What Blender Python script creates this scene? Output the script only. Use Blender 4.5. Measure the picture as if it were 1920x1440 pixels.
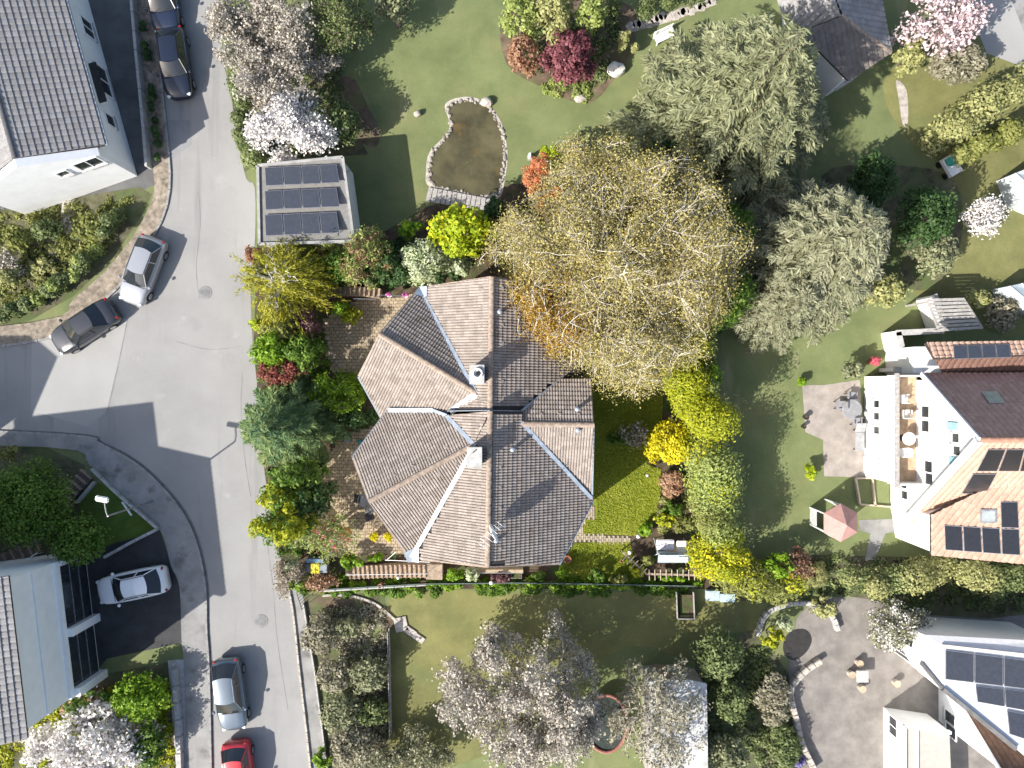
import bpy, bmesh, math, random
import numpy as np
from mathutils import Vector, Matrix

for o in list(bpy.data.objects):
    bpy.data.objects.remove(o)
SC = bpy.context.scene
COL = SC.collection
R = math.radians
random.seed(7)

# ------------------------------------------------------------------ camera, sky, sun, exposure
CAM_H = 45.0            # drone height in metres
FOC = 1350.0            # focal length in photo pixels (photo 1920 wide)
cam_d = bpy.data.cameras.new("drone_camera")
cam = bpy.data.objects.new("drone_camera", cam_d)
COL.objects.link(cam)
cam_d.sensor_fit = 'HORIZONTAL'
cam_d.sensor_width = 36.0
cam_d.lens = 36.0 * FOC / 1920.0
cam_d.clip_start = 0.1
cam_d.clip_end = 2000.0
cam.location = (0, 0, CAM_H)
cam.rotation_euler = (0, 0, 0)
SC.camera = cam

SUN_AZ, SUN_EL = 36.0, 38.0     # direction the light travels (deg from +x), elevation
world = bpy.data.worlds.new("World")
SC.world = world
world.use_nodes = True
wn = world.node_tree.nodes
wl = world.node_tree.links
bg = wn.get("Background") or wn.new("ShaderNodeBackground")
sky = wn.new("ShaderNodeTexSky")
sky.sky_type = 'NISHITA'
sky.sun_disc = False
sky.sun_elevation = R(SUN_EL)
sky.sun_rotation = R(90 - (SUN_AZ + 180))
sky.air_density = 1.0
sky.dust_density = 2.2
wl.new(sky.outputs[0], bg.inputs[0])
bg.inputs[1].default_value = 0.12
sun_d = bpy.data.lights.new("sun", 'SUN')
sun_d.energy = 4.6
sun_d.angle = R(0.5)
sun_d.color = (1.0, 0.955, 0.88)
sun = bpy.data.objects.new("sun", sun_d)
COL.objects.link(sun)
_d = Vector((math.cos(R(SUN_EL)) * math.cos(R(SUN_AZ)), math.cos(R(SUN_EL)) * math.sin(R(SUN_AZ)), -math.sin(R(SUN_EL))))
sun.rotation_euler = _d.to_track_quat('-Z', 'Y').to_euler()
sun.location = (-40, -25, 60)
SC.view_settings.view_transform = 'Standard'
SC.view_settings.look = 'None'
SC.view_settings.gamma = 1.0
SC.view_settings.use_curve_mapping = False
SC.view_settings.exposure = 0.92

# ------------------------------------------------------------------ helpers
def P(px, py, z=0.0):
    """photo pixel -> world point at height z (the drone looks straight down)"""
    k = (CAM_H - z) / FOC
    return Vector(((px - 960.0) * k, (720.0 - py) * k, z))

def RAY(px, py, p0, n):
    """photo pixel -> world point on the plane through p0 with normal n"""
    d = Vector(((px - 960.0) / FOC, (720.0 - py) / FOC, -1.0))
    o = Vector((0, 0, CAM_H))
    return o + d * ((p0 - o).dot(n) / d.dot(n))

def tag(o, label=None, cat=None, group=None, kind=None):
    if label: o["label"] = label
    if cat: o["category"] = cat
    if group: o["group"] = group
    if kind: o["kind"] = kind
    return o

def empty(name, loc, label=None, cat=None, group=None, rz=0.0):
    o = bpy.data.objects.new(name, None)
    COL.objects.link(o)
    o.location = loc
    o.rotation_euler = (0, 0, rz)
    o.empty_display_size = 0.3
    tag(o, label, cat, group)
    return o

def link(name, me, mat, parent=None, local=False):
    o = bpy.data.objects.new(name, me)
    COL.objects.link(o)
    if mat is not None and not me.materials:
        me.materials.append(mat)
    if parent is not None:
        o.parent = parent
        if not local:
            o.matrix_parent_inverse = WM(parent).inverted()
    return o

def WM(o):
    m = Matrix.Translation(o.location) @ o.rotation_euler.to_matrix().to_4x4()
    if o.parent:
        return WM(o.parent) @ o.matrix_parent_inverse @ m
    return m

class MB:
    def __init__(s):
        s.v = []; s.f = []
    def add(s, vs, fs):
        b = len(s.v)
        s.v += [tuple(v) for v in vs]
        s.f += [tuple(b + i for i in f) for f in fs]
        return s
    def box(s, c, size, rz=0.0, tilt=0.0):
        cx, cy, cz = c; a, b, d = size[0] / 2, size[1] / 2, size[2] / 2
        m = Matrix.Rotation(rz, 3, 'Z') @ Matrix.Rotation(tilt, 3, 'X')
        vs = [m @ Vector((x, y, z)) + Vector(c) for z in (-d, d) for x, y in ((-a, -b), (a, -b), (a, b), (-a, b))]
        return s.add(vs, [(3, 2, 1, 0), (4, 5, 6, 7), (0, 1, 5, 4), (1, 2, 6, 5), (2, 3, 7, 6), (3, 0, 4, 7)])
    def prism(s, poly, z0, z1):
        """poly: list of (x,y); z0/z1 floats or lists"""
        n = len(poly)
        a = z0 if isinstance(z0, (list, tuple)) else [z0] * n
        b = z1 if isinstance(z1, (list, tuple)) else [z1] * n
        vs = [(p[0], p[1], a[i]) for i, p in enumerate(poly)] + [(p[0], p[1], b[i]) for i, p in enumerate(poly)]
        fs = [tuple(range(n - 1, -1, -1)), tuple(range(n, 2 * n))]
        for i in range(n):
            j = (i + 1) % n
            fs.append((i, j, n + j, n + i))
        return s.add(vs, fs)
    def slab(s, poly3, d):
        """poly3: 3D polygon (top), extruded by vector d"""
        n = len(poly3); d = Vector(d)
        vs = [Vector(p) for p in poly3] + [Vector(p) + d for p in poly3]
        fs = [tuple(range(n)), tuple(range(2 * n - 1, n - 1, -1))]
        for i in range(n):
            j = (i + 1) % n
            fs.append((j, i, n + i, n + j))
        return s.add(vs, fs)
    def tube(s, path, rad, n=6, cap=True):
        path = [Vector(p) for p in path]
        if not isinstance(rad, (list, tuple)): rad = [rad] * len(path)
        b = len(s.v)
        for i, p in enumerate(path):
            t = (path[min(i + 1, len(path) - 1)] - path[max(i - 1, 0)])
            if t.length < 1e-6: t = Vector((0, 0, 1))
            t.normalize()
            u = t.cross(Vector((0, 0, 1)) if abs(t.z) < 0.9 else Vector((1, 0, 0))).normalized()
            w = t.cross(u)
            for k in range(n):
                a = 2 * math.pi * k / n
                s.v.append(tuple(p + (u * math.cos(a) + w * math.sin(a)) * rad[i]))
        for i in range(len(path) - 1):
            for k in range(n):
                k2 = (k + 1) % n
                s.f.append((b + i * n + k, b + i * n + k2, b + (i + 1) * n + k2, b + (i + 1) * n + k))
        if cap:
            s.f.append(tuple(b + k for k in range(n - 1, -1, -1)))
            e = b + (len(path) - 1) * n
            s.f.append(tuple(e + k for k in range(n)))
        return s
    def lathe(s, c, prof, n=14):
        """prof: list of (r,z)"""
        b = len(s.v); c = Vector(c)
        for r, z in prof:
            for k in range(n):
                a = 2 * math.pi * k / n
                s.v.append((c.x + r * math.cos(a), c.y + r * math.sin(a), c.z + z))
        for i in range(len(prof) - 1):
            for k in range(n):
                k2 = (k + 1) % n
                s.f.append((b + i * n + k, b + i * n + k2, b + (i + 1) * n + k2, b + (i + 1) * n + k))
        s.f.append(tuple(b + k for k in range(n - 1, -1, -1)))
        e = b + (len(prof) - 1) * n
        s.f.append(tuple(e + k for k in range(n)))
        return s
    def build(s, name, mat, parent=None, smooth=False, local=False, bevel=0.0):
        me = bpy.data.meshes.new(name)
        me.from_pydata(s.v, [], s.f)
        bm = bmesh.new(); bm.from_mesh(me)
        bmesh.ops.recalc_face_normals(bm, faces=bm.faces)
        if bevel > 0:
            es = [e for e in bm.edges if len(e.link_faces) == 2 and e.calc_face_angle(0) > 0.6]
            bmesh.ops.bevel(bm, geom=es, offset=bevel, segments=2, affect='EDGES', clamp_overlap=True)
        bm.to_mesh(me); bm.free()
        if smooth:
            me.polygons.foreach_set("use_smooth", [True] * len(me.polygons))
        return link(name, me, mat, parent, local)

def inpoly(x, y, poly):
    x = np.asarray(x); y = np.asarray(y)
    c = np.zeros(x.shape, bool)
    n = len(poly); j = n - 1
    for i in range(n):
        xi, yi = poly[i][0], poly[i][1]; xj, yj = poly[j][0], poly[j][1]
        if yi != yj:
            t = ((yi > y) != (yj > y)) & (x < (xj - xi) * (y - yi) / (yj - yi) + xi)
            c ^= t
        j = i
    return c

def pxpoly(pts, z=0.0):
    return [tuple(P(a, b, z)[:2]) for a, b in pts]

def smoothline(pts, sub=5, closed=False):
    """Catmull-Rom through pixel points"""
    n = len(pts); out = []
    rng = range(n if closed else n - 1)
    for i in rng:
        g = (lambda k: pts[k % n]) if closed else (lambda k: pts[min(max(k, 0), n - 1)])
        p0, p1, p2, p3 = g(i - 1), g(i), g(i + 1), g(i + 2)
        for k in range(sub):
            t = k / sub
            out.append(tuple(0.5 * ((2 * p1[q]) + (-p0[q] + p2[q]) * t + (2 * p0[q] - 5 * p1[q] + 4 * p2[q] - p3[q]) * t * t
                                    + (-p0[q] + 3 * p1[q] - 3 * p2[q] + p3[q]) * t ** 3) for q in (0, 1)))
    if not closed: out.append(tuple(pts[-1]))
    return out

# ------------------------------------------------------------------ materials
MATS = {}
def nodes_of(name):
    m = bpy.data.materials.new(name)
    m.use_nodes = True
    nt = m.node_tree
    return m, nt.nodes, nt.links, nt.nodes["Principled BSDF"]

def mat(name, col, rough=0.7, var=0.12, scale=3.0, bump=0.0, bscale=40.0, metal=0.0, spec=0.3, col2=None, detail=6.0, patch=None, coat=0.0):
    """base colour with noise variation; col2 = second colour mixed in by noise; patch = (colour, scale, threshold, width)"""
    if name in MATS: return MATS[name]
    m, N, L, b = nodes_of(name)
    geo = N.new("ShaderNodeNewGeometry")
    nz = N.new("ShaderNodeTexNoise"); nz.inputs["Scale"].default_value = scale; nz.inputs["Detail"].default_value = detail
    nz.inputs["Roughness"].default_value = 0.65
    L.new(geo.outputs["Position"], nz.inputs["Vector"])
    rp = N.new("ShaderNodeValToRGB")
    c1 = [max(0, c * (1 - var * 2)) for c in col]; c2 = [min(1, c * (1 + var * 2)) for c in (col2 or col)]
    rp.color_ramp.elements[0].position = 0.3; rp.color_ramp.elements[1].position = 0.72
    rp.color_ramp.elements[0].color = (*c1, 1); rp.color_ramp.elements[1].color = (*c2, 1)
    L.new(nz.outputs[0], rp.inputs[0])
    out = rp.outputs[0]
    if patch:
        for (pc, ps, th, wd, *stx) in (patch if isinstance(patch, list) else [patch]):
            n2 = N.new("ShaderNodeTexNoise"); n2.inputs["Scale"].default_value = ps; n2.inputs["Detail"].default_value = 5
            n2.inputs["Roughness"].default_value = 0.6
            if stx:
                mp = N.new("ShaderNodeMapping"); mp.inputs["Scale"].default_value = stx[0]; mp.inputs["Rotation"].default_value = (0, 0, stx[1])
                L.new(geo.outputs["Position"], mp.inputs["Vector"]); L.new(mp.outputs[0], n2.inputs["Vector"])
            else:
                L.new(geo.outputs["Position"], n2.inputs["Vector"])
            mr = N.new("ShaderNodeMapRange"); mr.inputs[1].default_value = th; mr.inputs[2].default_value = th + wd
            L.new(n2.outputs[0], mr.inputs[0])
            mx = N.new("ShaderNodeMix"); mx.data_type = 'RGBA'
            L.new(mr.outputs[0], mx.inputs[0]); L.new(out, mx.inputs[6]); mx.inputs[7].default_value = (*pc, 1)
            out = mx.outputs[2]
    L.new(out, b.inputs["Base Color"])
    b.inputs["Roughness"].default_value = rough
    b.inputs["Metallic"].default_value = metal
    b.inputs["Specular IOR Level"].default_value = spec
    if coat: b.inputs["Coat Weight"].default_value = coat; b.inputs["Coat Roughness"].default_value = 0.05
    if bump:
        n3 = N.new("ShaderNodeTexNoise"); n3.inputs["Scale"].default_value = bscale; n3.inputs["Detail"].default_value = 4
        L.new(geo.outputs["Position"], n3.inputs["Vector"])
        bp = N.new("ShaderNodeBump"); bp.inputs["Strength"].default_value = bump; bp.inputs["Distance"].default_value = 0.03
        L.new(n3.outputs[0], bp.inputs["Height"]); L.new(bp.outputs[0], b.inputs["Normal"])
    MATS[name] = m
    return m

def leafmat(name, cols, trans=0.25, rough=0.55, spec=0.25):
    if name in MATS: return MATS[name]
    m, N, L, b = nodes_of(name)
    at = N.new("ShaderNodeAttribute"); at.attribute_name = "tint"
    rp = N.new("ShaderNodeValToRGB")
    el = rp.color_ramp.elements
    el[0].position = 0.05; el[0].color = (*cols[0], 1)
    el[1].position = 0.95; el[1].color = (*cols[-1], 1)
    for i in range(1, len(cols) - 1):
        e = el.new(0.05 + 0.9 * i / (len(cols) - 1)); e.color = (*cols[i], 1)
    L.new(at.outputs["Fac"], rp.inputs[0])
    L.new(rp.outputs[0], b.inputs["Base Color"])
    b.inputs["Roughness"].default_value = rough
    b.inputs["Specular IOR Level"].default_value = spec
    tr = N.new("ShaderNodeBsdfTranslucent"); L.new(rp.outputs[0], tr.inputs[0])
    mx = N.new("ShaderNodeMixShader"); mx.inputs[0].default_value = trans
    L.new(b.outputs[0], mx.inputs[1]); L.new(tr.outputs[0], mx.inputs[2])
    L.new(mx.outputs[0], N["Material Output"].inputs[0])
    MATS[name] = m
    return m

def tilemat(name, cols, moss=None, mossth=0.58):
    if name in MATS: return MATS[name]
    m, N, L, b = nodes_of(name)
    at = N.new("ShaderNodeAttribute"); at.attribute_name = "tint"
    rp = N.new("ShaderNodeValToRGB"); el = rp.color_ramp.elements
    el[0].color = (*cols[0], 1); el[1].color = (*cols[1], 1)
    L.new(at.outputs["Fac"], rp.inputs[0])
    geo = N.new("ShaderNodeNewGeometry")
    n1 = N.new("ShaderNodeTexNoise"); n1.inputs["Scale"].default_value = 9; n1.inputs["Detail"].default_value = 8; n1.inputs["Roughness"].default_value = 0.75
    L.new(geo.outputs["Position"], n1.inputs["Vector"])
    mr = N.new("ShaderNodeMapRange"); mr.inputs[1].default_value = 0.3; mr.inputs[2].default_value = 0.7; mr.inputs[3].default_value = 0.7; mr.inputs[4].default_value = 1.18
    L.new(n1.outputs[0], mr.inputs[0])
    mu = N.new("ShaderNodeMix"); mu.data_type = 'RGBA'; mu.blend_type = 'MULTIPLY'; mu.inputs[0].default_value = 1
    L.new(rp.outputs[0], mu.inputs[6]); L.new(mr.outputs[0], mu.inputs[7])
    out = mu.outputs[2]
    if moss:
        n2 = N.new("ShaderNodeTexNoise"); n2.inputs["Scale"].default_value = 0.42; n2.inputs["Detail"].default_value = 9; n2.inputs["Roughness"].default_value = 0.72
        L.new(geo.outputs["Position"], n2.inputs["Vector"])
        m2 = N.new("ShaderNodeMapRange"); m2.inputs[1].default_value = mossth; m2.inputs[2].default_value = mossth + 0.12; m2.inputs[4].default_value = 0.75
        L.new(n2.outputs[0], m2.inputs[0])
        mx = N.new("ShaderNodeMix"); mx.data_type = 'RGBA'; mx.inputs[7].default_value = (*moss, 1)
        L.new(m2.outputs[0], mx.inputs[0]); L.new(out, mx.inputs[6]); out = mx.outputs[2]
        n4 = N.new("ShaderNodeTexNoise"); n4.inputs["Scale"].default_value = 6.5; n4.inputs["Detail"].default_value = 2
        L.new(geo.outputs["Position"], n4.inputs["Vector"])
        m4 = N.new("ShaderNodeMapRange"); m4.inputs[1].default_value = 0.70; m4.inputs[2].default_value = 0.74; m4.inputs[4].default_value = 0.7
        L.new(n4.outputs[0], m4.inputs[0])
        mx4 = N.new("ShaderNodeMix"); mx4.data_type = 'RGBA'; mx4.inputs[7].default_value = (0.55, 0.52, 0.45, 1)
        L.new(m4.outputs[0], mx4.inputs[0]); L.new(out, mx4.inputs[6]); out = mx4.outputs[2]
    L.new(out, b.inputs["Base Color"])
    b.inputs["Roughness"].default_value = 0.85
    b.inputs["Specular IOR Level"].default_value = 0.2
    MATS[name] = m
    return m

def glass(name="window_glass", col=(0.03, 0.035, 0.04), rough=0.06):
    return mat(name, col, rough, 0.1, 2.0, spec=0.7)

M_TILE = tilemat("brown_concrete_tile", [(0.255, 0.217, 0.188), (0.355, 0.305, 0.268)], moss=(0.10, 0.055, 0.012), mossth=0.60)
M_TILE_G = tilemat("grey_tile", [(0.235, 0.225, 0.22), (0.30, 0.29, 0.285)])
M_TILE_R = tilemat("red_brown_tile", [(0.42, 0.26, 0.205), (0.52, 0.33, 0.27)])
M_TILE_P = tilemat("salmon_tile", [(0.44, 0.29, 0.215), (0.52, 0.35, 0.265)])
M_UNDER = mat("roof_underlay", (0.06, 0.05, 0.045), 0.9)
M_RIDGE = mat("ridge_tile_tan", (0.30, 0.235, 0.185), 0.85, 0.22, 6.0)
M_ZINC = mat("zinc_sheet", (0.34, 0.39, 0.45), 0.45, 0.12, 2.5, metal=0.25, spec=0.5)
M_ZINCD = mat("zinc_gutter", (0.30, 0.34, 0.38), 0.5, 0.12, 3.0, metal=0.3)
M_PLAST = mat("plaster_cream", (0.62, 0.58, 0.50), 0.85, 0.05, 2.0)
M_WHITE = mat("plaster_white", (0.80, 0.80, 0.79), 0.85, 0.03, 1.5)
M_WTRIM = mat("white_paint", (0.78, 0.78, 0.77), 0.5, 0.03)
M_CONC = mat("concrete", (0.40, 0.39, 0.37), 0.85, 0.12, 4.0, bump=0.3)
M_CONCD = mat("dark_concrete", (0.16, 0.155, 0.15), 0.9, 0.15, 3.0)
M_STONE = mat("pale_stone", (0.42, 0.38, 0.33), 0.85, 0.2, 5.0, bump=0.5, bscale=12)
M_GLASS = glass()
M_BLACK = mat("black_plastic", (0.015, 0.015, 0.016), 0.6)
M_PANEL = mat("solar_cell", (0.022, 0.023, 0.027), 0.22, 0.1, 6.0, spec=0.6)
M_PANELB = mat("solar_cell_blue", (0.055, 0.06, 0.075), 0.25, 0.1, 6.0, spec=0.6)
M_FRAME = mat("aluminium_frame", (0.38, 0.38, 0.40), 0.4, metal=0.6)
M_BRICKP = mat("paver_tan", (0.32, 0.255, 0.175), 0.9, 0.2, 5.0, bump=0.4, bscale=25, col2=(0.36, 0.29, 0.20))
M_MORTAR = mat("paver_joint", (0.10, 0.085, 0.06), 0.95)
M_WOOD = mat("weathered_wood", (0.30, 0.23, 0.17), 0.85, 0.2, 6.0)
M_WOODG = mat("grey_wood", (0.34, 0.32, 0.30), 0.85, 0.18, 6.0)
M_BARK = mat("bark", (0.17, 0.14, 0.11), 0.9, 0.25, 8.0, bump=0.6)
M_BARKP = mat("pale_bark", (0.52, 0.48, 0.41), 0.85, 0.2, 5.0)
M_BARKW = mat("birch_bark", (0.72, 0.70, 0.64), 0.8, 0.12, 6.0)
M_TERRA = mat("terracotta", (0.42, 0.14, 0.08), 0.8, 0.1)
M_METAL = mat("brushed_metal", (0.5, 0.5, 0.52), 0.35, metal=0.9)
M_DARKM = mat("dark_metal", (0.05, 0.05, 0.055), 0.5, metal=0.4)
M_SOIL = mat("garden_soil", (0.085, 0.06, 0.04), 0.95, 0.3, 2.0, bump=0.6, bscale=15, patch=((0.05, 0.085, 0.02), 0.9, 0.5, 0.15))

PAL = {
    'oak': [(0.27, 0.22, 0.075), (0.36, 0.31, 0.105), (0.45, 0.39, 0.14), (0.52, 0.455, 0.20)],
    'oakbrown': [(0.22, 0.10, 0.012), (0.40, 0.24, 0.03), (0.52, 0.40, 0.09)],
    'birch': [(0.17, 0.18, 0.015), (0.32, 0.31, 0.03), (0.46, 0.42, 0.06)],
    'yellow': [(0.42, 0.36, 0.006), (0.64, 0.56, 0.012), (0.78, 0.71, 0.05)],
    'gold': [(0.15, 0.19, 0.010), (0.32, 0.35, 0.016), (0.48, 0.46, 0.03)],
    'lime': [(0.14, 0.21, 0.008), (0.30, 0.385, 0.012), (0.46, 0.51, 0.03)],
    'green': [(0.045, 0.095, 0.012), (0.105, 0.19, 0.022), (0.20, 0.29, 0.05)],
    'fresh': [(0.08, 0.16, 0.008), (0.17, 0.30, 0.014), (0.28, 0.40, 0.04)],
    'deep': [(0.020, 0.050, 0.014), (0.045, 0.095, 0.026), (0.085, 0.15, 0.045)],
    'olive': [(0.11, 0.125, 0.028), (0.22, 0.235, 0.06), (0.34, 0.35, 0.12)],
    'bluegreen': [(0.035, 0.085, 0.042), (0.085, 0.165, 0.075), (0.18, 0.265, 0.10), (0.34, 0.385, 0.13)],
    'sage': [(0.14, 0.19, 0.05), (0.28, 0.34, 0.09), (0.42, 0.46, 0.15)],
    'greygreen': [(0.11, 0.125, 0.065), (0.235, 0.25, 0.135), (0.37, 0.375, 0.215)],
    'palegrey': [(0.155, 0.165, 0.095), (0.27, 0.275, 0.165), (0.38, 0.375, 0.25)],
    'drab': [(0.15, 0.14, 0.09), (0.28, 0.26, 0.175), (0.42, 0.39, 0.29)],
    'mutedgreen': [(0.065, 0.09, 0.032), (0.145, 0.185, 0.065), (0.26, 0.30, 0.125)],
    'mutedyellow': [(0.20, 0.205, 0.07), (0.34, 0.345, 0.135), (0.48, 0.47, 0.21)],
    'white': [(0.58, 0.54, 0.50), (0.76, 0.73, 0.71), (0.86, 0.84, 0.83)],
    'cream': [(0.28, 0.255, 0.205), (0.43, 0.39, 0.33), (0.58, 0.535, 0.47)],
    'pink': [(0.50, 0.38, 0.39), (0.66, 0.52, 0.54), (0.76, 0.65, 0.66)],
    'maroon': [(0.10, 0.032, 0.040), (0.20, 0.065, 0.078), (0.29, 0.115, 0.125)],
    'wine': [(0.10, 0.022, 0.022), (0.24, 0.07, 0.055), (0.36, 0.14, 0.10)],
    'rust': [(0.18, 0.085, 0.05), (0.34, 0.18, 0.11), (0.46, 0.29, 0.18)],
    'purple': [(0.10, 0.045, 0.055), (0.20, 0.10, 0.11), (0.30, 0.17, 0.17)],
    'red': [(0.34, 0.08, 0.04), (0.50, 0.17, 0.08), (0.58, 0.32, 0.14)],
    'orange': [(0.40, 0.11, 0.03), (0.58, 0.22, 0.07), (0.66, 0.34, 0.14)],
    'rose': [(0.55, 0.09, 0.14), (0.68, 0.18, 0.22)],
    'magenta': [(0.55, 0.12, 0.36), (0.75, 0.30, 0.58)],
    'variegated': [(0.15, 0.22, 0.06), (0.40, 0.45, 0.25), (0.64, 0.66, 0.52)],
    'twig': [(0.22, 0.18, 0.13), (0.38, 0.32, 0.24), (0.52, 0.45, 0.36)],
    'deadleaf': [(0.24, 0.12, 0.06), (0.42, 0.25, 0.15), (0.56, 0.40, 0.28)],
    'lavender': [(0.16, 0.14, 0.30), (0.30, 0.26, 0.48)],
}
def LM(p):
    return leafmat("leaf_" + p, PAL[p], trans=0.05 if p == 'lawnblade' else 0.2 if p in ('white', 'cream', 'pink') else 0.28)

# ------------------------------------------------------------------ ground, road, pavements
def sheet(name, pts, z, m, kind='structure', parent=None, px=True):
    poly = pxpoly(pts) if px else pts
    me = bpy.data.meshes.new(name)
    me.from_pydata([(x, y, z) for x, y in poly], [], [tuple(range(len(poly)))])
    bm = bmesh.new(); bm.from_mesh(me)
    bmesh.ops.triangulate(bm, faces=bm.faces)
    for f in bm.faces:
        if f.normal.z < 0: f.normal_flip()
    bm.to_mesh(me); bm.free()
    o = link(name, me, m, parent)
    if kind and parent is None: o["kind"] = kind
    return o

def raised(name, pts, z0, z1, m, parent=None, kind='structure'):
    o = MB().prism(pxpoly(pts), z0, z1).build(name, m, parent)
    if parent is None: o["kind"] = kind
    return o

M_GRASS = mat("meadow_lawn", (0.135, 0.165, 0.066), 0.95, 0.10, 0.35, bump=0.4, bscale=30, col2=(0.155, 0.175, 0.075), detail=10,
              patch=[((0.195, 0.19, 0.085), 0.22, 0.52, 0.22), ((0.105, 0.14, 0.055), 0.5, 0.57, 0.2), ((0.185, 0.20, 0.10), 4.0, 0.6, 0.2), ((0.09, 0.125, 0.045), 13.0, 0.57, 0.12), ((0.25, 0.24, 0.13), 1.0, 0.60, 0.14, (0.5, 0.12, 1.0), -0.6), ((0.34, 0.35, 0.24), 22.0, 0.72, 0.04)])
M_GRASSY = mat("dry_lawn", (0.155, 0.155, 0.058), 0.95, 0.12, 0.4, bump=0.4, bscale=30, col2=(0.175, 0.17, 0.065), detail=10,
               patch=[((0.11, 0.135, 0.05), 0.35, 0.52, 0.2), ((0.21, 0.195, 0.08), 0.5, 0.58, 0.2), ((0.10, 0.115, 0.04), 12.0, 0.57, 0.12), ((0.24, 0.22, 0.11), 5.0, 0.62, 0.1)])
M_LAWN = mat("bright_lawn", (0.175, 0.21, 0.017), 0.95, 0.14, 0.6, bump=0.4, bscale=30, col2=(0.205, 0.225, 0.02), detail=10,
             patch=[((0.14, 0.195, 0.014), 1.1, 0.55, 0.2), ((0.31, 0.29, 0.05), 1.7, 0.58, 0.2)])
M_ASPH = mat("old_asphalt", (0.265, 0.260, 0.252), 0.92, 0.05, 0.25, bump=0.25, bscale=60, detail=12, col2=(0.275, 0.27, 0.26),
             patch=[((0.24, 0.237, 0.23), 0.35, 0.60, 0.12), ((0.31, 0.305, 0.295), 0.8, 0.62, 0.1), ((0.215, 0.212, 0.205), 1.0, 0.56, 0.16, (1.1, 0.07, 1.0), 0.12), ((0.19, 0.187, 0.18), 2.6, 0.70, 0.05)])
M_ASPH2 = mat("pale_asphalt", (0.315, 0.31, 0.298), 0.92, 0.04, 0.3, bump=0.25, bscale=60, detail=12)
M_ASPHD = mat("dark_asphalt", (0.12, 0.12, 0.118), 0.9, 0.14, 0.8, bump=0.2, bscale=50, detail=10)
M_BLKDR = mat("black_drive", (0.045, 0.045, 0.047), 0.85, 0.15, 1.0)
M_PAVE = mat("pavement_slab", (0.25, 0.245, 0.235), 0.9, 0.14, 0.7, bump=0.2, detail=10, patch=((0.13, 0.125, 0.115), 0.8, 0.55, 0.15))
M_GRAV = mat("gravel_verge", (0.25, 0.21, 0.165), 0.95, 0.3, 3.0, bump=0.7, bscale=20, detail=10)
M_TERR = mat("terrace_paving", (0.30, 0.265, 0.235), 0.9, 0.13, 1.6, bump=0.2, detail=10, patch=((0.22, 0.20, 0.18), 0.6, 0.55, 0.2))
M_WATER = mat("pond_water", (0.068, 0.062, 0.030), 0.04, 0.25, 0.45, spec=0.5, col2=(0.085, 0.075, 0.038), patch=[((0.14, 0.095, 0.035), 0.35, 0.55, 0.14), ((0.08, 0.11, 0.03), 3.0, 0.66, 0.04)])
M_PATH = mat("stone_path", (0.40, 0.36, 0.32), 0.9, 0.2, 3.0, bump=0.4, bscale=8)
M_EARTH = mat("bare_earth", (0.13, 0.095, 0.065), 0.95, 0.25, 1.5, bump=0.5, bscale=15, patch=((0.10, 0.11, 0.045), 0.7, 0.5, 0.15))
M_MULCH = mat("mixed_ground_cover", (0.10, 0.095, 0.055), 0.95, 0.3, 1.4, bump=0.7, bscale=12, detail=10, patch=((0.085, 0.11, 0.04), 0.6, 0.48, 0.12))

g = sheet("ground", [(-260, 260), (-260, -260), (260, -260), (260, 260)], 0.0, M_GRASS, px=False)

# main road with the junction on the left
road_pts = (smoothline([(395, -400), (414, 60), (432, 170), (446, 260), (462, 335), (478, 352), (478, 455), (470, 520), (474, 640), (482, 720), (492, 850), (508, 960), (532, 1070), (548, 1140), (560, 1250), (574, 1370), (625, 1850)], 3)
            + smoothline([(405, 1850), (396, 1300), (390, 1180), (388, 1100), (372, 1020), (345, 960), (300, 905), (250, 862), (190, 832), (110, 812), (-500, 790)], 4)
            + smoothline([(-500, 700), (60, 640), (150, 590), (215, 545), (262, 478), (300, 420), (318, 350), (312, 250), (300, 120), (268, -400)], 4))
road = sheet("road", road_pts, 0.012, M_ASPH)
sheet("road_patch", [(60, 642), (150, 594), (240, 596), (225, 665), (200, 772), (165, 800), (58, 770)], 0.016, M_ASPH2)
sheet("road_patch", [(318, 352), (316, 225), (356, 225), (360, 270), (320, 300)], 0.017, mat("asphalt_repair", (0.23, 0.23, 0.235), 0.92, 0.06, 1.0))
# manhole covers
for (mx, my, ml) in ((385, 549, "round cast manhole cover in the road beside the birch"), (490, 1165, "round manhole cover in the road by the lower bend")):
    c = P(mx, my)
    mh = empty("manhole_cover", (c.x, c.y, 0.012), ml, "manhole cover")
    MB().lathe((0, 0, 0.0), [(0.42, 0.0), (0.42, 0.02), (0.34, 0.02)], 20).build("frame", mat("manhole_frame", (0.225, 0.22, 0.21), 0.9), mh, local=True)
    b = MB().lathe((0, 0, 0.0), [(0.33, 0.0), (0.33, 0.026)], 20)
    for k in range(-3, 4):
        b.box((k * 0.085, 0, 0.03), (0.03, 0.5 - abs(k) * 0.08, 0.012))
    b.build("lid", mat("cast_iron", (0.2, 0.2, 0.2), 0.7), mh, local=True)

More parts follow.
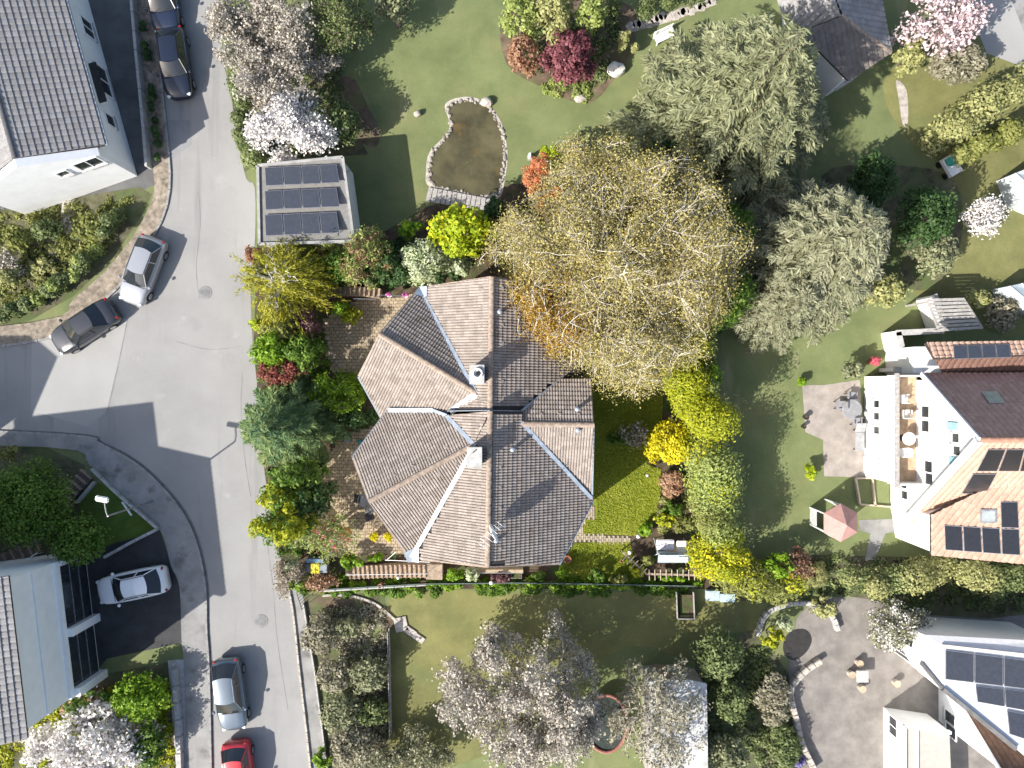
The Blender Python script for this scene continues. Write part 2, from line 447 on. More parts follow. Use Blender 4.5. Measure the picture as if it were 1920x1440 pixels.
# tar seams and cracks in the asphalt
M_TAR = mat("tar_seam", (0.19, 0.188, 0.185), 0.85)
def seam(pts, w=2.0):
    q = smoothline(pts, 4); lo = []; hi = []
    for i, (a, b) in enumerate(q):
        a2, b2 = q[min(i + 1, len(q) - 1)]; a1, b1 = q[max(i - 1, 0)]
        dx, dy = a2 - a1, b2 - b1; l = math.hypot(dx, dy) or 1
        t = w * (0.6 + 0.4 * math.sin(i * 2.3)) / 2
        lo.append((a - dy / l * t, b + dx / l * t)); hi.append((a + dy / l * t, b - dx / l * t))
    sheet("tar_seam", lo + hi[::-1], 0.0185, M_TAR)
seam([(239, 600), (226, 665), (214, 720), (200, 775)], 1.6)
seam([(372, 360), (376, 420), (368, 500), (374, 560)], 1.2)
seam([(455, 700), (452, 760), (458, 850), (470, 930)], 1.4)
seam([(500, 1010), (512, 1100), (520, 1200), (540, 1330)], 1.4)
seam([(330, 640), (390, 655), (450, 650)], 1.0)
# pavements (raised) and their kerb stones
pv_sw_out = smoothline([(-500, 790), (110, 812), (190, 832), (250, 862), (300, 905), (345, 960), (372, 1020), (388, 1100), (390, 1180), (396, 1300), (405, 1850)], 4)
pv_sw_in = smoothline([(-500, 828), (90, 838), (170, 872), (230, 930), (300, 990), (322, 1060), (338, 1100), (342, 1200), (348, 1300), (358, 1850)], 4)
raised("pavement", pv_sw_out + pv_sw_in[::-1], -0.05, 0.11, M_PAVE)
pv_nw_in = smoothline([(-500, 660), (60, 605), (140, 560), (215, 490), (268, 415), (290, 360), (286, 300), (276, 200), (262, 80), (232, -400)], 4)
pv_nw_out = smoothline([(-500, 700), (60, 640), (150, 590), (215, 545), (262, 478), (300, 420), (318, 350), (312, 250), (300, 120), (268, -400)], 4)
raised("pavement", pv_nw_out + pv_nw_in[::-1], -0.05, 0.10, M_GRAV)

def blocks(name, parent, pts, blen, bw, bh, m, z=0.0, gap=0.02, part="kerb_stone", jit=0.0, off=0.0):
    """row of separate blocks along a pixel polyline, sharing one mesh"""
    w = [P(a, b) for a, b in pts]
    seg = [0.0]
    for i in range(1, len(w)): seg.append(seg[-1] + (w[i] - w[i - 1]).length)
    n = max(1, int(seg[-1] / blen))
    def at(s):
        for i in range(1, len(w)):
            if s <= seg[i] or i == len(w) - 1:
                t = (s - seg[i - 1]) / max(1e-6, seg[i] - seg[i - 1])
                return w[i - 1].lerp(w[i], t)
    me = None; outl = []
    for k in range(n):
        a = at(seg[-1] * k / n); c = at(seg[-1] * (k + 1) / n)
        if max(abs(a.x) - 33, abs(a.y) - 25) > 0: continue
        d = c - a; ang = math.atan2(d.y, d.x); mid = (a + c) / 2
        if me is None:
            o = MB().box((0, 0, bh / 2), (1.0, bw, bh)).build(part, m, parent, local=True, bevel=min(bw, bh) * 0.12)
            me = o.data
        else:
            o = link(part, me, m, parent, local=True)
        nx, ny = -math.sin(ang), math.cos(ang)
        o.location = (mid.x + nx * off, mid.y + ny * off, z + random.uniform(-jit, jit))
        o.rotation_euler = (0, 0, ang + random.uniform(-jit, jit))
        o.scale = (d.length - gap, 1, 1)
        outl.append(o)
    return outl

M_KERB = mat("kerb_granite", (0.27, 0.265, 0.255), 0.9, 0.15, 3.0)
k1 = sheet("kerb_bed", pv_sw_out + [(a + 4, b - 2) for a, b in pv_sw_out[::-1]], 0.018, M_CONCD)
blocks("kerb", k1, pv_sw_out, 1.0, 0.14, 0.13, M_KERB, 0.0, off=-0.06)
k2 = sheet("kerb_bed", pv_nw_out + [(a + 3, b + 3) for a, b in pv_nw_out[::-1]], 0.019, M_CONCD)
blocks("kerb", k2, pv_nw_out, 1.0, 0.14, 0.115, M_KERB, 0.0, off=-0.06)
ke = smoothline([(536, 1080), (550, 1140), (562, 1250), (576, 1370), (590, 1500)], 3)
k3 = sheet("path", ke + [(622, 1500), (606, 1370), (590, 1250), (574, 1140), (558, 1085)], 0.014, M_PAVE)
blocks("kerb", k3, ke, 0.6, 0.13, 0.14, M_STONE, 0.0, jit=0.01, off=-0.02)
blocks("kerb", k3, [(570, 1130), (590, 1250), (606, 1370), (620, 1480)], 1.2, 0.10, 0.22, M_CONC, 0.0, off=0.0, part="edging_stone")

# drives and yards of the neighbours
sheet("driveway", [(125, -60), (258, -60), (266, 80), (280, 200), (286, 300), (292, 345), (215, 385), (-60, 420), (-60, -60)], 0.006, M_ASPHD)
sheet("garden_bed", [(-60, 405), (130, 372), (262, 350), (285, 365), (262, 410), (212, 484), (138, 555), (58, 600), (-60, 635)], 0.010, M_MULCH)
sheet("garden_path", [(118, 372), (140, 375), (150, 400), (128, 440), (112, 430)], 0.016, M_PATH)
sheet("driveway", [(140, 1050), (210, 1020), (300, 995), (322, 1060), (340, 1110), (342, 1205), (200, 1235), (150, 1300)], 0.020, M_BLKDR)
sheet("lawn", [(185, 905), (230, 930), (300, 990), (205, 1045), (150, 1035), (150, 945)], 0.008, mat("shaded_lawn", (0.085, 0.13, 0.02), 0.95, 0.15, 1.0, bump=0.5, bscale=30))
sheet("garden_bed", [(-60, 835), (90, 840), (160, 872), (150, 945), (150, 1035), (-60, 1080)], 0.007, M_MULCH)
sheet("garden_bed", [(-60, 1330), (60, 1300), (190, 1265), (325, 1240), (345, 1260), (350, 1500), (-60, 1500)], 0.009, M_MULCH)
blocks("kerb", sheet("bed_wall_footing", [(315, 1238), (345, 1236), (352, 1500), (335, 1500)], 0.022, M_CONC), [(330, 1250), (338, 1340), (344, 1500)], 1.0, 0.35, 0.45, M_CONC, 0.0, part="wall_block")

# north garden details: worn track, earth borders
sheet("bare_patch", smoothline([(638, 150), (665, 150), (690, 200), (712, 245), (705, 275), (672, 262), (655, 210)], 4, True), 0.006, M_EARTH)
sheet("garden_bed", [(425, 120), (470, 60), (600, -30), (640, 60), (640, 180), (690, 290), (490, 300), (455, 325), (440, 220)], 0.005, M_MULCH)
sheet("garden_bed", smoothline([(945, 20), (1040, -20), (1180, 10), (1190, 80), (1150, 150), (1100, 195), (1020, 165), (950, 120)], 4, True), 0.007, M_EARTH)
sheet("garden_bed", smoothline([(1540, 330), (1680, 310), (1790, 340), (1800, 460), (1730, 545), (1600, 480)], 4, True), 0.006, M_MULCH)
sheet("lawn", smoothline([(1655, 160), (1740, 90), (1930, 60), (1980, 260), (1960, 620), (1720, 560), (1745, 470), (1780, 330), (1700, 260)], 3, True), 0.004, M_GRASSY)
sheet("road_lane", [(1800, -60), (1880, -60), (1985, 110), (1930, 130), (1850, 100), (1818, 20)], 0.012, M_ASPH2)
sheet("driveway", [(1870, -60), (1985, -60), (1985, 60), (1920, 60)], 0.018, M_PAVE)
sheet("path", smoothline([(1680, 150), (1700, 170), (1702, 230), (1692, 232), (1684, 180)], 3, True), 0.009, M_PATH)
# south garden
sheet("lawn", smoothline([(735, 1115), (960, 1112), (1300, 1110), (1420, 1125), (1400, 1200), (1300, 1240), (1180, 1210), (1050, 1300), (900, 1420), (740, 1440), (733, 1300)], 3, True), 0.005, M_GRASSY)
sheet("garden_bed", [(560, 1115), (720, 1112), (730, 1180), (728, 1500), (625, 1500), (595, 1250)], 0.006, M_MULCH)
sheet("lawn", smoothline([(640, 1150), (690, 1140), (715, 1180), (700, 1210), (650, 1215)], 3, True), 0.010, M_GRASS)
sheet("garden_bed", [(1300, 1200), (1420, 1180), (1490, 1280), (1510, 1500), (1320, 1500)], 0.008, M_MULCH)
sheet("garden_bed", [(1330, 1060), (1520, 1040), (1930, 1050), (1985, 1190), (1700, 1180), (1560, 1110), (1420, 1130), (1340, 1120)], 0.007, M_MULCH)
# terraces on the right
sheet("terrace", [(1504, 722), (1545, 722), (1612, 712), (1625, 895), (1545, 893), (1543, 825), (1510, 810)], 0.012, M_TERR)
sheet("terrace", smoothline([(1500, 1150), (1560, 1120), (1640, 1125), (1720, 1150), (1850, 1160), (1985, 1180), (1985, 1500), (1540, 1500), (1505, 1420), (1488, 1330), (1478, 1250), (1490, 1190)], 3, True), 0.012, mat("grey_terrace_paving", (0.205, 0.187, 0.17), 0.9, 0.14, 1.2, bump=0.2, detail=10, patch=((0.15, 0.137, 0.125), 0.5, 0.52, 0.2)))
sheet("path", [(1610, 975), (1700, 972), (1700, 995), (1660, 1000), (1640, 1050), (1622, 1050), (1632, 1000), (1612, 995)], 0.013, M_PAVE)

# ---- the main property
prop = sheet("garden_soil", [(482, 456), (690, 452), (800, 388), (960, 345), (1080, 335), (1280, 335), (1372, 400), (1385, 580), (1332, 610), (1345, 780), (1372, 920), (1385, 1060), (1330, 1104), (552, 1104), (520, 1040), (484, 900), (474, 700)], 0.007, M_SOIL)
lawn = sheet("lawn", [(1095, 640), (1238, 640), (1245, 720), (1240, 800), (1212, 870), (1240, 880), (1238, 930), (1222, 990), (1190, 1004), (1090, 1000), (1105, 960), (1108, 900)], 0.012, M_LAWN)
lawn2 = sheet("lawn", [(1078, 1018), (1180, 1014), (1190, 1050), (1205, 1092), (1060, 1092), (1052, 1060)], 0.0125, M_LAWN)

def pavers(name, pts, z, bw, bl, m, ang=0.0, h=0.04, gap=0.022, seed=1, mort=M_MORTAR):
    """paved area: mortar sheet + one joined mesh of separate bricks (too small to pick apart singly)"""
    base = sheet(name, pts, z, mort)
    poly = pxpoly(pts)
    rng = random.Random(seed)
    ca, sa = math.cos(ang), math.sin(ang)
    loc = [(x * ca + y * sa, -x * sa + y * ca) for x, y in poly]
    u0, u1 = min(p[0] for p in loc), max(p[0] for p in loc); v0, v1 = min(p[1] for p in loc), max(p[1] for p in loc)
    b = MB(); r = 0; v = v0
    while v < v1:
        u = u0 - (bl / 2 if r % 2 else 0)
        while u < u1:
            cu, cv = u + bl / 2, v + bw / 2
            x, y = cu * ca - cv * sa, cu * sa + cv * ca
            if inpoly(np.array([x]), np.array([y]), poly)[0]:
                hh = h + rng.uniform(-0.006, 0.006)
                b.box((x, y, z + hh / 2), (bl - gap, bw - gap, hh), ang + rng.uniform(-0.02, 0.02))
            u += bl
        v += bw; r += 1
    o = b.build("paving_bricks", m, base)
    o["kind"] = "stuff"
    return base
pavers("patio", [(606, 600), (640, 575), (690, 556), (745, 556), (812, 545), (820, 650), (760, 720), (700, 745), (655, 700), (625, 700), (606, 650)], 0.014, 0.20, 0.27, M_BRICKP, 0.02, seed=2)
pavers("patio", [(640, 812), (700, 800), (760, 960), (800, 1050), (745, 1038), (690, 1040), (618, 1046), (600, 1030), (640, 1000), (632, 960), (604, 930), (600, 880)], 0.014, 0.20, 0.27, M_BRICKP, 0.0, seed=3)
pavers("garden_path", [(1040, 955), (1116, 948), (1116, 972), (1098, 974), (1092, 1002), (1182, 1006), (1180, 1018), (1075, 1015), (1050, 1050), (1020, 1050)], 0.016, 0.14, 0.28, mat("paver_pale", (0.36, 0.30, 0.22), 0.9, 0.2, 5.0), R(90), seed=4)

# steps
def steps(name, label, pts, n, wid, m, z0, z1, cat="steps"):
    w = [P(a, b) for a, b in smoothline(pts, 6)]
    seg = [0.0]
    for i in range(1, len(w)): seg.append(seg[-1] + (w[i] - w[i - 1]).length)
    root = empty(name, (w[0].x, w[0].y, 0.0), label, cat)
    def at(s):
        for i in range(1, len(w)):
            if s <= seg[i] or i == len(w) - 1:
                return w[i - 1].lerp(w[i], (s - seg[i - 1]) / max(1e-6, seg[i] - seg[i - 1]))
    for k in range(n):
        a, c = at(seg[-1] * k / n), at(seg[-1] * (k + 1) / n)
        d = c - a; ang = math.atan2(d.y, d.x); zt = z0 + (z1 - z0) * (k + 1) / n
        mid = (a + c) / 2
        MB().box((mid.x, mid.y, zt / 2), (d.length + 0.03, wid, zt), ang).build("tread", m, root)
        MB().box((a.x, a.y, zt / 2 + 0.08), (0.08, wid + 0.02, zt + 0.16), ang).build("riser", M_WOOD, root)
    return root
M_STEP = mat("step_stone", (0.40, 0.29, 0.20), 0.9, 0.15, 4.0)
steps("garden_steps", "long flight of tan steps beside the stair rail on the lower edge of the plot", [(800, 1064), (720, 1068), (648, 1074)], 17, 0.78, M_STEP, 0.9, 0.06)
steps("garden_steps", "short curved flight of tan steps behind the upper patio", [(606, 556), (630, 549), (665, 548), (716, 552)], 12, 0.55, M_STEP, 0.05, 0.75)
raised("deck_landing", [(800, 1050), (832, 1052), (832, 1080), (802, 1079)], 0.0, 0.9, M_WOOD)

# pond
pond_pts = smoothline([(838, 205), (850, 193), (880, 188), (912, 200), (936, 235), (946, 285), (942, 330), (928, 368), (872, 362), (812, 346), (806, 318), (812, 285), (842, 252), (846, 232)], 4, True)
sheet("pond_water", pond_pts, 0.02, M_WATER)
rim = sheet("pond_rim", [(a + (a - 885) * 0.09, b + (b - 280) * 0.07) for a, b in pond_pts], 0.011, M_PATH)
def stones(parent, pts, n, smin, smax, m, name="stone", seed=5, z=0.0, spread=0.0):
    rng = random.Random(seed)
    w = [P(a, b) for a, b in pts]
    seg = [0.0]
    for i in range(1, len(w)): seg.append(seg[-1] + (w[i] - w[i - 1]).length)
    shapes = []
    for q in range(5):
        bm = bmesh.new()
        bmesh.ops.create_icosphere(bm, subdivisions=1, radius=0.5)
        for v in bm.verts:
            v.co *= rng.uniform(0.75, 1.15)
        me = bpy.data.meshes.new(name); bm.to_mesh(me); bm.free()
        me.materials.append(m); shapes.append(me)
    for k in range(n):
        s = seg[-1] * (k + 0.5) / n
        for i in range(1, len(w)):
            if s <= seg[i]: break
        p = w[i - 1].lerp(w[i], (s - seg[i - 1]) / max(1e-6, seg[i] - seg[i - 1]))
        sz = rng.uniform(smin, smax)
        o = link(name, shapes[k % 5], m, parent, local=parent.type != 'EMPTY')
        base = Vector((p.x + rng.uniform(-spread, spread), p.y + rng.uniform(-spread, spread), z + sz * 0.2))
        o.location = base
        o.rotation_euler = (0, 0, rng.uniform(0, 6.28))
        o.scale = (sz * rng.uniform(0.9, 1.4), sz, sz * rng.uniform(0.5, 0.8))
stones(rim, pond_pts + pond_pts[:1], 120, 0.10, 0.28, mat("rim_stone", (0.29, 0.265, 0.23), 0.9, 0.25, 4.0), spread=0.09)
dk = empty("pond_deck", P(868, 372), "plank deck along the lower end of the brown pond", "deck")
for k in range(14):
    a = P(808 + k * 9.0, 352 + k * 1.7, 0.12); c = P(802 + k * 9.2, 378 + k * 1.5, 0.12)
    d = c - a; mid = (a + c) / 2
    MB().box((mid.x, mid.y, 0.12), (d.length, 0.27, 0.05), math.atan2(d.y, d.x)).build("plank", M_WOODG, dk)

# ------------------------------------------------------------------ roofs
def tile_template(tw, tl, rolls, amp=0.055, lift=0.055):
    """one tile in (u,v,n): rolled profile, lower edge lifted over the course below"""
    n = rolls * 4
    vs = []; fs = []
    prof = [amp * (0.0, 0.9, 1.0, 0.9)[i % 4] for i in range(n + 1)]
    for i in range(n + 1):
        u = tw * i / n
        vs += [(u, 0, prof[i] + lift - 0.045), (u, 0, prof[i] + lift), (u, tl * 1.02, prof[i])]
    for i in range(n):
        a, b = 3 * i, 3 * (i + 1)
        fs += [(a, b, b + 1, a + 1), (a + 1, b + 1, b + 2, a + 2)]
    return np.array(vs), fs

def frame_of(n):
    n = n.normalized()
    ev = (Vector((0, 0, 1)) - n * n.z).normalized()
    eu = ev.cross(n).normalized()
    return eu, ev, n

def mesh_tint(name, V, F, tint):
    me = bpy.data.meshes.new(name)
    me.from_pydata([tuple(v) for v in V], [], F)
    at = me.attributes.new("tint", 'FLOAT', 'FACE')
    at.data.foreach_set("value", np.asarray(tint, dtype=np.float32))
    return me

def tile_slope(slope_obj, poly, n, m, tw=0.30, tl=0.28, rolls=2, seed=0, singles=None, amp=0.055, lift_=0.055):
    """cover a convex roof polygon with tiles. singles: list collecting (z, slope, origin, basis) of whole tiles"""
    rng = random.Random(seed)
    eu, ev, n = frame_of(n)
    o = poly[0]
    uv = [((p - o).dot(eu), (p - o).dot(ev)) for p in poly]
    TV, TF = tile_template(tw, tl, rolls, amp, lift_)
    umin, umax = min(p[0] for p in uv), max(p[0] for p in uv); vmin, vmax = min(p[1] for p in uv), max(p[1] for p in uv)
    full_V, full_F, full_T = [], [], []
    cb = bmesh.new(); ctint = cb.faces.layers.float.new("tint")
    nv = int((vmax - vmin) / tl) + 2; nu = int((umax - umin) / tw) + 2
    base = 0
    Eu, Ev, En, O = np.array(eu), np.array(ev), np.array(n), np.array(o)
    for j in range(nv):
        v0 = vmin + j * tl
        for i in range(nu):
            u0 = umin + i * tw
            cs = np.array([(u0, v0), (u0 + tw, v0), (u0, v0 + tl), (u0 + tw, v0 + tl), (u0 + tw / 2, v0 + tl / 2)])
            ins = inpoly(cs[:, 0], cs[:, 1], uv)
            t = rng.random()
            if ins.all():
                org = O + Eu * u0 + Ev * v0
                if singles is not None:
                    singles.append((org[2], slope_obj, org, (eu, ev, n), t)); continue
                W = org + TV[:, :1] * Eu + TV[:, 1:2] * Ev + TV[:, 2:] * En
                full_V.append(W); full_F += [tuple(base + k for k in f) for f in TF]; full_T += [t] * len(TF); base += len(TV)
            else:
                hit = ins.any()
                if not hit:
                    for (a, b) in uv:
                        if u0 - 1e-3 <= a <= u0 + tw + 1e-3 and v0 - 1e-3 <= b <= v0 + tl + 1e-3: hit = True
                    if not hit:
                        # edge crossing test
                        for q in range(len(uv)):
                            a, b = uv[q], uv[(q + 1) % len(uv)]
                            for s in np.linspace(0, 1, 60):
                                x = a[0] + (b[0] - a[0]) * s; y = a[1] + (b[1] - a[1]) * s
                                if u0 < x < u0 + tw and v0 < y < v0 + tl: hit = True; break
                            if hit: break
                if hit:
                    vs = [cb.verts.new((u0 + a, v0 + b, c)) for a, b, c in TV]
                    for f in TF:
                        fc = cb.faces.new([vs[k] for k in f]); fc[ctint] = t
    # clip the border tiles with the polygon edges
    cen = (sum(p[0] for p in uv) / len(uv), sum(p[1] for p in uv) / len(uv))
    for q in range(len(uv)):
        a, b = uv[q], uv[(q + 1) % len(uv)]
        nx, ny = (b[1] - a[1]), -(b[0] - a[0])
        if (cen[0] - a[0]) * nx + (cen[1] - a[1]) * ny > 0: nx, ny = -nx, -ny
        bmesh.ops.bisect_plane(cb, geom=cb.verts[:] + cb.edges[:] + cb.faces[:], plane_co=(a[0], a[1], 0), plane_no=(nx, ny, 0), clear_outer=True)
    cb.verts.index_update()
    for f in cb.faces:
        full_F.append(tuple(base + v.index for v in f.verts)); full_T.append(f[ctint])
    if len(cb.verts):
        full_V.append(np.array([O + Eu * v.co.x + Ev * v.co.y + En * v.co.z for v in cb.verts]))
    cb.free()
    return (np.concatenate(full_V) if full_V else np.zeros((0, 3))), full_F, full_T

def add_tiles_stuff(slope_obj, V, F, T, m):
    if not F: return
    me = mesh_tint("roof_tiles", V, F, T)
    o = link("roof_tiles", me, m, slope_obj)
    o["kind"] = "stuff"
    return o

class Roof:
    def __init__(s, root, m, single_limit=0, tw=0.30, tl=0.28, rolls=2, amp=0.055, lift=0.055):
        s.root, s.m, s.lim, s.tw, s.tl, s.rolls = root, m, single_limit, tw, tl, rolls
        s.singles = [] if single_limit else None
        s.acc = {}; s.seed = 0; s.amp, s.lift = amp, lift
    def slope(s, polys, p0, n, thick=0.14):
        """polys: list of convex pixel polygons lying on one plane (p0,n)"""
        n = n.normalized()
        b = MB(); W = []
        for poly in polys:
            w = [RAY(a, c, p0, n) for a, c in poly]
            # make it counter-clockwise seen from above
            ar = sum(w[i].x * w[(i + 1) % len(w)].y - w[(i + 1) % len(w)].x * w[i].y for i in range(len(w)))
            if ar < 0: w = w[::-1]
            W.append(w)
            b.slab([p - n * 0.012 for p in w], -n * thick)
        so = b.build("roof_slope", M_UNDER, s.root)
        for w in W:
            s.seed += 1
            V, F, T = tile_slope(so, w, n, s.m, s.tw, s.tl, s.rolls, s.seed, s.singles, s.amp, s.lift)
            s.acc.setdefault(so.name, [so, [], [], []])
            e = s.acc[so.name]
            off = sum(len(x) for x in e[1])
            e[1].append(V); e[2] += [tuple(off + k for k in f) for f in F]; e[3] += T
        return so, W
    def finish(s):
        if s.singles is not None:
            s.singles.sort(key=lambda t: -t[0])
            TV, TF = tile_template(s.tw, s.tl, s.rolls, s.amp, s.lift)
            shared = [mesh_tint("roof_tile", TV, TF, [0.1 + 0.16 * q] * len(TF)) for q in range(6)]
            for me in shared: me.materials.append(s.m)
            for k, (z, so, org, (eu, ev, n), t) in enumerate(s.singles):
                if k < s.lim:
                    o = link("roof_tile", shared[int(t * 5.99)], s.m, so, local=True)
                    mt = Matrix((eu, ev, n)).transposed().to_4x4(); mt.translation = Vector(org)
                    o.matrix_parent_inverse = WM(so).inverted()
                    o.matrix_basis = mt
                else:
                    e = s.acc[so.name]
                    off = sum(len(x) for x in e[1])
                    Eu, Ev, En = np.array(eu), np.array(ev), np.array(n)
                    e[1].append(org + TV[:, :1] * Eu + TV[:, 1:2] * Ev + TV[:, 2:] * En)
                    e[2] += [tuple(off + q for q in f) for f in TF]; e[3] += [t] * len(TF)
        for so, V, F, T in s.acc.values():
            if F: add_tiles_stuff(so, np.concatenate([v for v in V if len(v)]), F, T, s.m)

def ridge_caps(root, a, b, m, step=0.42, r=0.13, name="ridge_tile"):
    """row of separate half-round ridge tiles from world a to b"""
    d = b - a; n = max(1, int(d.length / step)); d.normalize(); L = (b - a).length / n
    side = d.cross(Vector((0, 0, 1))).normalized(); up = side.cross(d).normalized()
    vs = []; fs = []
    k = 6
    for e, rr in ((0.0, r), (L * 1.06, r * 0.86)):
        for i in range(k + 1):
            t = math.pi * i / k
            vs.append((e, rr * 1.15 * math.cos(t), rr * 0.8 * math.sin(t)))
    for i in range(k):
        fs.append((i, i + 1, k + 2 + i, k + 1 + i))
    fs.append(tuple(range(k, -1, -1))); fs.append(tuple(range(k + 1, 2 * k + 2)))
    me = bpy.data.meshes.new(name); me.from_pydata(vs, [], fs); me.materials.append(m)
    for q in range(n):
        o = link(name, me, m, root, local=True)
        p = a + d * (L * q)
        mt = Matrix((d, side, up)).transposed().to_4x4(); mt.translation = p
        o.matrix_parent_inverse = WM(root).inverted(); o.matrix_basis = mt

def strip(root, name, a, b, w, h, m, up=None):
    """bar from a to b (world) with width w and height h"""
    d = (b - a); L = d.length; d.normalize()
    side = d.cross(Vector((0, 0, 1))).normalized(); u = side.cross(d).normalized()
    vs = []
    for e in (a, b):
        for s1, s2 in ((-1, -1), (1, -1), (1, 1), (-1, 1)):
            vs.append(e + side * (w / 2 * s1) + u * (h / 2 * s2))
    return MB().add(vs, [(0, 1, 2, 3), (7, 6, 5, 4), (0, 4, 5, 1), (1, 5, 6, 2), (2, 6, 7, 3), (3, 7, 4, 0)]).build(name, m, root)

def zplane(p0, n, x, y):
    return p0.z - (n.x * (x - p0.x) + n.y * (y - p0.y)) / n.z

# ------------------------------------------------------------------ main house
PITCH = R(31)
def slope_plane(ra, rb, side_px, pitch=PITCH):
    """ridge points (world) and a pixel lying on the wanted side -> plane (p0, n)"""
    d = (rb - ra); d.z = 0; d.normalize()
    h = Vector((-d.y, d.x, 0))
    q = P(side_px[0], side_px[1], ra.z) - ra
    if h.dot(q) < 0: h = -h
    return ra.copy(), Vector((h.x * math.sin(pitch), h.y * math.sin(pitch), math.cos(pitch)))

house = empty("detached_house", P(905, 790), "large detached house with many-angled brown tiled roof and two concrete chimneys", "house")
RN, RS = 8.0, 8.45
rn0, rn1 = P(922, 520, RN), P(919, 790, RN)
rs0, rs1 = P(919, 771, RS), P(914, 1062, RS)
pA, nA = slope_plane(rn0, rn1, (700, 650))
pF, nF = slope_plane(rn0, rn1, (1100, 650))
pE, nE = slope_plane(rs0, rs1, (700, 900))
pH, nH = slope_plane(rs0, rs1, (1100, 900))
wj = RAY(893, 737, pA, nA)                     # wing ridge meets the main slope
w0 = P(712, 627, wj.z)
pB, nB = slope_plane(wj, w0, (790, 560))
pC, nC = slope_plane(wj, w0, (680, 760))
sj = RAY(889, 834, pE, nE)
s0 = P(692, 940, sj.z)
pD1, nD1 = slope_plane(sj, s0, (700, 800))
pD2, nD2 = slope_plane(sj, s0, (760, 1040))
gj = RAY(979, 795, pH, nH)
g1 = P(1113, 797, gj.z)
pG1, nG1 = slope_plane(gj, g1, (1080, 700))
pG2, nG2 = slope_plane(gj, g1, (1090, 900))

rf = Roof(house, M_TILE, 300)
sA, _ = rf.slope([[(922, 520), (787, 541), (893, 737), (919, 770)], [(893, 737), (846, 772), (919, 770)]], pA, nA)
sB, _ = rf.slope([[(787, 541), (712, 627), (893, 737)]], pB, nB)
sC, _ = rf.slope([[(712, 627), (673, 705), (716, 784), (848, 773), (893, 737)]], pC, nC)
sE, _ = rf.slope([[(919, 771), (836, 779), (889, 834)], [(919, 771), (889, 834), (772, 1046), (914, 1062)]], pE, nE)
sD1, _ = rf.slope([[(692, 940), (662, 858), (728, 768), (812, 768), (838, 779), (889, 834)]], pD1, nD1)
sD2, _ = rf.slope([[(692, 940), (889, 834), (768, 1046)]], pD2, nD2)
sF, _ = rf.slope([[(922, 520), (919, 771), (978, 772), (1050, 712), (1086, 700), (1086, 548)]], pF, nF)
sH, _ = rf.slope([[(919, 771), (914, 1062), (1047, 1057), (1111, 936), (979, 792), (980, 771)]], pH, nH)
sG1, _ = rf.slope([[(979, 795), (1113, 797), (1110, 735), (1108, 712), (1050, 712), (980, 772)]], pG1, nG1)
sG2, _ = rf.slope([[(979, 795), (1113, 797), (1109, 934)]], pG2, nG2)
rf.finish()
for a, b in ((rn0, P(919, 771, RN)), (rs0, rs1), (w0, wj), (s0, sj), (gj, g1)):
    ridge_caps(house, a + Vector((0, 0, 0.07)), b + Vector((0, 0, 0.07)), M_RIDGE)
# gable step between the two roof heights: white verge board
for side, pp, nn in ((1, pH, nH), (-1, pE, nE)):
    a = rs0 + Vector((0, 0.02, -0.02))
    b = RAY(838 if side < 0 else 978, 772, pp, nn) + Vector((0, 0.02, -0.02))
    MB().slab([a, b, b - Vector((0, 0, 0.55)), a - Vector((0, 0, 0.55))], (0, 0.03, 0)).build("verge_board", M_ZINCD, house)
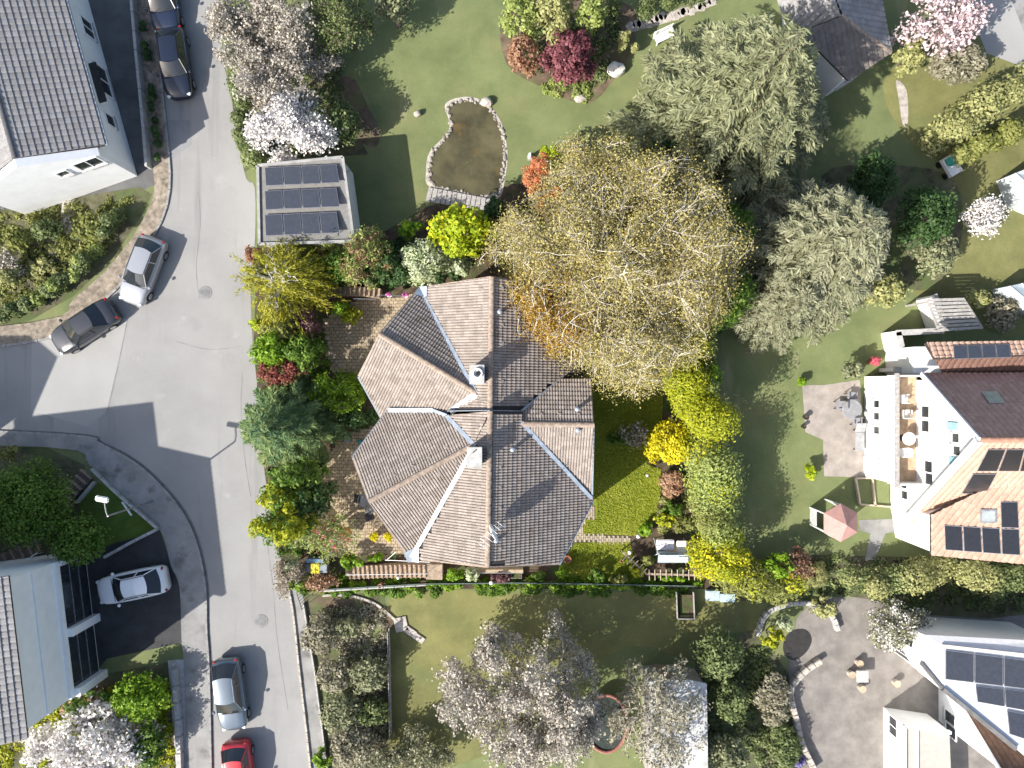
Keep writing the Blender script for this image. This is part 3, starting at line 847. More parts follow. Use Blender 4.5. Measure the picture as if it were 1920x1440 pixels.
# zinc valleys, gutters, flashings
def lift(px, py, p0, n, h): return RAY(px, py, p0, n) + Vector((0, 0, h))
up = 0.135
for nm, a, b, w in (
    ("valley_flashing", lift(788, 545, pA, nA, up), lift(893, 737, pA, nA, up), 0.20),
    ("valley_flashing", lift(893, 739, pC, nC, up), lift(846, 772, pC, nC, up), 0.34),
    ("valley_flashing", lift(728, 769, pD1, nD1, up), lift(812, 769, pD1, nD1, up), 0.24),
    ("valley_flashing", lift(812, 769, pD1, nD1, up), lift(838, 779, pD1, nD1, up), 0.16),
    ("valley_flashing", lift(838, 780, pE, nE, up), lift(891, 836, pE, nE, up), 0.22),
    ("valley_flashing", lift(886, 842, pE, nE, up), lift(772, 1044, pE, nE, up), 0.24),
    ("valley_flashing", lift(979, 772, pF, nF, up), lift(1052, 712, pF, nF, up), 0.24),
    ("valley_flashing", lift(978, 792, pH, nH, up), lift(1109, 934, pH, nH, up), 0.20),
    ("gutter", lift(672, 706, pC, nC, -0.05), lift(716, 786, pC, nC, -0.05), 0.14),
    ("gutter", lift(661, 858, pD1, nD1, -0.05), lift(729, 767, pD1, nD1, -0.05), 0.15),
    ("gutter", lift(1112, 938, pH, nH, -0.05), lift(1048, 1059, pH, nH, -0.05), 0.15),
    ("gutter", lift(1113, 797, pG2, nG2, -0.08), lift(1110, 936, pH, nH, -0.05), 0.10),
    ("verge_trim", lift(692, 941, pD1, nD1, -0.02), lift(661, 859, pD1, nD1, -0.02), 0.08),
    ("verge_trim", lift(692, 941, pD2, nD2, -0.02), lift(766, 1046, pD2, nD2, -0.02), 0.08),
    ("verge_trim", lift(712, 626, pC, nC, -0.02), lift(672, 705, pC, nC, -0.02), 0.08),
    ("verge_trim", lift(711, 626, pB, nB, -0.02), lift(786, 540, pB, nB, -0.02), 0.08),
    ("verge_trim", lift(787, 540, pA, nA, 0.0), lift(922, 519, pA, nA, 0.0), 0.08),
    ("verge_trim", lift(922, 519, pF, nF, 0.0), lift(1086, 547, pF, nF, 0.0), 0.08),
    ("verge_trim", lift(772, 1047, pE, nE, 0.0), lift(914, 1063, pE, nE, 0.0), 0.08),
    ("verge_trim", lift(914, 1063, pH, nH, 0.0), lift(1047, 1058, pH, nH, 0.0), 0.06)):
    strip(house, nm, a, b, w, 0.05 if nm != "gutter" else 0.12, M_RIDGE if nm == "verge_trim" else (M_ZINC if nm == "valley_flashing" else M_ZINCD))
# folded zinc corner sheets at the feet of the two long valleys
def patch_sheet(pts, p0, n, h=0.155):
    w = [RAY(a, b, p0, n) + Vector((0, 0, h)) for a, b in pts]
    MB().slab(w, (0, 0, -0.02)).build("corner_flashing", M_ZINC, house)
patch_sheet([(787, 538), (801, 537), (801, 556), (796, 558)], pA, nA)
patch_sheet([(787, 538), (795, 556), (776, 553)], pB, nB)
patch_sheet([(786, 1024), (786, 1054), (772, 1052)], pE, nE)
patch_sheet([(758, 1036), (781, 1024), (774, 1053), (765, 1053)], pD2, nD2)

# walls: the roof outline drawn in by the eaves overhang, cut below the slopes
facets = [(pA, nA), (pB, nB), (pC, nC), (pE, nE), (pD1, nD1), (pD2, nD2), (pF, nF), (pH, nH), (pG1, nG1), (pG2, nG2)]
outl = [(922, 520, 0), (787, 541, 0), (712, 627, 1), (673, 705, 2), (716, 784, 2), (728, 768, 4), (662, 858, 4), (692, 940, 4), (768, 1046, 5), (914, 1062, 3), (1047, 1057, 7), (1111, 936, 7), (1113, 797, 8), (1110, 735, 8), (1086, 700, 6), (1086, 548, 6)]
cen = Vector((-1.0, -1.6))
wallp = []; wallz = []
for a, b, k in outl:
    p = RAY(a, b, *facets[k]); q = Vector((p.x, p.y)) - cen
    q = cen + q * (1 - 0.45 / q.length)
    wallp.append((q.x, q.y)); wallz.append(zplane(facets[k][0], facets[k][1], q.x, q.y) - 0.42)
wb = MB()
nW = len(wallp)
for i in range(nW):
    j = (i + 1) % nW
    wb.add([(*wallp[i], 0), (*wallp[j], 0), (*wallp[j], wallz[j]), (*wallp[i], wallz[i])], [(0, 1, 2, 3)])
wb.build("wall", M_PLAST, house)
def wall_window(root, A, B, u, z, w, h, out, frame=M_WTRIM, pane=M_GLASS, name="window", depth=0.06):
    """window on the vertical wall A->B (xy), u in 0..1, centre height z; out = outward normal"""
    A = Vector((A[0], A[1], 0)); B = Vector((B[0], B[1], 0)); d = (B - A).normalized()
    out = Vector((out[0], out[1], 0)).normalized()
    c = A.lerp(B, u) + Vector((0, 0, z))
    ang = math.atan2(d.y, d.x)
    f = MB(); t = 0.07
    for (dx, dz, sx, sz) in ((0, h / 2 - t / 2, w, t), (0, -h / 2 + t / 2, w, t), (-w / 2 + t / 2, 0, t, h - 2 * t), (w / 2 - t / 2, 0, t, h - 2 * t), (0, 0, t * 0.8, h - 2 * t))[:5 if w > 0.85 else 4]:
        f.box(c + d * dx + Vector((0, 0, dz)) + out * (depth / 2), (sx, depth, sz), ang)
    fo = f.build(name, frame, root)
    MB().box(c + out * 0.012, (w - 2 * t, 0.02, h - 2 * t), ang).build("pane", pane, fo)
    MB().box(c + Vector((0, 0, -h / 2 - 0.03)) + out * 0.07, (w + 0.1, 0.16, 0.04), ang).build("sill", M_CONC, fo)
    return fo
for i in range(nW):
    j = (i + 1) % nW
    A, B = Vector(wallp[i]), Vector(wallp[j]); L = (B - A).length
    if L < 2.2: continue
    d = (B - A).normalized(); out = Vector((d.y, -d.x))
    if out.dot((A + B) / 2 - cen) < 0: out = -out
    for q in range(max(1, int(L / 3.2))):
        wall_window(house, A, B, (q + 0.5) / max(1, int(L / 3.2)), 1.6, 1.3, 1.3, out)

# chimneys
def chimney(px, py, zt, w, l, zb, flue):
    c = P(px, py, zt)
    ch = MB().box((c.x, c.y, (zt + zb) / 2), (w * 0.86, l * 0.86, zt - zb)).build("chimney", mat("slate_cladding", (0.15, 0.155, 0.165), 0.8, 0.15, 5.0), house)
    MB().box((c.x, c.y, zt + 0.05), (w, l, 0.10)).build("chimney_cap", M_CONC, ch, bevel=0.015)
    if flue:
        b = MB()
        b.lathe((c.x + 0.02, c.y + 0.05, zt + 0.10), [(0.27, 0), (0.26, 0.14), (0.19, 0.15), (0.19, 0.02)], 18)
        b.build("chimney_pot", M_WHITE, ch)
        MB().box((c.x + 0.06, c.y + 0.05, zt + 0.22), (0.20, 0.20, 0.09)).build("flue_hole", M_BLACK, ch)
    else:
        MB().box((c.x, c.y + 0.3, zt + 0.115), (0.05, 0.24, 0.02), -0.9).build("iron_bracket", M_DARKM, ch)
        MB().box((c.x + 0.06, c.y - 0.55, zt + 0.11), (0.3, 0.02, 0.02), -0.3).build("iron_bracket", M_CONC, ch)
chimney(894.5, 702, 9.0, 0.75, 0.98, 7.2, True)
chimney(890, 857, 9.3, 0.76, 1.02, 7.5, False)
# vent pipes on the roof
def vent(px, py, p0, n, h=0.5, r=0.09, m=M_ZINC):
    c = RAY(px, py, p0, n)
    b = MB().lathe((c.x, c.y, c.z - 0.1), [(r * 1.9, 0.08), (r * 1.1, 0.2), (r, h), (r * 1.25, h + 0.01), (r * 1.25, h + 0.06), (r * 0.4, h + 0.1)], 10)
    b.build("vent_pipe", m, house)
vent(937, 586, pF, nF); vent(961, 842, pH, nH); vent(1081, 767, pG1, nG1, 0.55); vent(1083, 806, pG2, nG2, 0.35); vent(930, 1013, pH, nH, 0.25)
# snow-guard vents: small raised tiles in rows
def vent_tile(px, py, p0, n, me=[None]):
    eu, ev, n = frame_of(n)
    c = RAY(px, py, p0, n)
    if me[0] is None:
        b = MB().add([(-0.10, 0, 0.03), (0.10, 0, 0.03), (0.10, 0.22, 0.03), (-0.10, 0.22, 0.03), (-0.08, 0, 0.12), (0.08, 0, 0.12), (0.06, 0.20, 0.05), (-0.06, 0.20, 0.05)],
                     [(4, 5, 6, 7), (0, 1, 5, 4), (1, 2, 6, 5), (3, 0, 4, 7), (2, 3, 7, 6)])
        o = b.build("vent_tile", M_TILE, house, local=True); me[0] = o.data
    else:
        o = link("vent_tile", me[0], M_TILE, house, local=True)
    mt = Matrix((eu, ev, n)).transposed().to_4x4(); mt.translation = c
    o.matrix_parent_inverse = WM(house).inverted(); o.matrix_basis = mt
for y in (543, 577, 611, 645, 671): vent_tile(903.5, y, pA, nA)
vent_tile(900, 750, pA, nA); vent_tile(899, 803, pE, nE)
for y in (886, 914, 951, 989, 1028): vent_tile(894.5, y, pE, nE)
for x, y in ((722, 653), (751, 672), (781, 690), (811, 708), (841, 727)): vent_tile(x, y, pC, nC)
for x, y in ((709, 912), (740, 891), (774, 874), (805, 857), (838, 838)): vent_tile(x, y, pD1, nD1)
for x, y in ((758, 926), (790, 908), (824, 890), (855, 870), (726, 945)): vent_tile(x, y, pD2, nD2)
for y in (541, 609, 645, 715, 748): vent_tile(942, y, pF, nF)
for y in (802, 840, 876, 914, 951, 1028): vent_tile(938, y, pH, nH)
for x in (1014, 1049, 1084): vent_tile(x, 776, pG1, nG1); vent_tile(x, 815, pG2, nG2)

# satellite dish and antenna standing on the ridge
b0 = RAY(922, 992, pH, nH)
dish = empty("satellite_dish", b0, "white satellite dish on a mast at the roof ridge", "satellite dish")
MB().tube([b0 - Vector((0, 0, 0.3)), b0 + Vector((0, 0, 1.5))], 0.03, 8).build("mast", M_METAL, dish)
dc = b0 + Vector((0.12, 0.0, 0.75))
ax = Vector((0.90, 0.42, 0.06)).normalized()
uu = ax.cross(Vector((0, 0, 1))).normalized(); vv = uu.cross(ax)
b = MB(); rings = 5; sg = 20; vs = []; fs = []
for i in range(rings + 1):
    r = 0.48 * i / rings
    for k in range(sg):
        t = 2 * math.pi * k / sg
        vs.append(dc + uu * r * math.cos(t) + vv * r * 1.05 * math.sin(t) + ax * (-0.14 + 0.14 * (i / rings) ** 2))
for i in range(rings):
    for k in range(sg):
        k2 = (k + 1) % sg
        fs.append((i * sg + k, i * sg + k2, (i + 1) * sg + k2, (i + 1) * sg + k))
MB().add(vs, fs).build("dish", M_WTRIM, dish, smooth=True)
MB().tube([dc - vv * 0.45, dc - vv * 0.3 + ax * 0.5], 0.02, 6).tube([dc - vv * 0.3 + ax * 0.5 - Vector((0, 0, .03)), dc - vv * 0.22 + ax * 0.62], 0.05, 8).build("receiver_arm", M_WTRIM, dish)
a0 = b0 + Vector((0, 0, 1.45))
ant = empty("aerial", a0, "thin rooftop television aerial with crossed rods above the satellite dish", "aerial")
bd = Vector((0.62, 0.78, 0.0)); bs = Vector((-0.78, 0.62, 0))
MB().tube([a0 - bd * 0.75, a0 + bd * 0.75], 0.016, 6).build("boom", M_METAL, ant)
for k in range(7):
    c = a0 + bd * (-0.68 + 0.23 * k)
    MB().tube([c - bs * (0.34 - 0.03 * k), c + bs * (0.34 - 0.03 * k)], 0.009, 5).build("rod", M_METAL, ant)

# ------------------------------------------------------------------ neighbouring houses
def wall_of(root, poly, z0, ztops, m=M_WHITE):
    return MB().prism(poly, z0, ztops).build("wall", m, root)

# grey-roofed white house, upper left corner
hA = empty("white_house", P(120, 180), "white house with a big grey tiled roof beside the driveway at the upper left", "house")
ZE, ZR = 4.0, 5.9
e1, e2 = P(197, 272, ZE), P(96, -90, ZE)      # right eave
r1 = P(28, 297, ZR)
dr = (e2 - e1).normalized()
r2 = r1 + dr * (e2 - e1).length
def plane3(a, b, c):
    n = (b - a).cross(c - a).normalized()
    if n.z < 0: n = -n
    return a, n
pp, nn = plane3(e1, e2, r1)
rA = Roof(hA, M_TILE_G, 0, 0.34, 0.34, 1, 0.026, 0.04)
def back(p): # world -> pixel
    k = FOC / (CAM_H - p.z); return (960 + p.x * k, 720 - p.y * k)
rA.slope([[back(e1), back(e2), back(r2), back(r1)]], pp, nn)
l1 = Vector((2 * r1.x - e1.x, 2 * r1.y - e1.y, ZE)); l2 = l1 + dr * (e2 - e1).length
p2, n2 = plane3(l1, l2, r1)
rA.slope([[back(r1), back(r2), back(l2), back(l1)]], p2, n2)
rA.finish()
ridge_caps(hA, r1, r1 + dr * 9, mat("grey_ridge", (0.11, 0.11, 0.115), 0.85), 0.45)
inx = (l1 - e1).normalized()
c1 = e1 + inx * 0.40 - dr * 0.50; c2 = e2 + inx * 0.40; c3 = l2 - inx * 0.40; c4 = l1 - inx * 0.40 - dr * 0.50
cr = (c1 + c4) / 2
MB().prism([c1[:2], c2[:2], c3[:2], c4[:2]], 0, ZE - 0.12).build("wall", M_WHITE, hA)
gq = [Vector((c1.x, c1.y, ZE - .13)), Vector((c4.x, c4.y, ZE - .13)), Vector((c4.x, c4.y, ZE + .12)), Vector((cr.x, cr.y, ZR + .06)), Vector((c1.x, c1.y, ZE + .12))]
MB().slab([p - dr * 0.004 for p in gq], dr * 0.46).build("gable_parapet", M_WHITE, hA)
strip(hA, "gutter", e1 + Vector((0.06, 0, -0.08)), e2 + Vector((0.06, 0, -0.08)), 0.16, 0.12, M_ZINCD)
Lw = (c4 - c1).length
so_ = -dr
for (px, py, w, h) in ((166, 304, 1.5, 1.1), (117, 319, 0.7, 0.7)):
    p = RAY(px, py, c1, dr)
    wall_window(hA, c1, c4, (p - c1).dot(inx) / Lw, max(0.7, p.z), w, h, so_)
Le = (c2 - c1).length
for (px, py, w, h) in ((186, 158, 1.9, 1.6), (200, 228, 0.8, 1.0), (160, 70, 1.2, 1.2)):
    p = RAY(px, py, c1, inx)
    wall_window(hA, c1, c2, (p - c1).dot(dr) / Le, min(2.6, max(1.2, p.z)), w, h, -inx)
dp = RAY(205, 185, c1, inx)
MB().box((dp.x + 0.35, dp.y, 2.35), (0.9, 2.4, 0.12), math.atan2(dr.y, dr.x) - math.pi / 2).build("porch_canopy", M_DARKM, hA)
# driveway retaining wall and hedge kerb along it
rw = empty("garden_wall", P(268, 200), "long low grey wall between driveway and parked cars", "wall")
blocks("w", rw, [(252, -40), (264, 100), (276, 220), (284, 318)], 1.1, 0.18, 0.7, M_CONC, part="wall_block")
for o in rw.children:
    o.matrix_parent_inverse = WM(rw).inverted()

# facade house, lower left corner (two volumes, mostly out of frame)
hB = empty("white_house", P(150, 1150), "tall white house with wide shaded facade and dark garage windows above the white car", "house")
nb, sb = P(160, 1032), P(188, 1270)
dd = (sb - nb).normalized(); ww = Vector((dd.y, -dd.x, 0))   # ww points west
if ww.x > 0: ww = -ww
ZB = 7.2
w_in = 6.0
MB().prism([nb[:2], sb[:2], (sb + ww * w_in)[:2], (nb + ww * w_in)[:2]], 0, ZB).build("wall", M_WHITE, hB)
q1, q2 = nb - ww * 0.3 - dd * 0.3, sb - ww * 0.3 + dd * 0.3
q1.z = q2.z = ZB + 0.02
q3, q4 = q2 + ww * (w_in + .3), q1 + ww * (w_in + .3); q3.z = q4.z = ZB + 2.2
rB = Roof(hB, M_TILE_G, 0, 0.34, 0.34, 1, 0.03, 0.05)
pq, nq = plane3(q1, q2, q3)
rB.slope([[back(q1), back(q2), back(q3), back(q4)]], pq, nq)
rB.finish()
n2b = P(-12, 975); n2b.z = 0
MB().prism([n2b[:2], (n2b + dd * 9)[:2], (n2b + dd * 9 + ww * 8)[:2], (n2b + ww * 8)[:2]], 0, 9.2).build("upper_wing", M_WHITE, hB)
n3 = n2b - ww * 0.3 - dd * 0.3
MB().prism([n3[:2], (n3 + dd * 9.6)[:2], (n3 + dd * 9.6 + ww * 8.6)[:2], (n3 + ww * 8.6)[:2]], 9.2, 9.4).build("flat_roof", M_CONCD, hB)
Lf = (sb - nb).length
out = -ww
def facade_box(u0, u1, z0, z1, dep, m, name):
    a = nb + dd * (Lf * u0); c = nb + dd * (Lf * u1)
    mid = (a + c) / 2 + out * (dep / 2); mid.z = (z0 + z1) / 2
    return MB().box(mid, ((c - a).length, dep, z1 - z0), math.atan2(dd.y, dd.x)).build(name, m, hB)
M_TRIM2 = mat("white_balcony_edge", (0.80, 0.80, 0.80), 0.6, 0.02)
facade_box(0.0, 1.0, 4.75, 5.15, 0.10, M_TRIM2, "facade_band")
facade_box(0.0, 1.0, 2.85, 3.2, 0.16, M_TRIM2, "facade_band")
for (u0, u1) in ((0.04, 0.50), (0.56, 0.94)):
    g_ = facade_box(u0, u1, 0.15, 2.75, 0.05, M_GLASS, "garage_door")
    for q in (0.33, 0.66):
        a = nb + dd * (Lf * u0); c = nb + dd * (Lf * u1); mid = a.lerp(c, 0.5) + out * 0.07; mid.z = 0.15 + 2.6 * q
        MB().box(mid, ((c - a).length, 0.03, 0.05), math.atan2(dd.y, dd.x)).build("door_rail", M_FRAME, g_)
facade_box(0.50, 0.56, 0.0, 2.85, 0.45, M_TRIM2, "pillar")
facade_box(0.94, 1.0, 0.0, 2.85, 0.50, M_TRIM2, "pillar")
facade_box(0.0, 0.035, 0.0, 2.85, 0.30, M_TRIM2, "pillar")
# house out of frame to the left whose shade lies on the side street
hX = empty("pale_house", P(-240, 890), "pale house just off the left edge whose shade falls on the side street", "house")
cx = P(-232, 878)
MB().prism([(cx.x - 7, cx.y - 3.2), (cx.x, cx.y - 3.2), (cx.x, cx.y + 1.2), (cx.x - 7, cx.y + 1.2)], 0, 9.0).build("wall", M_PLAST, hX)
MB().add([(cx.x - 7.4, cx.y - 3.6, 9.0), (cx.x + .4, cx.y - 3.6, 9.0), (cx.x + .4, cx.y + 1.6, 9.0), (cx.x - 7.4, cx.y + 1.6, 9.0), (cx.x - 7.4, cx.y - 1, 10.6), (cx.x + .4, cx.y - 1, 10.6)],
         [(0, 1, 5, 4), (2, 3, 4, 5), (1, 2, 5), (3, 0, 4), (3, 2, 1, 0)]).build("roof", M_TILE_G, hX)

# solar panels as separate parts
def solar(root, pts_px, p0, n, nu, nv, m=M_PANEL, gap=0.03, h=0.09, skip=()):
    """pts: 4 pixel corners a(b) along u, a(d) along v"""
    W = [RAY(a, b, p0, n) for a, b in pts_px]
    for i in range(nu):
        for j in range(nv):
            if (i, j) in skip: continue
            def q(u, v):
                return W[0].lerp(W[1], u).lerp(W[3].lerp(W[2], u), v)
            gu = gap / (W[1] - W[0]).length; gv = gap / (W[3] - W[0]).length
            c = [q(i / nu + gu, j / nv + gv), q((i + 1) / nu - gu, j / nv + gv), q((i + 1) / nu - gu, (j + 1) / nv - gv), q(i / nu + gu, (j + 1) / nv - gv)]
            fr = MB().slab([p + n * h for p in c], -n * 0.04).build("solar_panel", M_FRAME, root)
            ce = sum(c, Vector()) / 4
            MB().slab([ce + (p - ce) * 0.96 + n * (h + 0.004) for p in c], -n * 0.02).build("solar_cell_sheet", m, fr)

# garage with solar panels, above the birch
gr = empty("garage", P(590, 390), "flat-roofed garage carrying three rows of blue-grey solar panels", "garage")
ZG = 3.0
gp = [(484, 311), (643, 295), (664, 452), (487, 458)]
gw = [P(a, b, ZG) for a, b in gp]
gc = sum(gw, Vector()) / 4
MB().prism([(gc + (p - gc) * 0.97)[:2] for p in gw], 0, ZG - 0.25).build("wall", M_WHITE, gr)
MB().prism([p[:2] for p in gw], ZG - 0.25, ZG - 0.02).build("roof", mat("roof_felt", (0.20, 0.195, 0.185), 0.9, 0.1), gr)
for i in range(4):
    strip(gr, "parapet", gw[i] + Vector((0, 0, 0.03)), gw[(i + 1) % 4] + Vector((0, 0, 0.03)), 0.16, 0.14, mat("parapet_grey", (0.30, 0.295, 0.285), 0.85))
for (ya, yb) in ((308, 346), (352, 391), (397, 440)):
    t0 = 0.0
    pa = P(496, ya + 6, ZG + 0.08); pb = P(632, ya, ZG + 0.08); pc = P(638, yb - 2, ZG + 0.32); pd = P(498, yb + 4, ZG + 0.32)
    p0, n0 = plane3(pa, pb, pc)
    solar(gr, [back(pa), back(pb), back(pc), back(pd)], p0, n0, 4, 1, M_PANELB, h=0.06)
MB().tube([P(655, 320, 0), P(655, 320, 2.7)], 0.05, 8).build("downpipe", M_ZINC, gr)

# right-hand white house with terracotta roof
hR = empty("white_house", P(1750, 860), "white gabled house with terracotta roofs, balcony and black solar panels at the right", "house")
XW = P(1670, 0).x
def onW(px, py, x=XW): return RAY(px, py, Vector((x, 0, 0)), Vector((-1, 0, 0)))
ap = onW(1850, 825); ne = onW(1742, 706); se = onW(1712, 975)
XE = 36.0
wpoly = [Vector((XW, ne.y - 0.2, 0)), Vector((XW, se.y + 0.2, 0)), Vector((XW, se.y + 0.2, se.z - .1)), Vector((XW, ap.y, ap.z - 0.3)), Vector((XW, ne.y - 0.2, ne.z - .1))]
MB().slab(wpoly, (XE - XW, 0, 0)).build("wall", M_WHITE, hR)
xv = XW - 0.35
apv, nev, sev = Vector((xv, ap.y, ap.z)), Vector((xv, ne.y + .15, ne.z - .1)), Vector((xv, se.y - .15, se.z - .2))
ex = Vector((XE - xv, 0, 0))
rR = Roof(hR, M_TILE_R, 0, 0.34, 0.30, 1)
pN, nN = plane3(apv, nev, nev + ex)
rR.slope([[back(apv), back(nev), back(nev + ex), back(apv + ex)]], pN, nN)
rR.finish()
rR2 = Roof(hR, M_TILE_P, 0, 0.34, 0.30, 1)
pS, nS = plane3(apv, sev, sev + ex)
rR2.slope([[back(apv), back(sev), back(sev + ex), back(apv + ex)]], pS, nS)
# lower cross wing, front right
wg = [P(1745, 965, 4.6), P(1922, 878, 6.0), P(1990, 878, 6.0), P(1990, 1062, 4.3), P(1745, 1040, 4.0)]
pW, nW_ = plane3(wg[0], wg[1], wg[4])
rR2.slope([[(1745, 965), (1922, 878), (1990, 874), (1990, 1064), (1745, 1040)]], pW, nW_)
rR2.finish()
ridge_caps(hR, apv, apv + Vector((9, 0, 0)), mat("salmon_ridge", (0.40, 0.22, 0.15), 0.8), 0.42)
wq = [RAY(a, b, pW, nW_) for a, b in ((1750, 968), (1990, 880), (1990, 1058), (1750, 1036))]
MB().prism([p[:2] for p in wq], 0, [p.z - 0.25 for p in wq]).build("wall", M_WHITE, hR)
strip(hR, "barge_board", apv + Vector((-0.03, 0, 0)), nev + Vector((-0.03, 0, 0)), 0.10, 0.30, M_WTRIM)
strip(hR, "barge_board", apv + Vector((-0.03, 0, 0)), sev + Vector((-0.03, 0, 0)), 0.30, 0.30, mat("grey_fascia", (0.48, 0.50, 0.52), 0.6))
solar(hR, [(1850, 838), (1990, 838), (1990, 880), (1828, 880)], pS, nS, 4, 1, h=0.14)
solar(hR, [(1822, 884), (1868, 884), (1848, 922), (1800, 922)], pS, nS, 1, 1, h=0.14)
solar(hR, [(1768, 982), (1873, 988), (1876, 1038), (1770, 1030)], pW, nW_, 3, 1, h=0.12)
solar(hR, [(1873, 938), (1907, 938), (1912, 1040), (1876, 1038)], pW, nW_, 1, 2, h=0.12)
def skylight(pts, p0, n):
    w = [RAY(a, b, p0, n) for a, b in pts]; ce = sum(w, Vector()) / 4
    f = MB().slab([p + n * 0.16 for p in w], -n * 0.12).build("skylight", M_FRAME, hR)
    MB().slab([ce + (p - ce) * 0.78 + n * 0.175 for p in w], -n * 0.02).build("pane", mat("sky_glass", (0.30, 0.33, 0.33), 0.08, spec=0.8), f)
skylight([(1838, 738), (1868, 738), (1882, 760), (1854, 760)], pN, nN)
skylight([(1836, 953), (1866, 953), (1866, 978), (1836, 978)], pW, nW_)
for (px, py, w, h) in ((1736, 772, 0.75, 0.9), (1736, 799, 0.75, 0.9), (1742, 875, 0.75, 0.9), (1743, 898, 0.75, 0.9), (1793, 821, 0.6, 0.75), (1795, 845, 0.6, 0.75), (1696, 908, 0.6, 0.8), (1697, 928, 0.6, 0.8)):
    p = onW(px, py)
    wall_window(hR, (XW, 0), (XW, -20), -p.y / 20, p.z, w, h, (-1, 0))
M_BLUE = mat("blue_shutter", (0.25, 0.42, 0.48), 0.6)
for (px, py) in ((1788, 799), (1792, 864)):
    p = onW(px, py)
    s_ = MB().box((XW - 0.06, p.y, p.z), (0.05, 0.42, 0.95)).build("shutter", M_BLUE, hR)
    for k in range(6):
        MB().box((XW - 0.095, p.y, p.z - 0.36 + 0.145 * k), (0.02, 0.36, 0.05)).build("slat", M_BLUE, s_)
# ground-floor front with balcony on top
XF = P(1621, 0).x
ya, yb = P(0, 706).y, P(0, 893).y
MB().prism([(XF, yb), (XW + .1, yb), (XW + .1, ya), (XF, ya)], 0, 2.75).build("ground_floor_wall", M_WHITE, hR)
MB().prism([(XF - .05, yb - .05), (XW - 0.005, yb - .05), (XW - .005, ya + .05), (XF - .05, ya + .05)], 2.75, 2.85).build("balcony_floor", mat("balcony_boards", (0.42, 0.30, 0.20), 0.8, 0.15, 4.0), hR)
bal = MB()
bal.box((XF, (ya + yb) / 2, 3.3), (0.10, ya - yb + .1, 0.9)).box(((XF + XW) / 2, yb, 3.3), (XW - XF - .12, 0.10, 0.9)).box(((XF + XW) / 2, ya, 3.3), (XW - XF - .12, 0.10, 0.9))
bl = bal.build("balustrade", M_WTRIM, hR)
MB().box((XF, (ya + yb) / 2, 3.80), (0.24, ya - yb + .3, 0.08)).build("handrail", M_WOODG, bl)
for py in (757, 780, 806):
    p = onW(1639, py, XF); wall_window(hR, (XF, 0), (XF, -20), -p.y / 20, 1.55, 0.55, 0.8, (-1, 0))
MB().box((XF - 0.03, P(0, 868).y, 1.05), (0.05, 0.9, 2.1)).build("door", M_WTRIM, hR)
# balcony furniture (separate things)
def chair_simple(c, rz, m, label, cat="chair", name="garden_chair", group=None, s=1.0):
    r = empty(name, c, label, cat, group, rz)
    MB().box((0, 0, 0.43 * s), (0.5 * s, 0.5 * s, 0.06)).build("seat", m, r, local=True, bevel=0.02)
    MB().box((-0.24 * s, 0, 0.70 * s), (0.05, 0.5 * s, 0.5 * s)).build("backrest", m, r, local=True, bevel=0.02)
    for sx in (-1, 1):
        for sy in (-1, 1):
            MB().box((sx * 0.21 * s, sy * 0.21 * s, 0.2 * s), (0.04, 0.04, 0.4 * s)).build("leg", M_DARKM, r, local=True)
    for sy in (-1, 1):
        MB().box((0, sy * 0.25 * s, 0.62 * s), (0.46 * s, 0.05, 0.04)).build("armrest", m, r, local=True)
    return r
def round_table(c, rad, h, m, label, name="garden_table", mleg=M_DARKM):
    r = empty(name, c, label, "table")
    MB().lathe((0, 0, h - 0.04), [(rad, 0), (rad, 0.03), (rad * 0.97, 0.045)], 24).build("table_top", m, r, local=True)
    MB().tube([(0, 0, 0.03), (0, 0, h - 0.03)], 0.05, 8).build("pedestal", mleg, r, local=True)
    MB().lathe((0, 0, 0), [(rad * 0.55, 0), (rad * 0.5, 0.04), (0.06, 0.07)], 16).build("base", mleg, r, local=True)
    return r
M_CUSH = mat("white_cushion", (0.72, 0.70, 0.66), 0.9, 0.05)
for k, (px, py, lb) in enumerate(((1693, 748, "white cushioned chair at the upper end of the balcony"), (1697, 776, "white cushioned chair in the middle of the balcony"), (1693, 848, "white cushioned chair at the lower end of the balcony"))):
    c = P(px, py, 3.2); c.z = 2.85
    chair_simple(c, 1.6 * k, M_CUSH, lb, group="balcony chairs")
c = P(1700, 822, 3.3); c.z = 2.85
round_table(c, 0.38, 0.72, M_CUSH, "small round white table on the balcony of the terracotta-roofed house")
# annex with its own roof above
hN = [P(1735, 645, 4.45), P(1990, 640, 4.45), P(1990, 662, 4.8), P(1738, 668, 4.8), P(1990, 702, 3.4), P(1760, 704, 3.4)]
rR3 = Roof(hR, M_TILE_P, 0, 0.34, 0.30, 1)
pz, nz_ = plane3(hN[0], hN[1], hN[2]); rR3.slope([[(1735, 643), (1990, 639), (1990, 664), (1752, 672)]], pz, nz_)
rR3.finish()
rR4 = Roof(hR, tilemat("annex_brown_tile", [(0.15, 0.085, 0.065), (0.20, 0.115, 0.09)]), 0, 0.34, 0.30, 1)  # lower annex slope gets a much darker brown than the upper slope
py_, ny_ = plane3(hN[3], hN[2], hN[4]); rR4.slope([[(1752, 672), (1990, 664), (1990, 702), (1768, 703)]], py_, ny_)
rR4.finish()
solar(hR, [(1784, 650), (1890, 647), (1893, 673), (1786, 676)], pz, nz_, 4, 1, M_PANELB, h=0.14)
aw = [RAY(a, b, pz, nz_) for a, b in ((1738, 648), (1985, 644))]; aw2 = [RAY(a, b, py_, ny_) for a, b in ((1985, 700), (1772, 700))]
MB().prism([aw[0][:2], aw[1][:2], aw2[0][:2], (aw[0].x, aw2[1].y)], 0, 3.15).build("annex_wall", M_WHITE, hR)
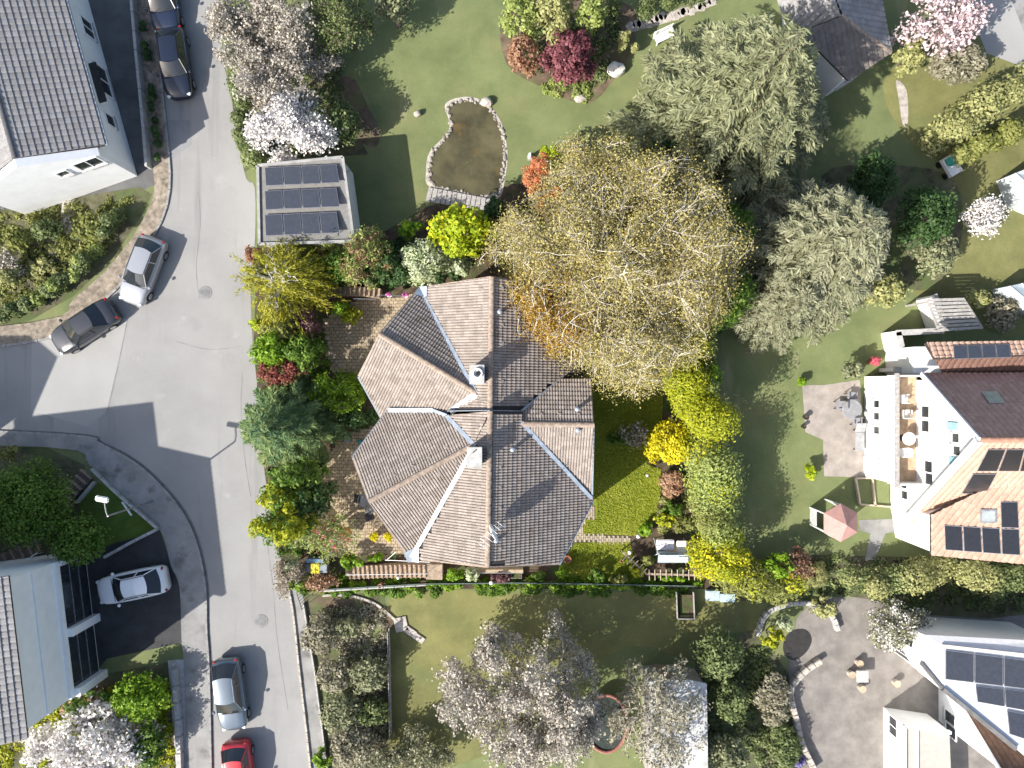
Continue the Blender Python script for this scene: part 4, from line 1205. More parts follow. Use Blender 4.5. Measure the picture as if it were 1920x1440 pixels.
# yard walls beside the annex
yw = empty("yard_wall", P(1665, 660), "white walled yard in front of the solar-panelled annex", "wall")
for (a, b) in (((1652, 628), (1735, 624)), ((1655, 628), (1672, 700)), ((1648, 694), (1700, 700))):
    A, B = P(*a), P(*b); d = B - A; m_ = (A + B) / 2
    w_ = MB().box((m_.x, m_.y, 0.9), (d.length, 0.22, 1.8), math.atan2(d.y, d.x)).build("wall_panel", M_WHITE, yw)
    MB().box((m_.x, m_.y, 1.84), (d.length + .1, 0.34, 0.08), math.atan2(d.y, d.x)).build("coping", M_CONC, w_)
# slatted pergola
pg = empty("pergola", P(1780, 595), "grey slatted pergola roof behind the terracotta-roofed house", "pergola")
for k in range(9):
    a, b = P(1740 + k * 2.2, 563 + k * 7.0, 2.4), P(1808 + k * 4, 561 + k * 6.6, 2.4)
    strip(pg, "slat", a, b, 0.16, 0.06, M_WOODG)
for (x, y) in ((1740, 566), (1762, 620), (1805, 564), (1838, 614)):
    p = P(x, y, 2.35); MB().box((p.x, p.y, 1.17), (0.12, 0.12, 2.34)).build("post", M_WOODG, pg)
for a, b in (((1738, 562), (1762, 622)), ((1806, 560), (1842, 616))):
    strip(pg, "beam", P(*a, 2.33), P(*b, 2.33), 0.12, 0.10, M_WOODG)
# screen wall of the pergola
sw = empty("screen_wall", P(1725, 590), "white screen wall standing at the left end of the slatted pergola", "wall")
A, B = P(1718, 560), P(1738, 618); d = B - A; m_ = (A + B) / 2
MB().box((m_.x, m_.y, 1.0), (d.length, 0.14, 2.0), math.atan2(d.y, d.x)).build("panel", M_WHITE, sw, bevel=0.02)
MB().box((m_.x, m_.y, 2.03), (d.length + .06, 0.22, 0.06), math.atan2(d.y, d.x)).build("coping", M_CONC, sw)

# lower-right white house with large solar roof
hS = empty("white_house", P(1800, 1320), "white house with a pale roof full of dark solar panels in the lower right corner", "house")
ZS = 5.2
M_PROOF = mat("pale_roof", (0.66, 0.66, 0.66), 0.7, 0.04)
pO, nO = plane3(P(1767, 1212, ZS), P(1990, 1238, ZS + 0.3), P(1905, 1400, ZS + 1.0))
rp_ = [RAY(a, b, pO, nO) for a, b in ((1766, 1211), (1990, 1236), (1990, 1475), (1905, 1402), (1768, 1290))]
MB().slab([p for p in rp_], -nO * 0.22).build("roof", M_PROOF, hS)
na, nb_ = P(1732, 1190, 4.95), P(1990, 1204, 4.95)
MB().slab([rp_[0], na, nb_, rp_[1]], (0, 0, -0.2)).build("roof", M_PROOF, hS)
MB().slab([rp_[0], rp_[4], P(1728, 1245, 4.6), na], (0, 0, -0.2)).build("roof", M_PROOF, hS)
strip(hS, "eaves_trim", rp_[4] + Vector((-.04, -.04, 0)), rp_[3] + Vector((-.04, -.04, 0)), 0.22, 0.3, M_CONCD)
strip(hS, "eaves_trim", P(1726, 1243, 4.62), rp_[4] + Vector((-.04, -.04, 0)), 0.14, 0.28, M_CONCD)
strip(hS, "ridge_trim", rp_[0] + Vector((0, 0, .02)), rp_[1] + Vector((0, 0, .02)), 0.2, 0.08, mat("pale_trim", (0.5, 0.48, 0.45), 0.8))
solar(hS, [(1770, 1217), (1990, 1245), (1990, 1300), (1770, 1274)], pO, nO, 4, 1, M_PANELB, h=0.10)
solar(hS, [(1826, 1284), (1990, 1302), (1990, 1345), (1830, 1316)], pO, nO, 3, 1, M_PANELB, h=0.10)
solar(hS, [(1885, 1330), (1990, 1350), (1990, 1410), (1890, 1376)], pO, nO, 2, 1, M_PANELB, h=0.10)
wS = [P(1740, 1196, 4.2), P(1990, 1212, 4.2), RAY(1990, 1470, pO, nO), RAY(1905, 1396, pO, nO), RAY(1772, 1286, pO, nO), P(1734, 1243, 4.4)]
wSz = [4.05, 4.05] + [p.z - 0.3 for p in wS[2:5]] + [4.25]
MB().prism([p[:2] for p in wS], 0, wSz).build("wall", M_WHITE, hS)
wall_window(hS, wS[0], wS[5], 0.5, 2.6, 0.8, 1.0, (-1, 0))
wall_window(hS, wS[5], wS[4], 0.55, 1.2, 0.95, 2.1, (-0.65, -0.75))
# steep front gable with dark tiles
X2 = P(1752, 0).x
g0, g1_ = RAY(1790, 1302, Vector((X2, 0, 0)), Vector((-1, 0, 0))), RAY(1884, 1456, Vector((X2, 0, 0)), Vector((-1, 0, 0)))
ex2 = Vector((14, 0, 0))
MB().slab([Vector((X2 + .25, g0.y - .1, 0)), Vector((X2 + .25, g1_.y, 0)), Vector((X2 + .25, g1_.y, g1_.z - .2)), Vector((X2 + .25, g0.y - .1, g0.z - .1))], (8, 0, 0)).build("wall", M_WHITE, hS)
rS2 = Roof(hS, tilemat("dark_brown_tile", [(0.12, 0.075, 0.055), (0.17, 0.105, 0.08)]), 0, 0.34, 0.30, 1)
p5, n5 = plane3(g0, g1_, g1_ + ex2)
rS2.slope([[back(g0), back(g1_), back(g1_ + ex2), back(g0 + ex2)]], p5, n5)
rS2.finish()
strip(hS, "barge_board", g0 + Vector((-.04, 0, 0)), g1_ + Vector((-.04, 0, 0)), 0.10, 0.22, M_WTRIM)
for (px, py, w, h) in ((1782, 1346, 0.8, 1.1), (1784, 1371, 0.8, 1.1)):
    p = RAY(px, py, Vector((X2 + .25, 0, 0)), Vector((-1, 0, 0)))
    wall_window(hS, (X2 + .25, 0), (X2 + .25, -25), -p.y / 25, p.z, w, h, (-1, 0))
# flat-roofed bay with white parapet
bay = pxpoly([(1656, 1326), (1738, 1338), (1745, 1500), (1656, 1500)])
MB().prism(bay, 0, 2.3).build("bay_wall", M_WHITE, hS)
MB().prism([(bay[0][0] + .12, bay[0][1] - .12), (bay[1][0] - .02, bay[1][1] - .12), (bay[2][0] - .02, bay[2][1]), (bay[3][0] + .12, bay[3][1])], 2.3, 2.34).build("bay_roof", mat("bay_roof_beige", (0.40, 0.37, 0.33), 0.85, 0.05), hS)
for (a, b) in ((0, 1), (0, 3)):
    A = Vector((*bay[a], 2.4)); B = Vector((*bay[b], 2.4))
    strip(hS, "parapet", A, B, 0.16, 0.26, M_WTRIM)
strip(hS, "parapet", Vector((bay[0][0] + .75, bay[0][1] - .1, 2.4)), Vector((bay[3][0] + .75, bay[3][1], 2.4)), 0.10, 0.2, M_WTRIM)
p = RAY(1676, 1362, Vector((bay[0][0], 0, 0)), Vector((-1, 0, 0)))
wall_window(hS, (bay[0][0], 0), (bay[0][0], -25), -p.y / 25, 1.2, 1.2, 1.0, (-1, 0))

# upper-right grey-roofed house
hT = empty("grey_house", P(1580, 60), "grey-roofed house with a white wall behind the large conifer", "house")
zt_ = 3.4
kA = P(1670, 98, zt_); kB = P(1640, -60, zt_); kC = P(1590, 152, zt_); kR = P(1578, 30, 5.6)
rT = Roof(hT, M_TILE_G, 0, 0.34, 0.32, 1)
p1_, n1_ = plane3(kA, kB, kR); kR2 = RAY(1545, -60, p1_, n1_)
rT.slope([[(1670, 98), (1640, -60), back(kR2), (1578, 30)]], p1_, n1_)
rT.finish()
rT2 = Roof(hT, tilemat("brown_grey_tile", [(0.15, 0.13, 0.115), (0.20, 0.175, 0.155)]), 0, 0.34, 0.32, 1)
p2_, n2_ = plane3(kA, kC, kR); rT2.slope([[(1670, 98), (1578, 30), (1500, 60), (1590, 152)]], p2_, n2_)
rT2.finish()
p3_, n3_ = plane3(kR, kR2, P(1470, 40, zt_))
rT3 = Roof(hT, M_TILE_G, 0, 0.34, 0.32, 1)
rT3.slope([[(1578, 30), back(kR2), (1440, -60), (1470, 40), (1500, 60)]], p3_, n3_)
rT3.finish()
ridge_caps(hT, kA, kR, M_RIDGE, 0.45)
wl_ = [P(1664, 100, zt_), P(1634, -60, zt_), P(1500, -60, zt_), P(1512, 60, zt_), P(1588, 148, zt_)]
ct_ = sum(wl_, Vector()) / 5
MB().prism([(ct_ + (p - ct_) * 0.95)[:2] for p in wl_], 0, 3.2).build("wall", M_WHITE, hT)
wall_window(hT, (ct_ + (wl_[4] - ct_) * 0.95)[:2], (ct_ + (wl_[0] - ct_) * 0.95)[:2], 0.45, 1.5, 1.2, 1.2, (0.55, -0.83))

# ------------------------------------------------------------------ vegetation
def norm(a):
    return a / np.maximum(1e-9, np.linalg.norm(a, axis=1, keepdims=True))

def leaf_object(name, parent, C, D, Nn, Ln, Wd, tint, m, local=True):
    """many separate leaf faces in one mesh. C centres, D leaf axis, Nn leaf normal, Ln/Wd lengths"""
    n = len(C)
    D = norm(D); S = norm(np.cross(D, Nn))
    Ln = np.broadcast_to(np.asarray(Ln, float), (n,))[:, None]; Wd = np.broadcast_to(np.asarray(Wd, float), (n,))[:, None]
    up = norm(np.cross(S, D))
    V = np.stack([C - D * Ln * 0.5, C + S * Wd * 0.5 + D * Ln * 0.05 + up * Wd * 0.12, C + D * Ln * 0.5, C - S * Wd * 0.5 + D * Ln * 0.05 + up * Wd * 0.12], 1).reshape(-1, 3)
    me = bpy.data.meshes.new(name)
    me.vertices.add(4 * n); me.loops.add(4 * n); me.polygons.add(n)
    me.vertices.foreach_set("co", V.astype(np.float32).ravel())
    me.loops.foreach_set("vertex_index", np.arange(4 * n, dtype=np.int32))
    me.polygons.foreach_set("loop_start", np.arange(0, 4 * n, 4, dtype=np.int32))
    me.update(calc_edges=True)
    at = me.attributes.new("tint", 'FLOAT', 'FACE')
    at.data.foreach_set("value", np.clip(tint, 0, 1).astype(np.float32))
    return link(name, me, m, parent, local)

def rdir(rng, n):
    return norm(rng.normal(size=(n, 3)))

def crown_lobes(rng, Rx, Ry, Rz, zc, n, L, W, nl, lobe=0.42, shell=0.35, rough=0.55, low=-0.35):
    """leaves on many overlapping rounded clumps filling an ellipsoid"""
    d = rdir(rng, nl * 4); d = d[d[:, 2] > low][:nl]
    rad = rng.uniform(0.35, 0.80, len(d)) ** 0.8
    lc = d * rad[:, None] * np.array([Rx, Ry, Rz]) + np.array([0, 0, zc])
    lr = lobe * rng.uniform(0.65, 1.15, len(d)) * min(Rx, Ry)
    lr = np.minimum(lr, np.maximum(0.18, (1.05 - rad) * min(Rx, Ry) + 0.10))
    lt = rng.uniform(0, 1, len(d))
    pr = lr ** 2; pr /= pr.sum()
    k = rng.choice(len(d), n, p=pr)
    dd = rdir(rng, n); dd[:, 2] = np.where(dd[:, 2] < -0.3, -dd[:, 2], dd[:, 2])
    rr = lr[k] * (1 - shell * rng.random(n) ** 1.6) * (1 + 0.12 * rng.normal(size=n))
    C = lc[k] + dd * rr[:, None] * np.array([1, 1, max(0.6, min(1.0, Rz / Rx))])
    C[:, 2] = np.maximum(C[:, 2], 0.05)
    Nn = norm(dd + rough * rdir(rng, n) + np.array([0, 0, 0.25]))
    D = np.cross(Nn, rdir(rng, n))
    s = rng.uniform(0.65, 1.3, n)
    tint = 0.42 * lt[k] + 0.58 * rng.random(n)
    return C, D, Nn, L * s, W * s, tint

def crown_conifer(rng, Rr, h, z0, n, L, W, droop=0.25, levels=16, per=9, bare=0.12, flat=False, tipl=0.0):
    """whorled branches carrying needle sprays, open and pointed outline"""
    Cs, Ds, Ns, T = [], [], [], []
    br = []
    for lv in range(levels):
        t = (lv + rng.uniform(-0.3, 0.3)) / levels
        t = min(max(t, 0.0), 0.985)
        z = z0 + (h - z0) * t
        bl = Rr * (1 - t) ** 0.75
        k = max(4, int(per * (1 - 0.5 * t)))
        off = rng.uniform(0, 6.28)
        for q in range(k):
            a = off + 2 * math.pi * q / k + rng.uniform(-0.22, 0.22)
            br.append((z, a, bl * rng.uniform(0.72, 1.08), rng.random()))
    tot = sum(b[2] ** 1.5 for b in br)
    for z, a, bl, tt in br:
        m = max(6, int(n * bl ** 1.5 / tot))
        s = bare + (1 - bare) * rng.random(m) ** 0.7
        rad = np.array([math.cos(a), math.sin(a), 0.0]); sd = np.array([-math.sin(a), math.cos(a), 0.0])
        sgn = rng.choice([-1.0, 1.0], m)
        lat = bl * 0.24 * (1 - s * 0.75) * rng.random(m) * sgn
        zz = z + bl * 0.16 * s - droop * bl * s ** 2 * 1.2 - np.abs(lat) * 0.25 + rng.normal(0, 0.05, m)
        C = rad[None] * (s * bl)[:, None] + sd[None] * lat[:, None]
        C[:, 2] = zz
        D = rad[None] * rng.uniform(0.4, 1.0, m)[:, None] + sd[None] * (sgn * rng.uniform(0.2, 1.0, m))[:, None] + rng.normal(0, 0.25, (m, 3))
        D[:, 2] += 0.12 - 0.25 * s
        Cs.append(C); Ds.append(D)
        Ns.append(norm(np.array([[0, 0, 1.0]]) + 0.55 * rng.normal(size=(m, 3))))
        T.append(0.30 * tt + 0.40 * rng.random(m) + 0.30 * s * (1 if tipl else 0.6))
    C = np.concatenate(Cs); n2 = len(C)
    s = rng.uniform(0.7, 1.35, n2)
    return C, np.concatenate(Ds), np.concatenate(Ns), L * s, W * s, np.concatenate(T), br

def branches(rng, Rr, h, zf, n1=9, n2=6, n3=5, n4=0, r0=0.3, rise=0.55, flatten=0.8):
    """branch skeleton: list of (path, radii); returns also twig tips and their directions"""
    paths = []; tips = []
    trunk = [np.array([0, 0, 0.0]), np.array([0.1, 0.05, zf * 0.5]), np.array([0.0, 0.0, zf])]
    paths.append((trunk, [r0, r0 * 0.8, r0 * 0.7], 8))
    def curve(p, d, L, bend, m):
        pts = [p]; d = d / np.linalg.norm(d)
        for k in range(m):
            d = d + bend / m + rng.normal(0, 0.16, 3)
            d = d / np.linalg.norm(d)
            pts.append(pts[-1] + d * L / m)
        return pts, d
    off = rng.uniform(0, 6.28)
    for i in range(n1):
        a = off + 2 * math.pi * i / n1 + rng.uniform(-0.25, 0.25)
        el = rng.uniform(0.15, 1.1) if i % 3 else rng.uniform(0.9, 1.4)
        d = np.array([math.cos(a) * math.cos(el), math.sin(a) * math.cos(el), math.sin(el)])
        L1 = Rr * rng.uniform(0.62, 0.8) * (1.0 if el < 1 else 0.8)
        p0 = np.array([0, 0, zf * rng.uniform(0.7, 1.0)])
        pts, dl = curve(p0, d, L1, np.array([0, 0, -0.15]), 6)
        ra = r0 * rng.uniform(0.38, 0.5)
        paths.append((pts, list(np.linspace(ra, ra * 0.35, len(pts))), 6))
        for j in range(n2):
            f = rng.uniform(0.3, 1.0); k = min(5, int(f * 6)); p = pts[k] + (pts[k + 1] - pts[k]) * (f * 6 - k if k < 5 else 0.5)
            dd = (pts[k + 1] - pts[k]); dd = dd / np.linalg.norm(dd)
            d2 = dd + rng.normal(0, 0.55, 3) + np.array([0, 0, 0.15])
            L2 = Rr * rng.uniform(0.28, 0.45)
            q, d2l = curve(p, d2, L2, np.array([0, 0, -0.1]), 4)
            rb = ra * 0.42
            paths.append((q, list(np.linspace(rb, rb * 0.35, len(q))), 4))
            for w in range(n3):
                kk = rng.integers(1, 5); p3 = q[kk] if kk < len(q) else q[-1]
                d3 = d2l + rng.normal(0, 0.7, 3)
                L3 = Rr * rng.uniform(0.13, 0.22)
                u, d3l = curve(p3, d3, L3, np.array([0, 0, 0.05]), 3)
                rc = rb * 0.35
                paths.append((u, list(np.linspace(rc, rc * 0.5, len(u))), 3))
                if n4:
                    for x in range(n4):
                        p4 = u[rng.integers(1, 4)]
                        e, d4l = curve(p4, d3l + rng.normal(0, 0.8, 3), L3 * 0.55, np.zeros(3), 2)
                        paths.append((e, [rc * 0.45, rc * 0.4, rc * 0.3], 3))
                        tips.append((p4, e[-1], d4l))
                tips.append((p3, u[-1], d3l))
    return paths, tips

def branch_mesh(name, paths, m, parent):
    b = MB()
    for pts, rad, n in paths:
        b.tube(pts, [max(0.006, float(r)) for r in rad], n, cap=False)
    me = bpy.data.meshes.new(name)
    me.from_pydata(b.v, [], b.f)
    return link(name, me, m, parent, True)

def stems(rng, Rr, h, n=5, r=0.03, m=M_BARK, parent=None, name="stem"):
    b = MB()
    for k in range(n):
        a = 2 * math.pi * k / n + rng.uniform(-0.4, 0.4)
        e = np.array([math.cos(a), math.sin(a), 0]) * Rr * rng.uniform(0.3, 0.6)
        b.tube([(0, 0, 0), tuple(e * 0.4 + np.array([0, 0, h * 0.4])), tuple(e + np.array([0, 0, h * 0.8]))], [r, r * 0.7, r * 0.3], 5, cap=False)
    return b.build(name, m, parent, local=True)

NP = [0]
def plant(kind, px, py, rpx, h, pal, label, cat, name, group=None, dens=1.0, leaf=None, pal2=None, ry=None, seed=None, bark=M_BARK, **kw):
    """px,py: crown centre in the photo at its own height, rpx: crown radius in photo pixels, h: height in metres"""
    NP[0] += 1
    rng = np.random.default_rng(seed or (100 + NP[0] * 17))
    zc = 0.55 * h
    k = (CAM_H - zc) / FOC
    c = P(px, py, zc); Rx = rpx * k; Ry = (ry or rpx) * k
    root = empty(name, (c.x, c.y, 0), label, cat, group)
    A = 2 * math.pi * Rx * Ry
    m = LM(pal)
    if kind == 'broad':
        L, W = leaf or (0.20, 0.13)
        n = int(min(60000, max(500, 2.6 * dens * A / (L * W * 0.5))))
        C = crown_lobes(rng, Rx, Ry, h * 0.48, h * 0.52, n, L, W, kw.get('lobes', max(22, int(10 * A ** 0.75))), kw.get('lobe', 0.36), kw.get('shell', 0.4), kw.get('rough', 0.6), kw.get('low', -0.35))
        if rpx > 28 and h > 2.2:
            paths, _ = branches(rng, min(Rx, Ry) * 0.9, h, h * 0.35, 6, 3, 1, 0, 0.035 * h)
            branch_mesh("trunk", paths, bark, root)
        else:
            stems(rng, Rx, h * 0.7, m=bark, parent=root)
        leaf_object("crown", root, *C, m)
        if pal2:
            n2 = int(n * kw.get('frac2', 0.25))
            C2 = crown_lobes(rng, Rx * 1.0, Ry * 1.0, h * 0.5, h * 0.53, n2, L * 0.9, W * 1.1, max(14, int(9 * A ** 0.7)), kw.get('lobe2', 0.26), 0.2, 0.6)
            leaf_object("blossom" if kw.get('flower') else "new_growth", root, *C2, LM(pal2))["kind"] = "stuff"
    elif kind == 'conifer':
        L, W = leaf or (0.42, 0.10)
        n = int(min(90000, 3.2 * dens * A / (L * W * 0.5)))
        lv = kw.get('levels', max(7, int(h * 1.8)))
        C = crown_conifer(rng, min(Rx, Ry), h, h * kw.get('base', 0.08), n, L, W, kw.get('droop', 0.22), lv, kw.get('per', 10), kw.get('bare', 0.1), tipl=kw.get('tip', 1))
        C6 = list(C[:6])
        if ry:
            C6[0] = C6[0] * np.array([1, Ry / Rx, 1]) if Ry > Rx else C6[0] * np.array([Rx / Ry, 1, 1])
        b = MB().tube([(0, 0, 0), (0, 0, h * 0.5), (0, 0, h * 0.97)], [0.03 * h, 0.018 * h, 0.01], 7, cap=False)
        for z, a, bl, tt in C[6]:
            b.tube([(0, 0, z), (math.cos(a) * bl * 0.45, math.sin(a) * bl * 0.45, z + bl * 0.05), (math.cos(a) * bl * 0.85, math.sin(a) * bl * 0.85, z - bl * 0.12)], [0.02 + 0.008 * bl, 0.012 + 0.004 * bl, 0.006], 3, cap=False)
        me = bpy.data.meshes.new("trunk"); me.from_pydata(b.v, [], b.f); link("trunk", me, bark, root, True)
        leaf_object("crown", root, *C6, m)
    elif kind == 'twig':
        L, W = leaf or (0.15, 0.10)
        paths, tips = branches(rng, min(Rx, Ry), h, h * kw.get('fork', 0.35), kw.get('n1', 9), kw.get('n2', 6), kw.get('n3', 5), kw.get('n4', 3), kw.get('r0', 0.03 * h))
        sc = np.array([Rx, Ry]) / min(Rx, Ry)
        # fit the crown height
        zt = max(t[1][2] for t in tips); rt = np.percentile([math.hypot(t[1][0], t[1][1]) for t in tips], 86)
        fz = h / zt; fr = min(Rx, Ry) / rt
        F = np.array([fr * sc[0], fr * sc[1], fz])
        def rnd(p):      # keep long shoots inside a rounded outline
            p = p * F
            r = math.sqrt((p[0] / Rx) ** 2 + (p[1] / Ry) ** 2 + (max(0.0, p[2] - 0.55 * h) / (0.62 * h)) ** 2)
            th_ = math.atan2(p[1], p[0])
            r0_ = 0.86 * (1 + 0.09 * math.sin(3 * th_ + px) + 0.06 * math.sin(7 * th_ + py) + 0.04 * math.sin(13 * th_))
            if r > r0_:
                k_ = (r0_ + (r - r0_) * 0.45) / r
                p = np.array([p[0] * k_, p[1] * k_, p[2] * (k_ if p[2] > 0.55 * h else 1.0)])
            return p
        paths = [([rnd(p) for p in pts], rad, n) for pts, rad, n in paths]
        branch_mesh("trunk", paths, bark, root)
        a = np.array([rnd(t[0]) for t in tips]); b = np.array([rnd(t[1]) for t in tips])
        n = int(kw.get('leaves', 2.0 * dens * A / (L * W * 0.5)))
        kx = rng.integers(0, len(tips), n); f = rng.random(n) ** 0.6
        tt = rng.uniform(0, 1, len(tips))
        C = a[kx] + (b[kx] - a[kx]) * f[:, None] + rng.normal(0, kw.get('spread', 0.14), (n, 3))
        Nn = norm(rdir(rng, n) + np.array([0, 0, 0.7])); D = rdir(rng, n)
        s = rng.uniform(0.6, 1.35, n)
        t_ = 0.4 * tt[kx] + 0.6 * rng.random(n)
        if pal2:
            # a second leaf colour on one side or on random twigs
            sel = kw['where'](C + np.array([c.x, c.y, 0])) if 'where' in kw else rng.random(len(tips))[kx] < kw.get('frac2', 0.3)
            leaf_object("crown", root, C[~sel], D[~sel], Nn[~sel], (L * s)[~sel], (W * s)[~sel], t_[~sel], m)
            if sel.any(): leaf_object("blossom" if kw.get('flower') else "young_leaves", root, C[sel], D[sel], Nn[sel], (L * s)[sel], (W * s)[sel], t_[sel], LM(pal2))
        else:
            leaf_object("crown", root, C, D, Nn, L * s, W * s, t_, m)
    elif kind == 'weep':
        L, W = leaf or (0.20, 0.05)
        paths, tips = branches(rng, min(Rx, Ry) * 0.85, h, h * 0.50, 14, 7, 4, 0, 0.17)
        branch_mesh("trunk", paths, bark, root)
        n = int(2.6 * dens * A / (L * W * 0.5))
        tp = np.array([t[1] for t in tips] + [t[0] for t in tips])
        kx = rng.integers(0, len(tp), n); f = rng.random(n) ** 0.8
        outd = tp[kx].copy(); outd[:, 2] = 0; outd = norm(outd)
        st = rng.normal(0, 0.34, (len(tp), 3))[kx]
        C = tp[kx] + outd * (0.75 * f)[:, None] + st * (0.5 + f[:, None]) + rng.normal(0, 0.06, (n, 3))
        C[:, 2] -= 0.12 + 1.2 * f ** 2
        C[:, 2] = np.maximum(C[:, 2], 0.1)
        D = outd * 0.8 + np.array([0, 0, -0.8]) * f[:, None] + rng.normal(0, 0.4, (n, 3))
        Nn = norm(rdir(rng, n) + np.array([0, 0, 0.8]))
        s = rng.uniform(0.7, 1.3, n)
        leaf_object("crown", root, C, D, Nn, L * s, W * s, 0.5 * rng.random(len(tp))[kx] + 0.5 * rng.random(n), m)
    return root

def hedge(pts, wpx, h, pal, label, name="hedge", cat="hedge", leaf=(0.16, 0.11), dens=1.0, group=None, rag=0.15, pal2=None, frac2=0.2):
    """clipped or loose hedge following a pixel polyline"""
    NP[0] += 1
    rng = np.random.default_rng(500 + NP[0] * 13)
    w = [P(a, b, h * 0.6) for a, b in pts]
    c0 = w[0]
    root = empty(name, (c0.x, c0.y, 0), label, cat, group)
    seg = np.array([0.0] + [(w[i] - w[i - 1]).length for i in range(1, len(w))]); cum = np.cumsum(seg)
    Lh = cum[-1]; half = wpx * (CAM_H - h) / FOC / 2
    nl = int(max(8, Lh * 2.6 * max(1.0, half / 0.5)))
    s = rng.uniform(0, Lh, nl)
    xs = np.interp(s, cum, [p.x for p in w]); ys = np.interp(s, cum, [p.y for p in w])
    lc = np.stack([xs, ys, rng.uniform(0.25, 0.8, nl) * h], 1)
    lr = np.minimum(half, h * 0.45) * rng.uniform(0.55, 0.9, nl)
    lc[:, :2] += rng.uniform(-1, 1, (nl, 2)) * np.maximum(0.0, half - lr)[:, None]
    A = Lh * (2 * half + 2 * h)
    n = int(min(60000, 2.2 * dens * A / (leaf[0] * leaf[1] * 0.5)))
    k = rng.choice(nl, n, p=lr ** 2 / (lr ** 2).sum())
    d = rdir(rng, n); d[:, 2] = np.where(d[:, 2] < -0.2, -d[:, 2], d[:, 2])
    C = lc[k] + d * (lr[k] * (1 + rag * rng.normal(size=n)) * (1 - 0.35 * rng.random(n) ** 2))[:, None]
    C[:, 2] = np.clip(C[:, 2], 0.04, h * 1.08)
    C -= np.array([c0.x, c0.y, 0])
    Nn = norm(d + 0.6 * rdir(rng, n) + np.array([0, 0, 0.25])); D = np.cross(Nn, rdir(rng, n))
    sc = rng.uniform(0.65, 1.3, n)
    t = 0.4 * rng.random(nl)[k] + 0.6 * rng.random(n)
    b = MB()
    for q in range(max(2, int(Lh / 0.8))):
        sx = Lh * (q + 0.5) / max(2, int(Lh / 0.8))
        x = float(np.interp(sx, cum, [p.x for p in w])) - c0.x; y = float(np.interp(sx, cum, [p.y for p in w])) - c0.y
        b.tube([(x, y, 0), (x + 0.05, y, h * 0.45), (x - 0.05, y + 0.05, h * 0.8)], [0.04, 0.03, 0.01], 5, cap=False)
    me = bpy.data.meshes.new("stem"); me.from_pydata(b.v, [], b.f); link("stem", me, M_BARK, root, True)
    if pal2:
        sel = (rng.random(nl) < frac2)[k]
        leaf_object("foliage", root, C[~sel], D[~sel], Nn[~sel], (leaf[0] * sc)[~sel], (leaf[1] * sc)[~sel], t[~sel], LM(pal))
        leaf_object("coloured_foliage", root, C[sel], D[sel], Nn[sel], (leaf[0] * sc)[sel], (leaf[1] * sc)[sel], t[sel], LM(pal2))
    else:
        leaf_object("foliage", root, C, D, Nn, leaf[0] * sc, leaf[1] * sc, t, LM(pal))
    return root

def cover(pts, n, pal, hmax, label, name="ground_cover", leaf=(0.16, 0.10), seed=1, clump=0.35, z0=0.0):
    """low mixed planting that nobody could count: one object"""
    rng = np.random.default_rng(900 + seed)
    poly = pxpoly(pts)
    x0, x1 = min(p[0] for p in poly), max(p[0] for p in poly); y0, y1 = min(p[1] for p in poly), max(p[1] for p in poly)
    nc = max(30, int((x1 - x0) * (y1 - y0) * 6.0))
    cx, cy = rng.uniform(x0, x1, nc), rng.uniform(y0, y1, nc)
    ok = inpoly(cx, cy, poly); cx, cy = cx[ok], cy[ok]
    if len(cx) == 0: return
    ch = rng.uniform(0.15, 1.0, len(cx)) * hmax; ct = rng.random(len(cx))
    k = rng.integers(0, len(cx), n)
    d = rdir(rng, n); d[:, 2] = np.abs(d[:, 2])
    C = np.stack([cx[k], cy[k], np.zeros(n)], 1) + d * np.stack([np.full(n, clump), np.full(n, clump), ch[k]], 1) * (rng.random(n) ** 0.4)[:, None]
    C[:, 2] += 0.03 + z0
    Nn = norm(d + 0.7 * rdir(rng, n) + np.array([0, 0, 0.4])); D = np.cross(Nn, rdir(rng, n))
    s = rng.uniform(0.6, 1.4, n)
    o = leaf_object(name, None, C, D, Nn, leaf[0] * s, leaf[1] * s, 0.6 * ct[k] + 0.4 * rng.random(n), LM(pal))
    tag(o, label, "plants", kind="stuff")
    return o

def grass(pts, n, pal, label, seed, L=0.13, W=0.035, z=0.0):
    rng = np.random.default_rng(seed)
    poly = pxpoly(pts)
    x0, x1 = min(p[0] for p in poly), max(p[0] for p in poly); y0, y1 = min(p[1] for p in poly), max(p[1] for p in poly)
    x, y = rng.uniform(x0, x1, n * 2), rng.uniform(y0, y1, n * 2)
    ok = inpoly(x, y, poly); x, y = x[ok][:n], y[ok][:n]; n = len(x)
    s = rng.uniform(0.5, 1.3, n)
    C = np.stack([x, y, z + 0.01 + 0.3 * L * s], 1)
    D = norm(rng.normal(size=(n, 3)) * np.array([1, 1, 0.3]) + np.array([0, 0, 0.35]))
    Nn = norm(rdir(rng, n) + np.array([0, 0, 1.2]))
    f = 0.5 + 0.25 * np.sin(x * 1.3 + 2 * np.sin(y * 0.9)) + 0.2 * np.sin(y * 2.1 + x * 0.4)
    o = leaf_object("grass", None, C, D, Nn, L * s, W * s, 0.5 * f + 0.5 * rng.random(n), LM(pal))
    tag(o, label, "grass", kind="stuff")
    return o

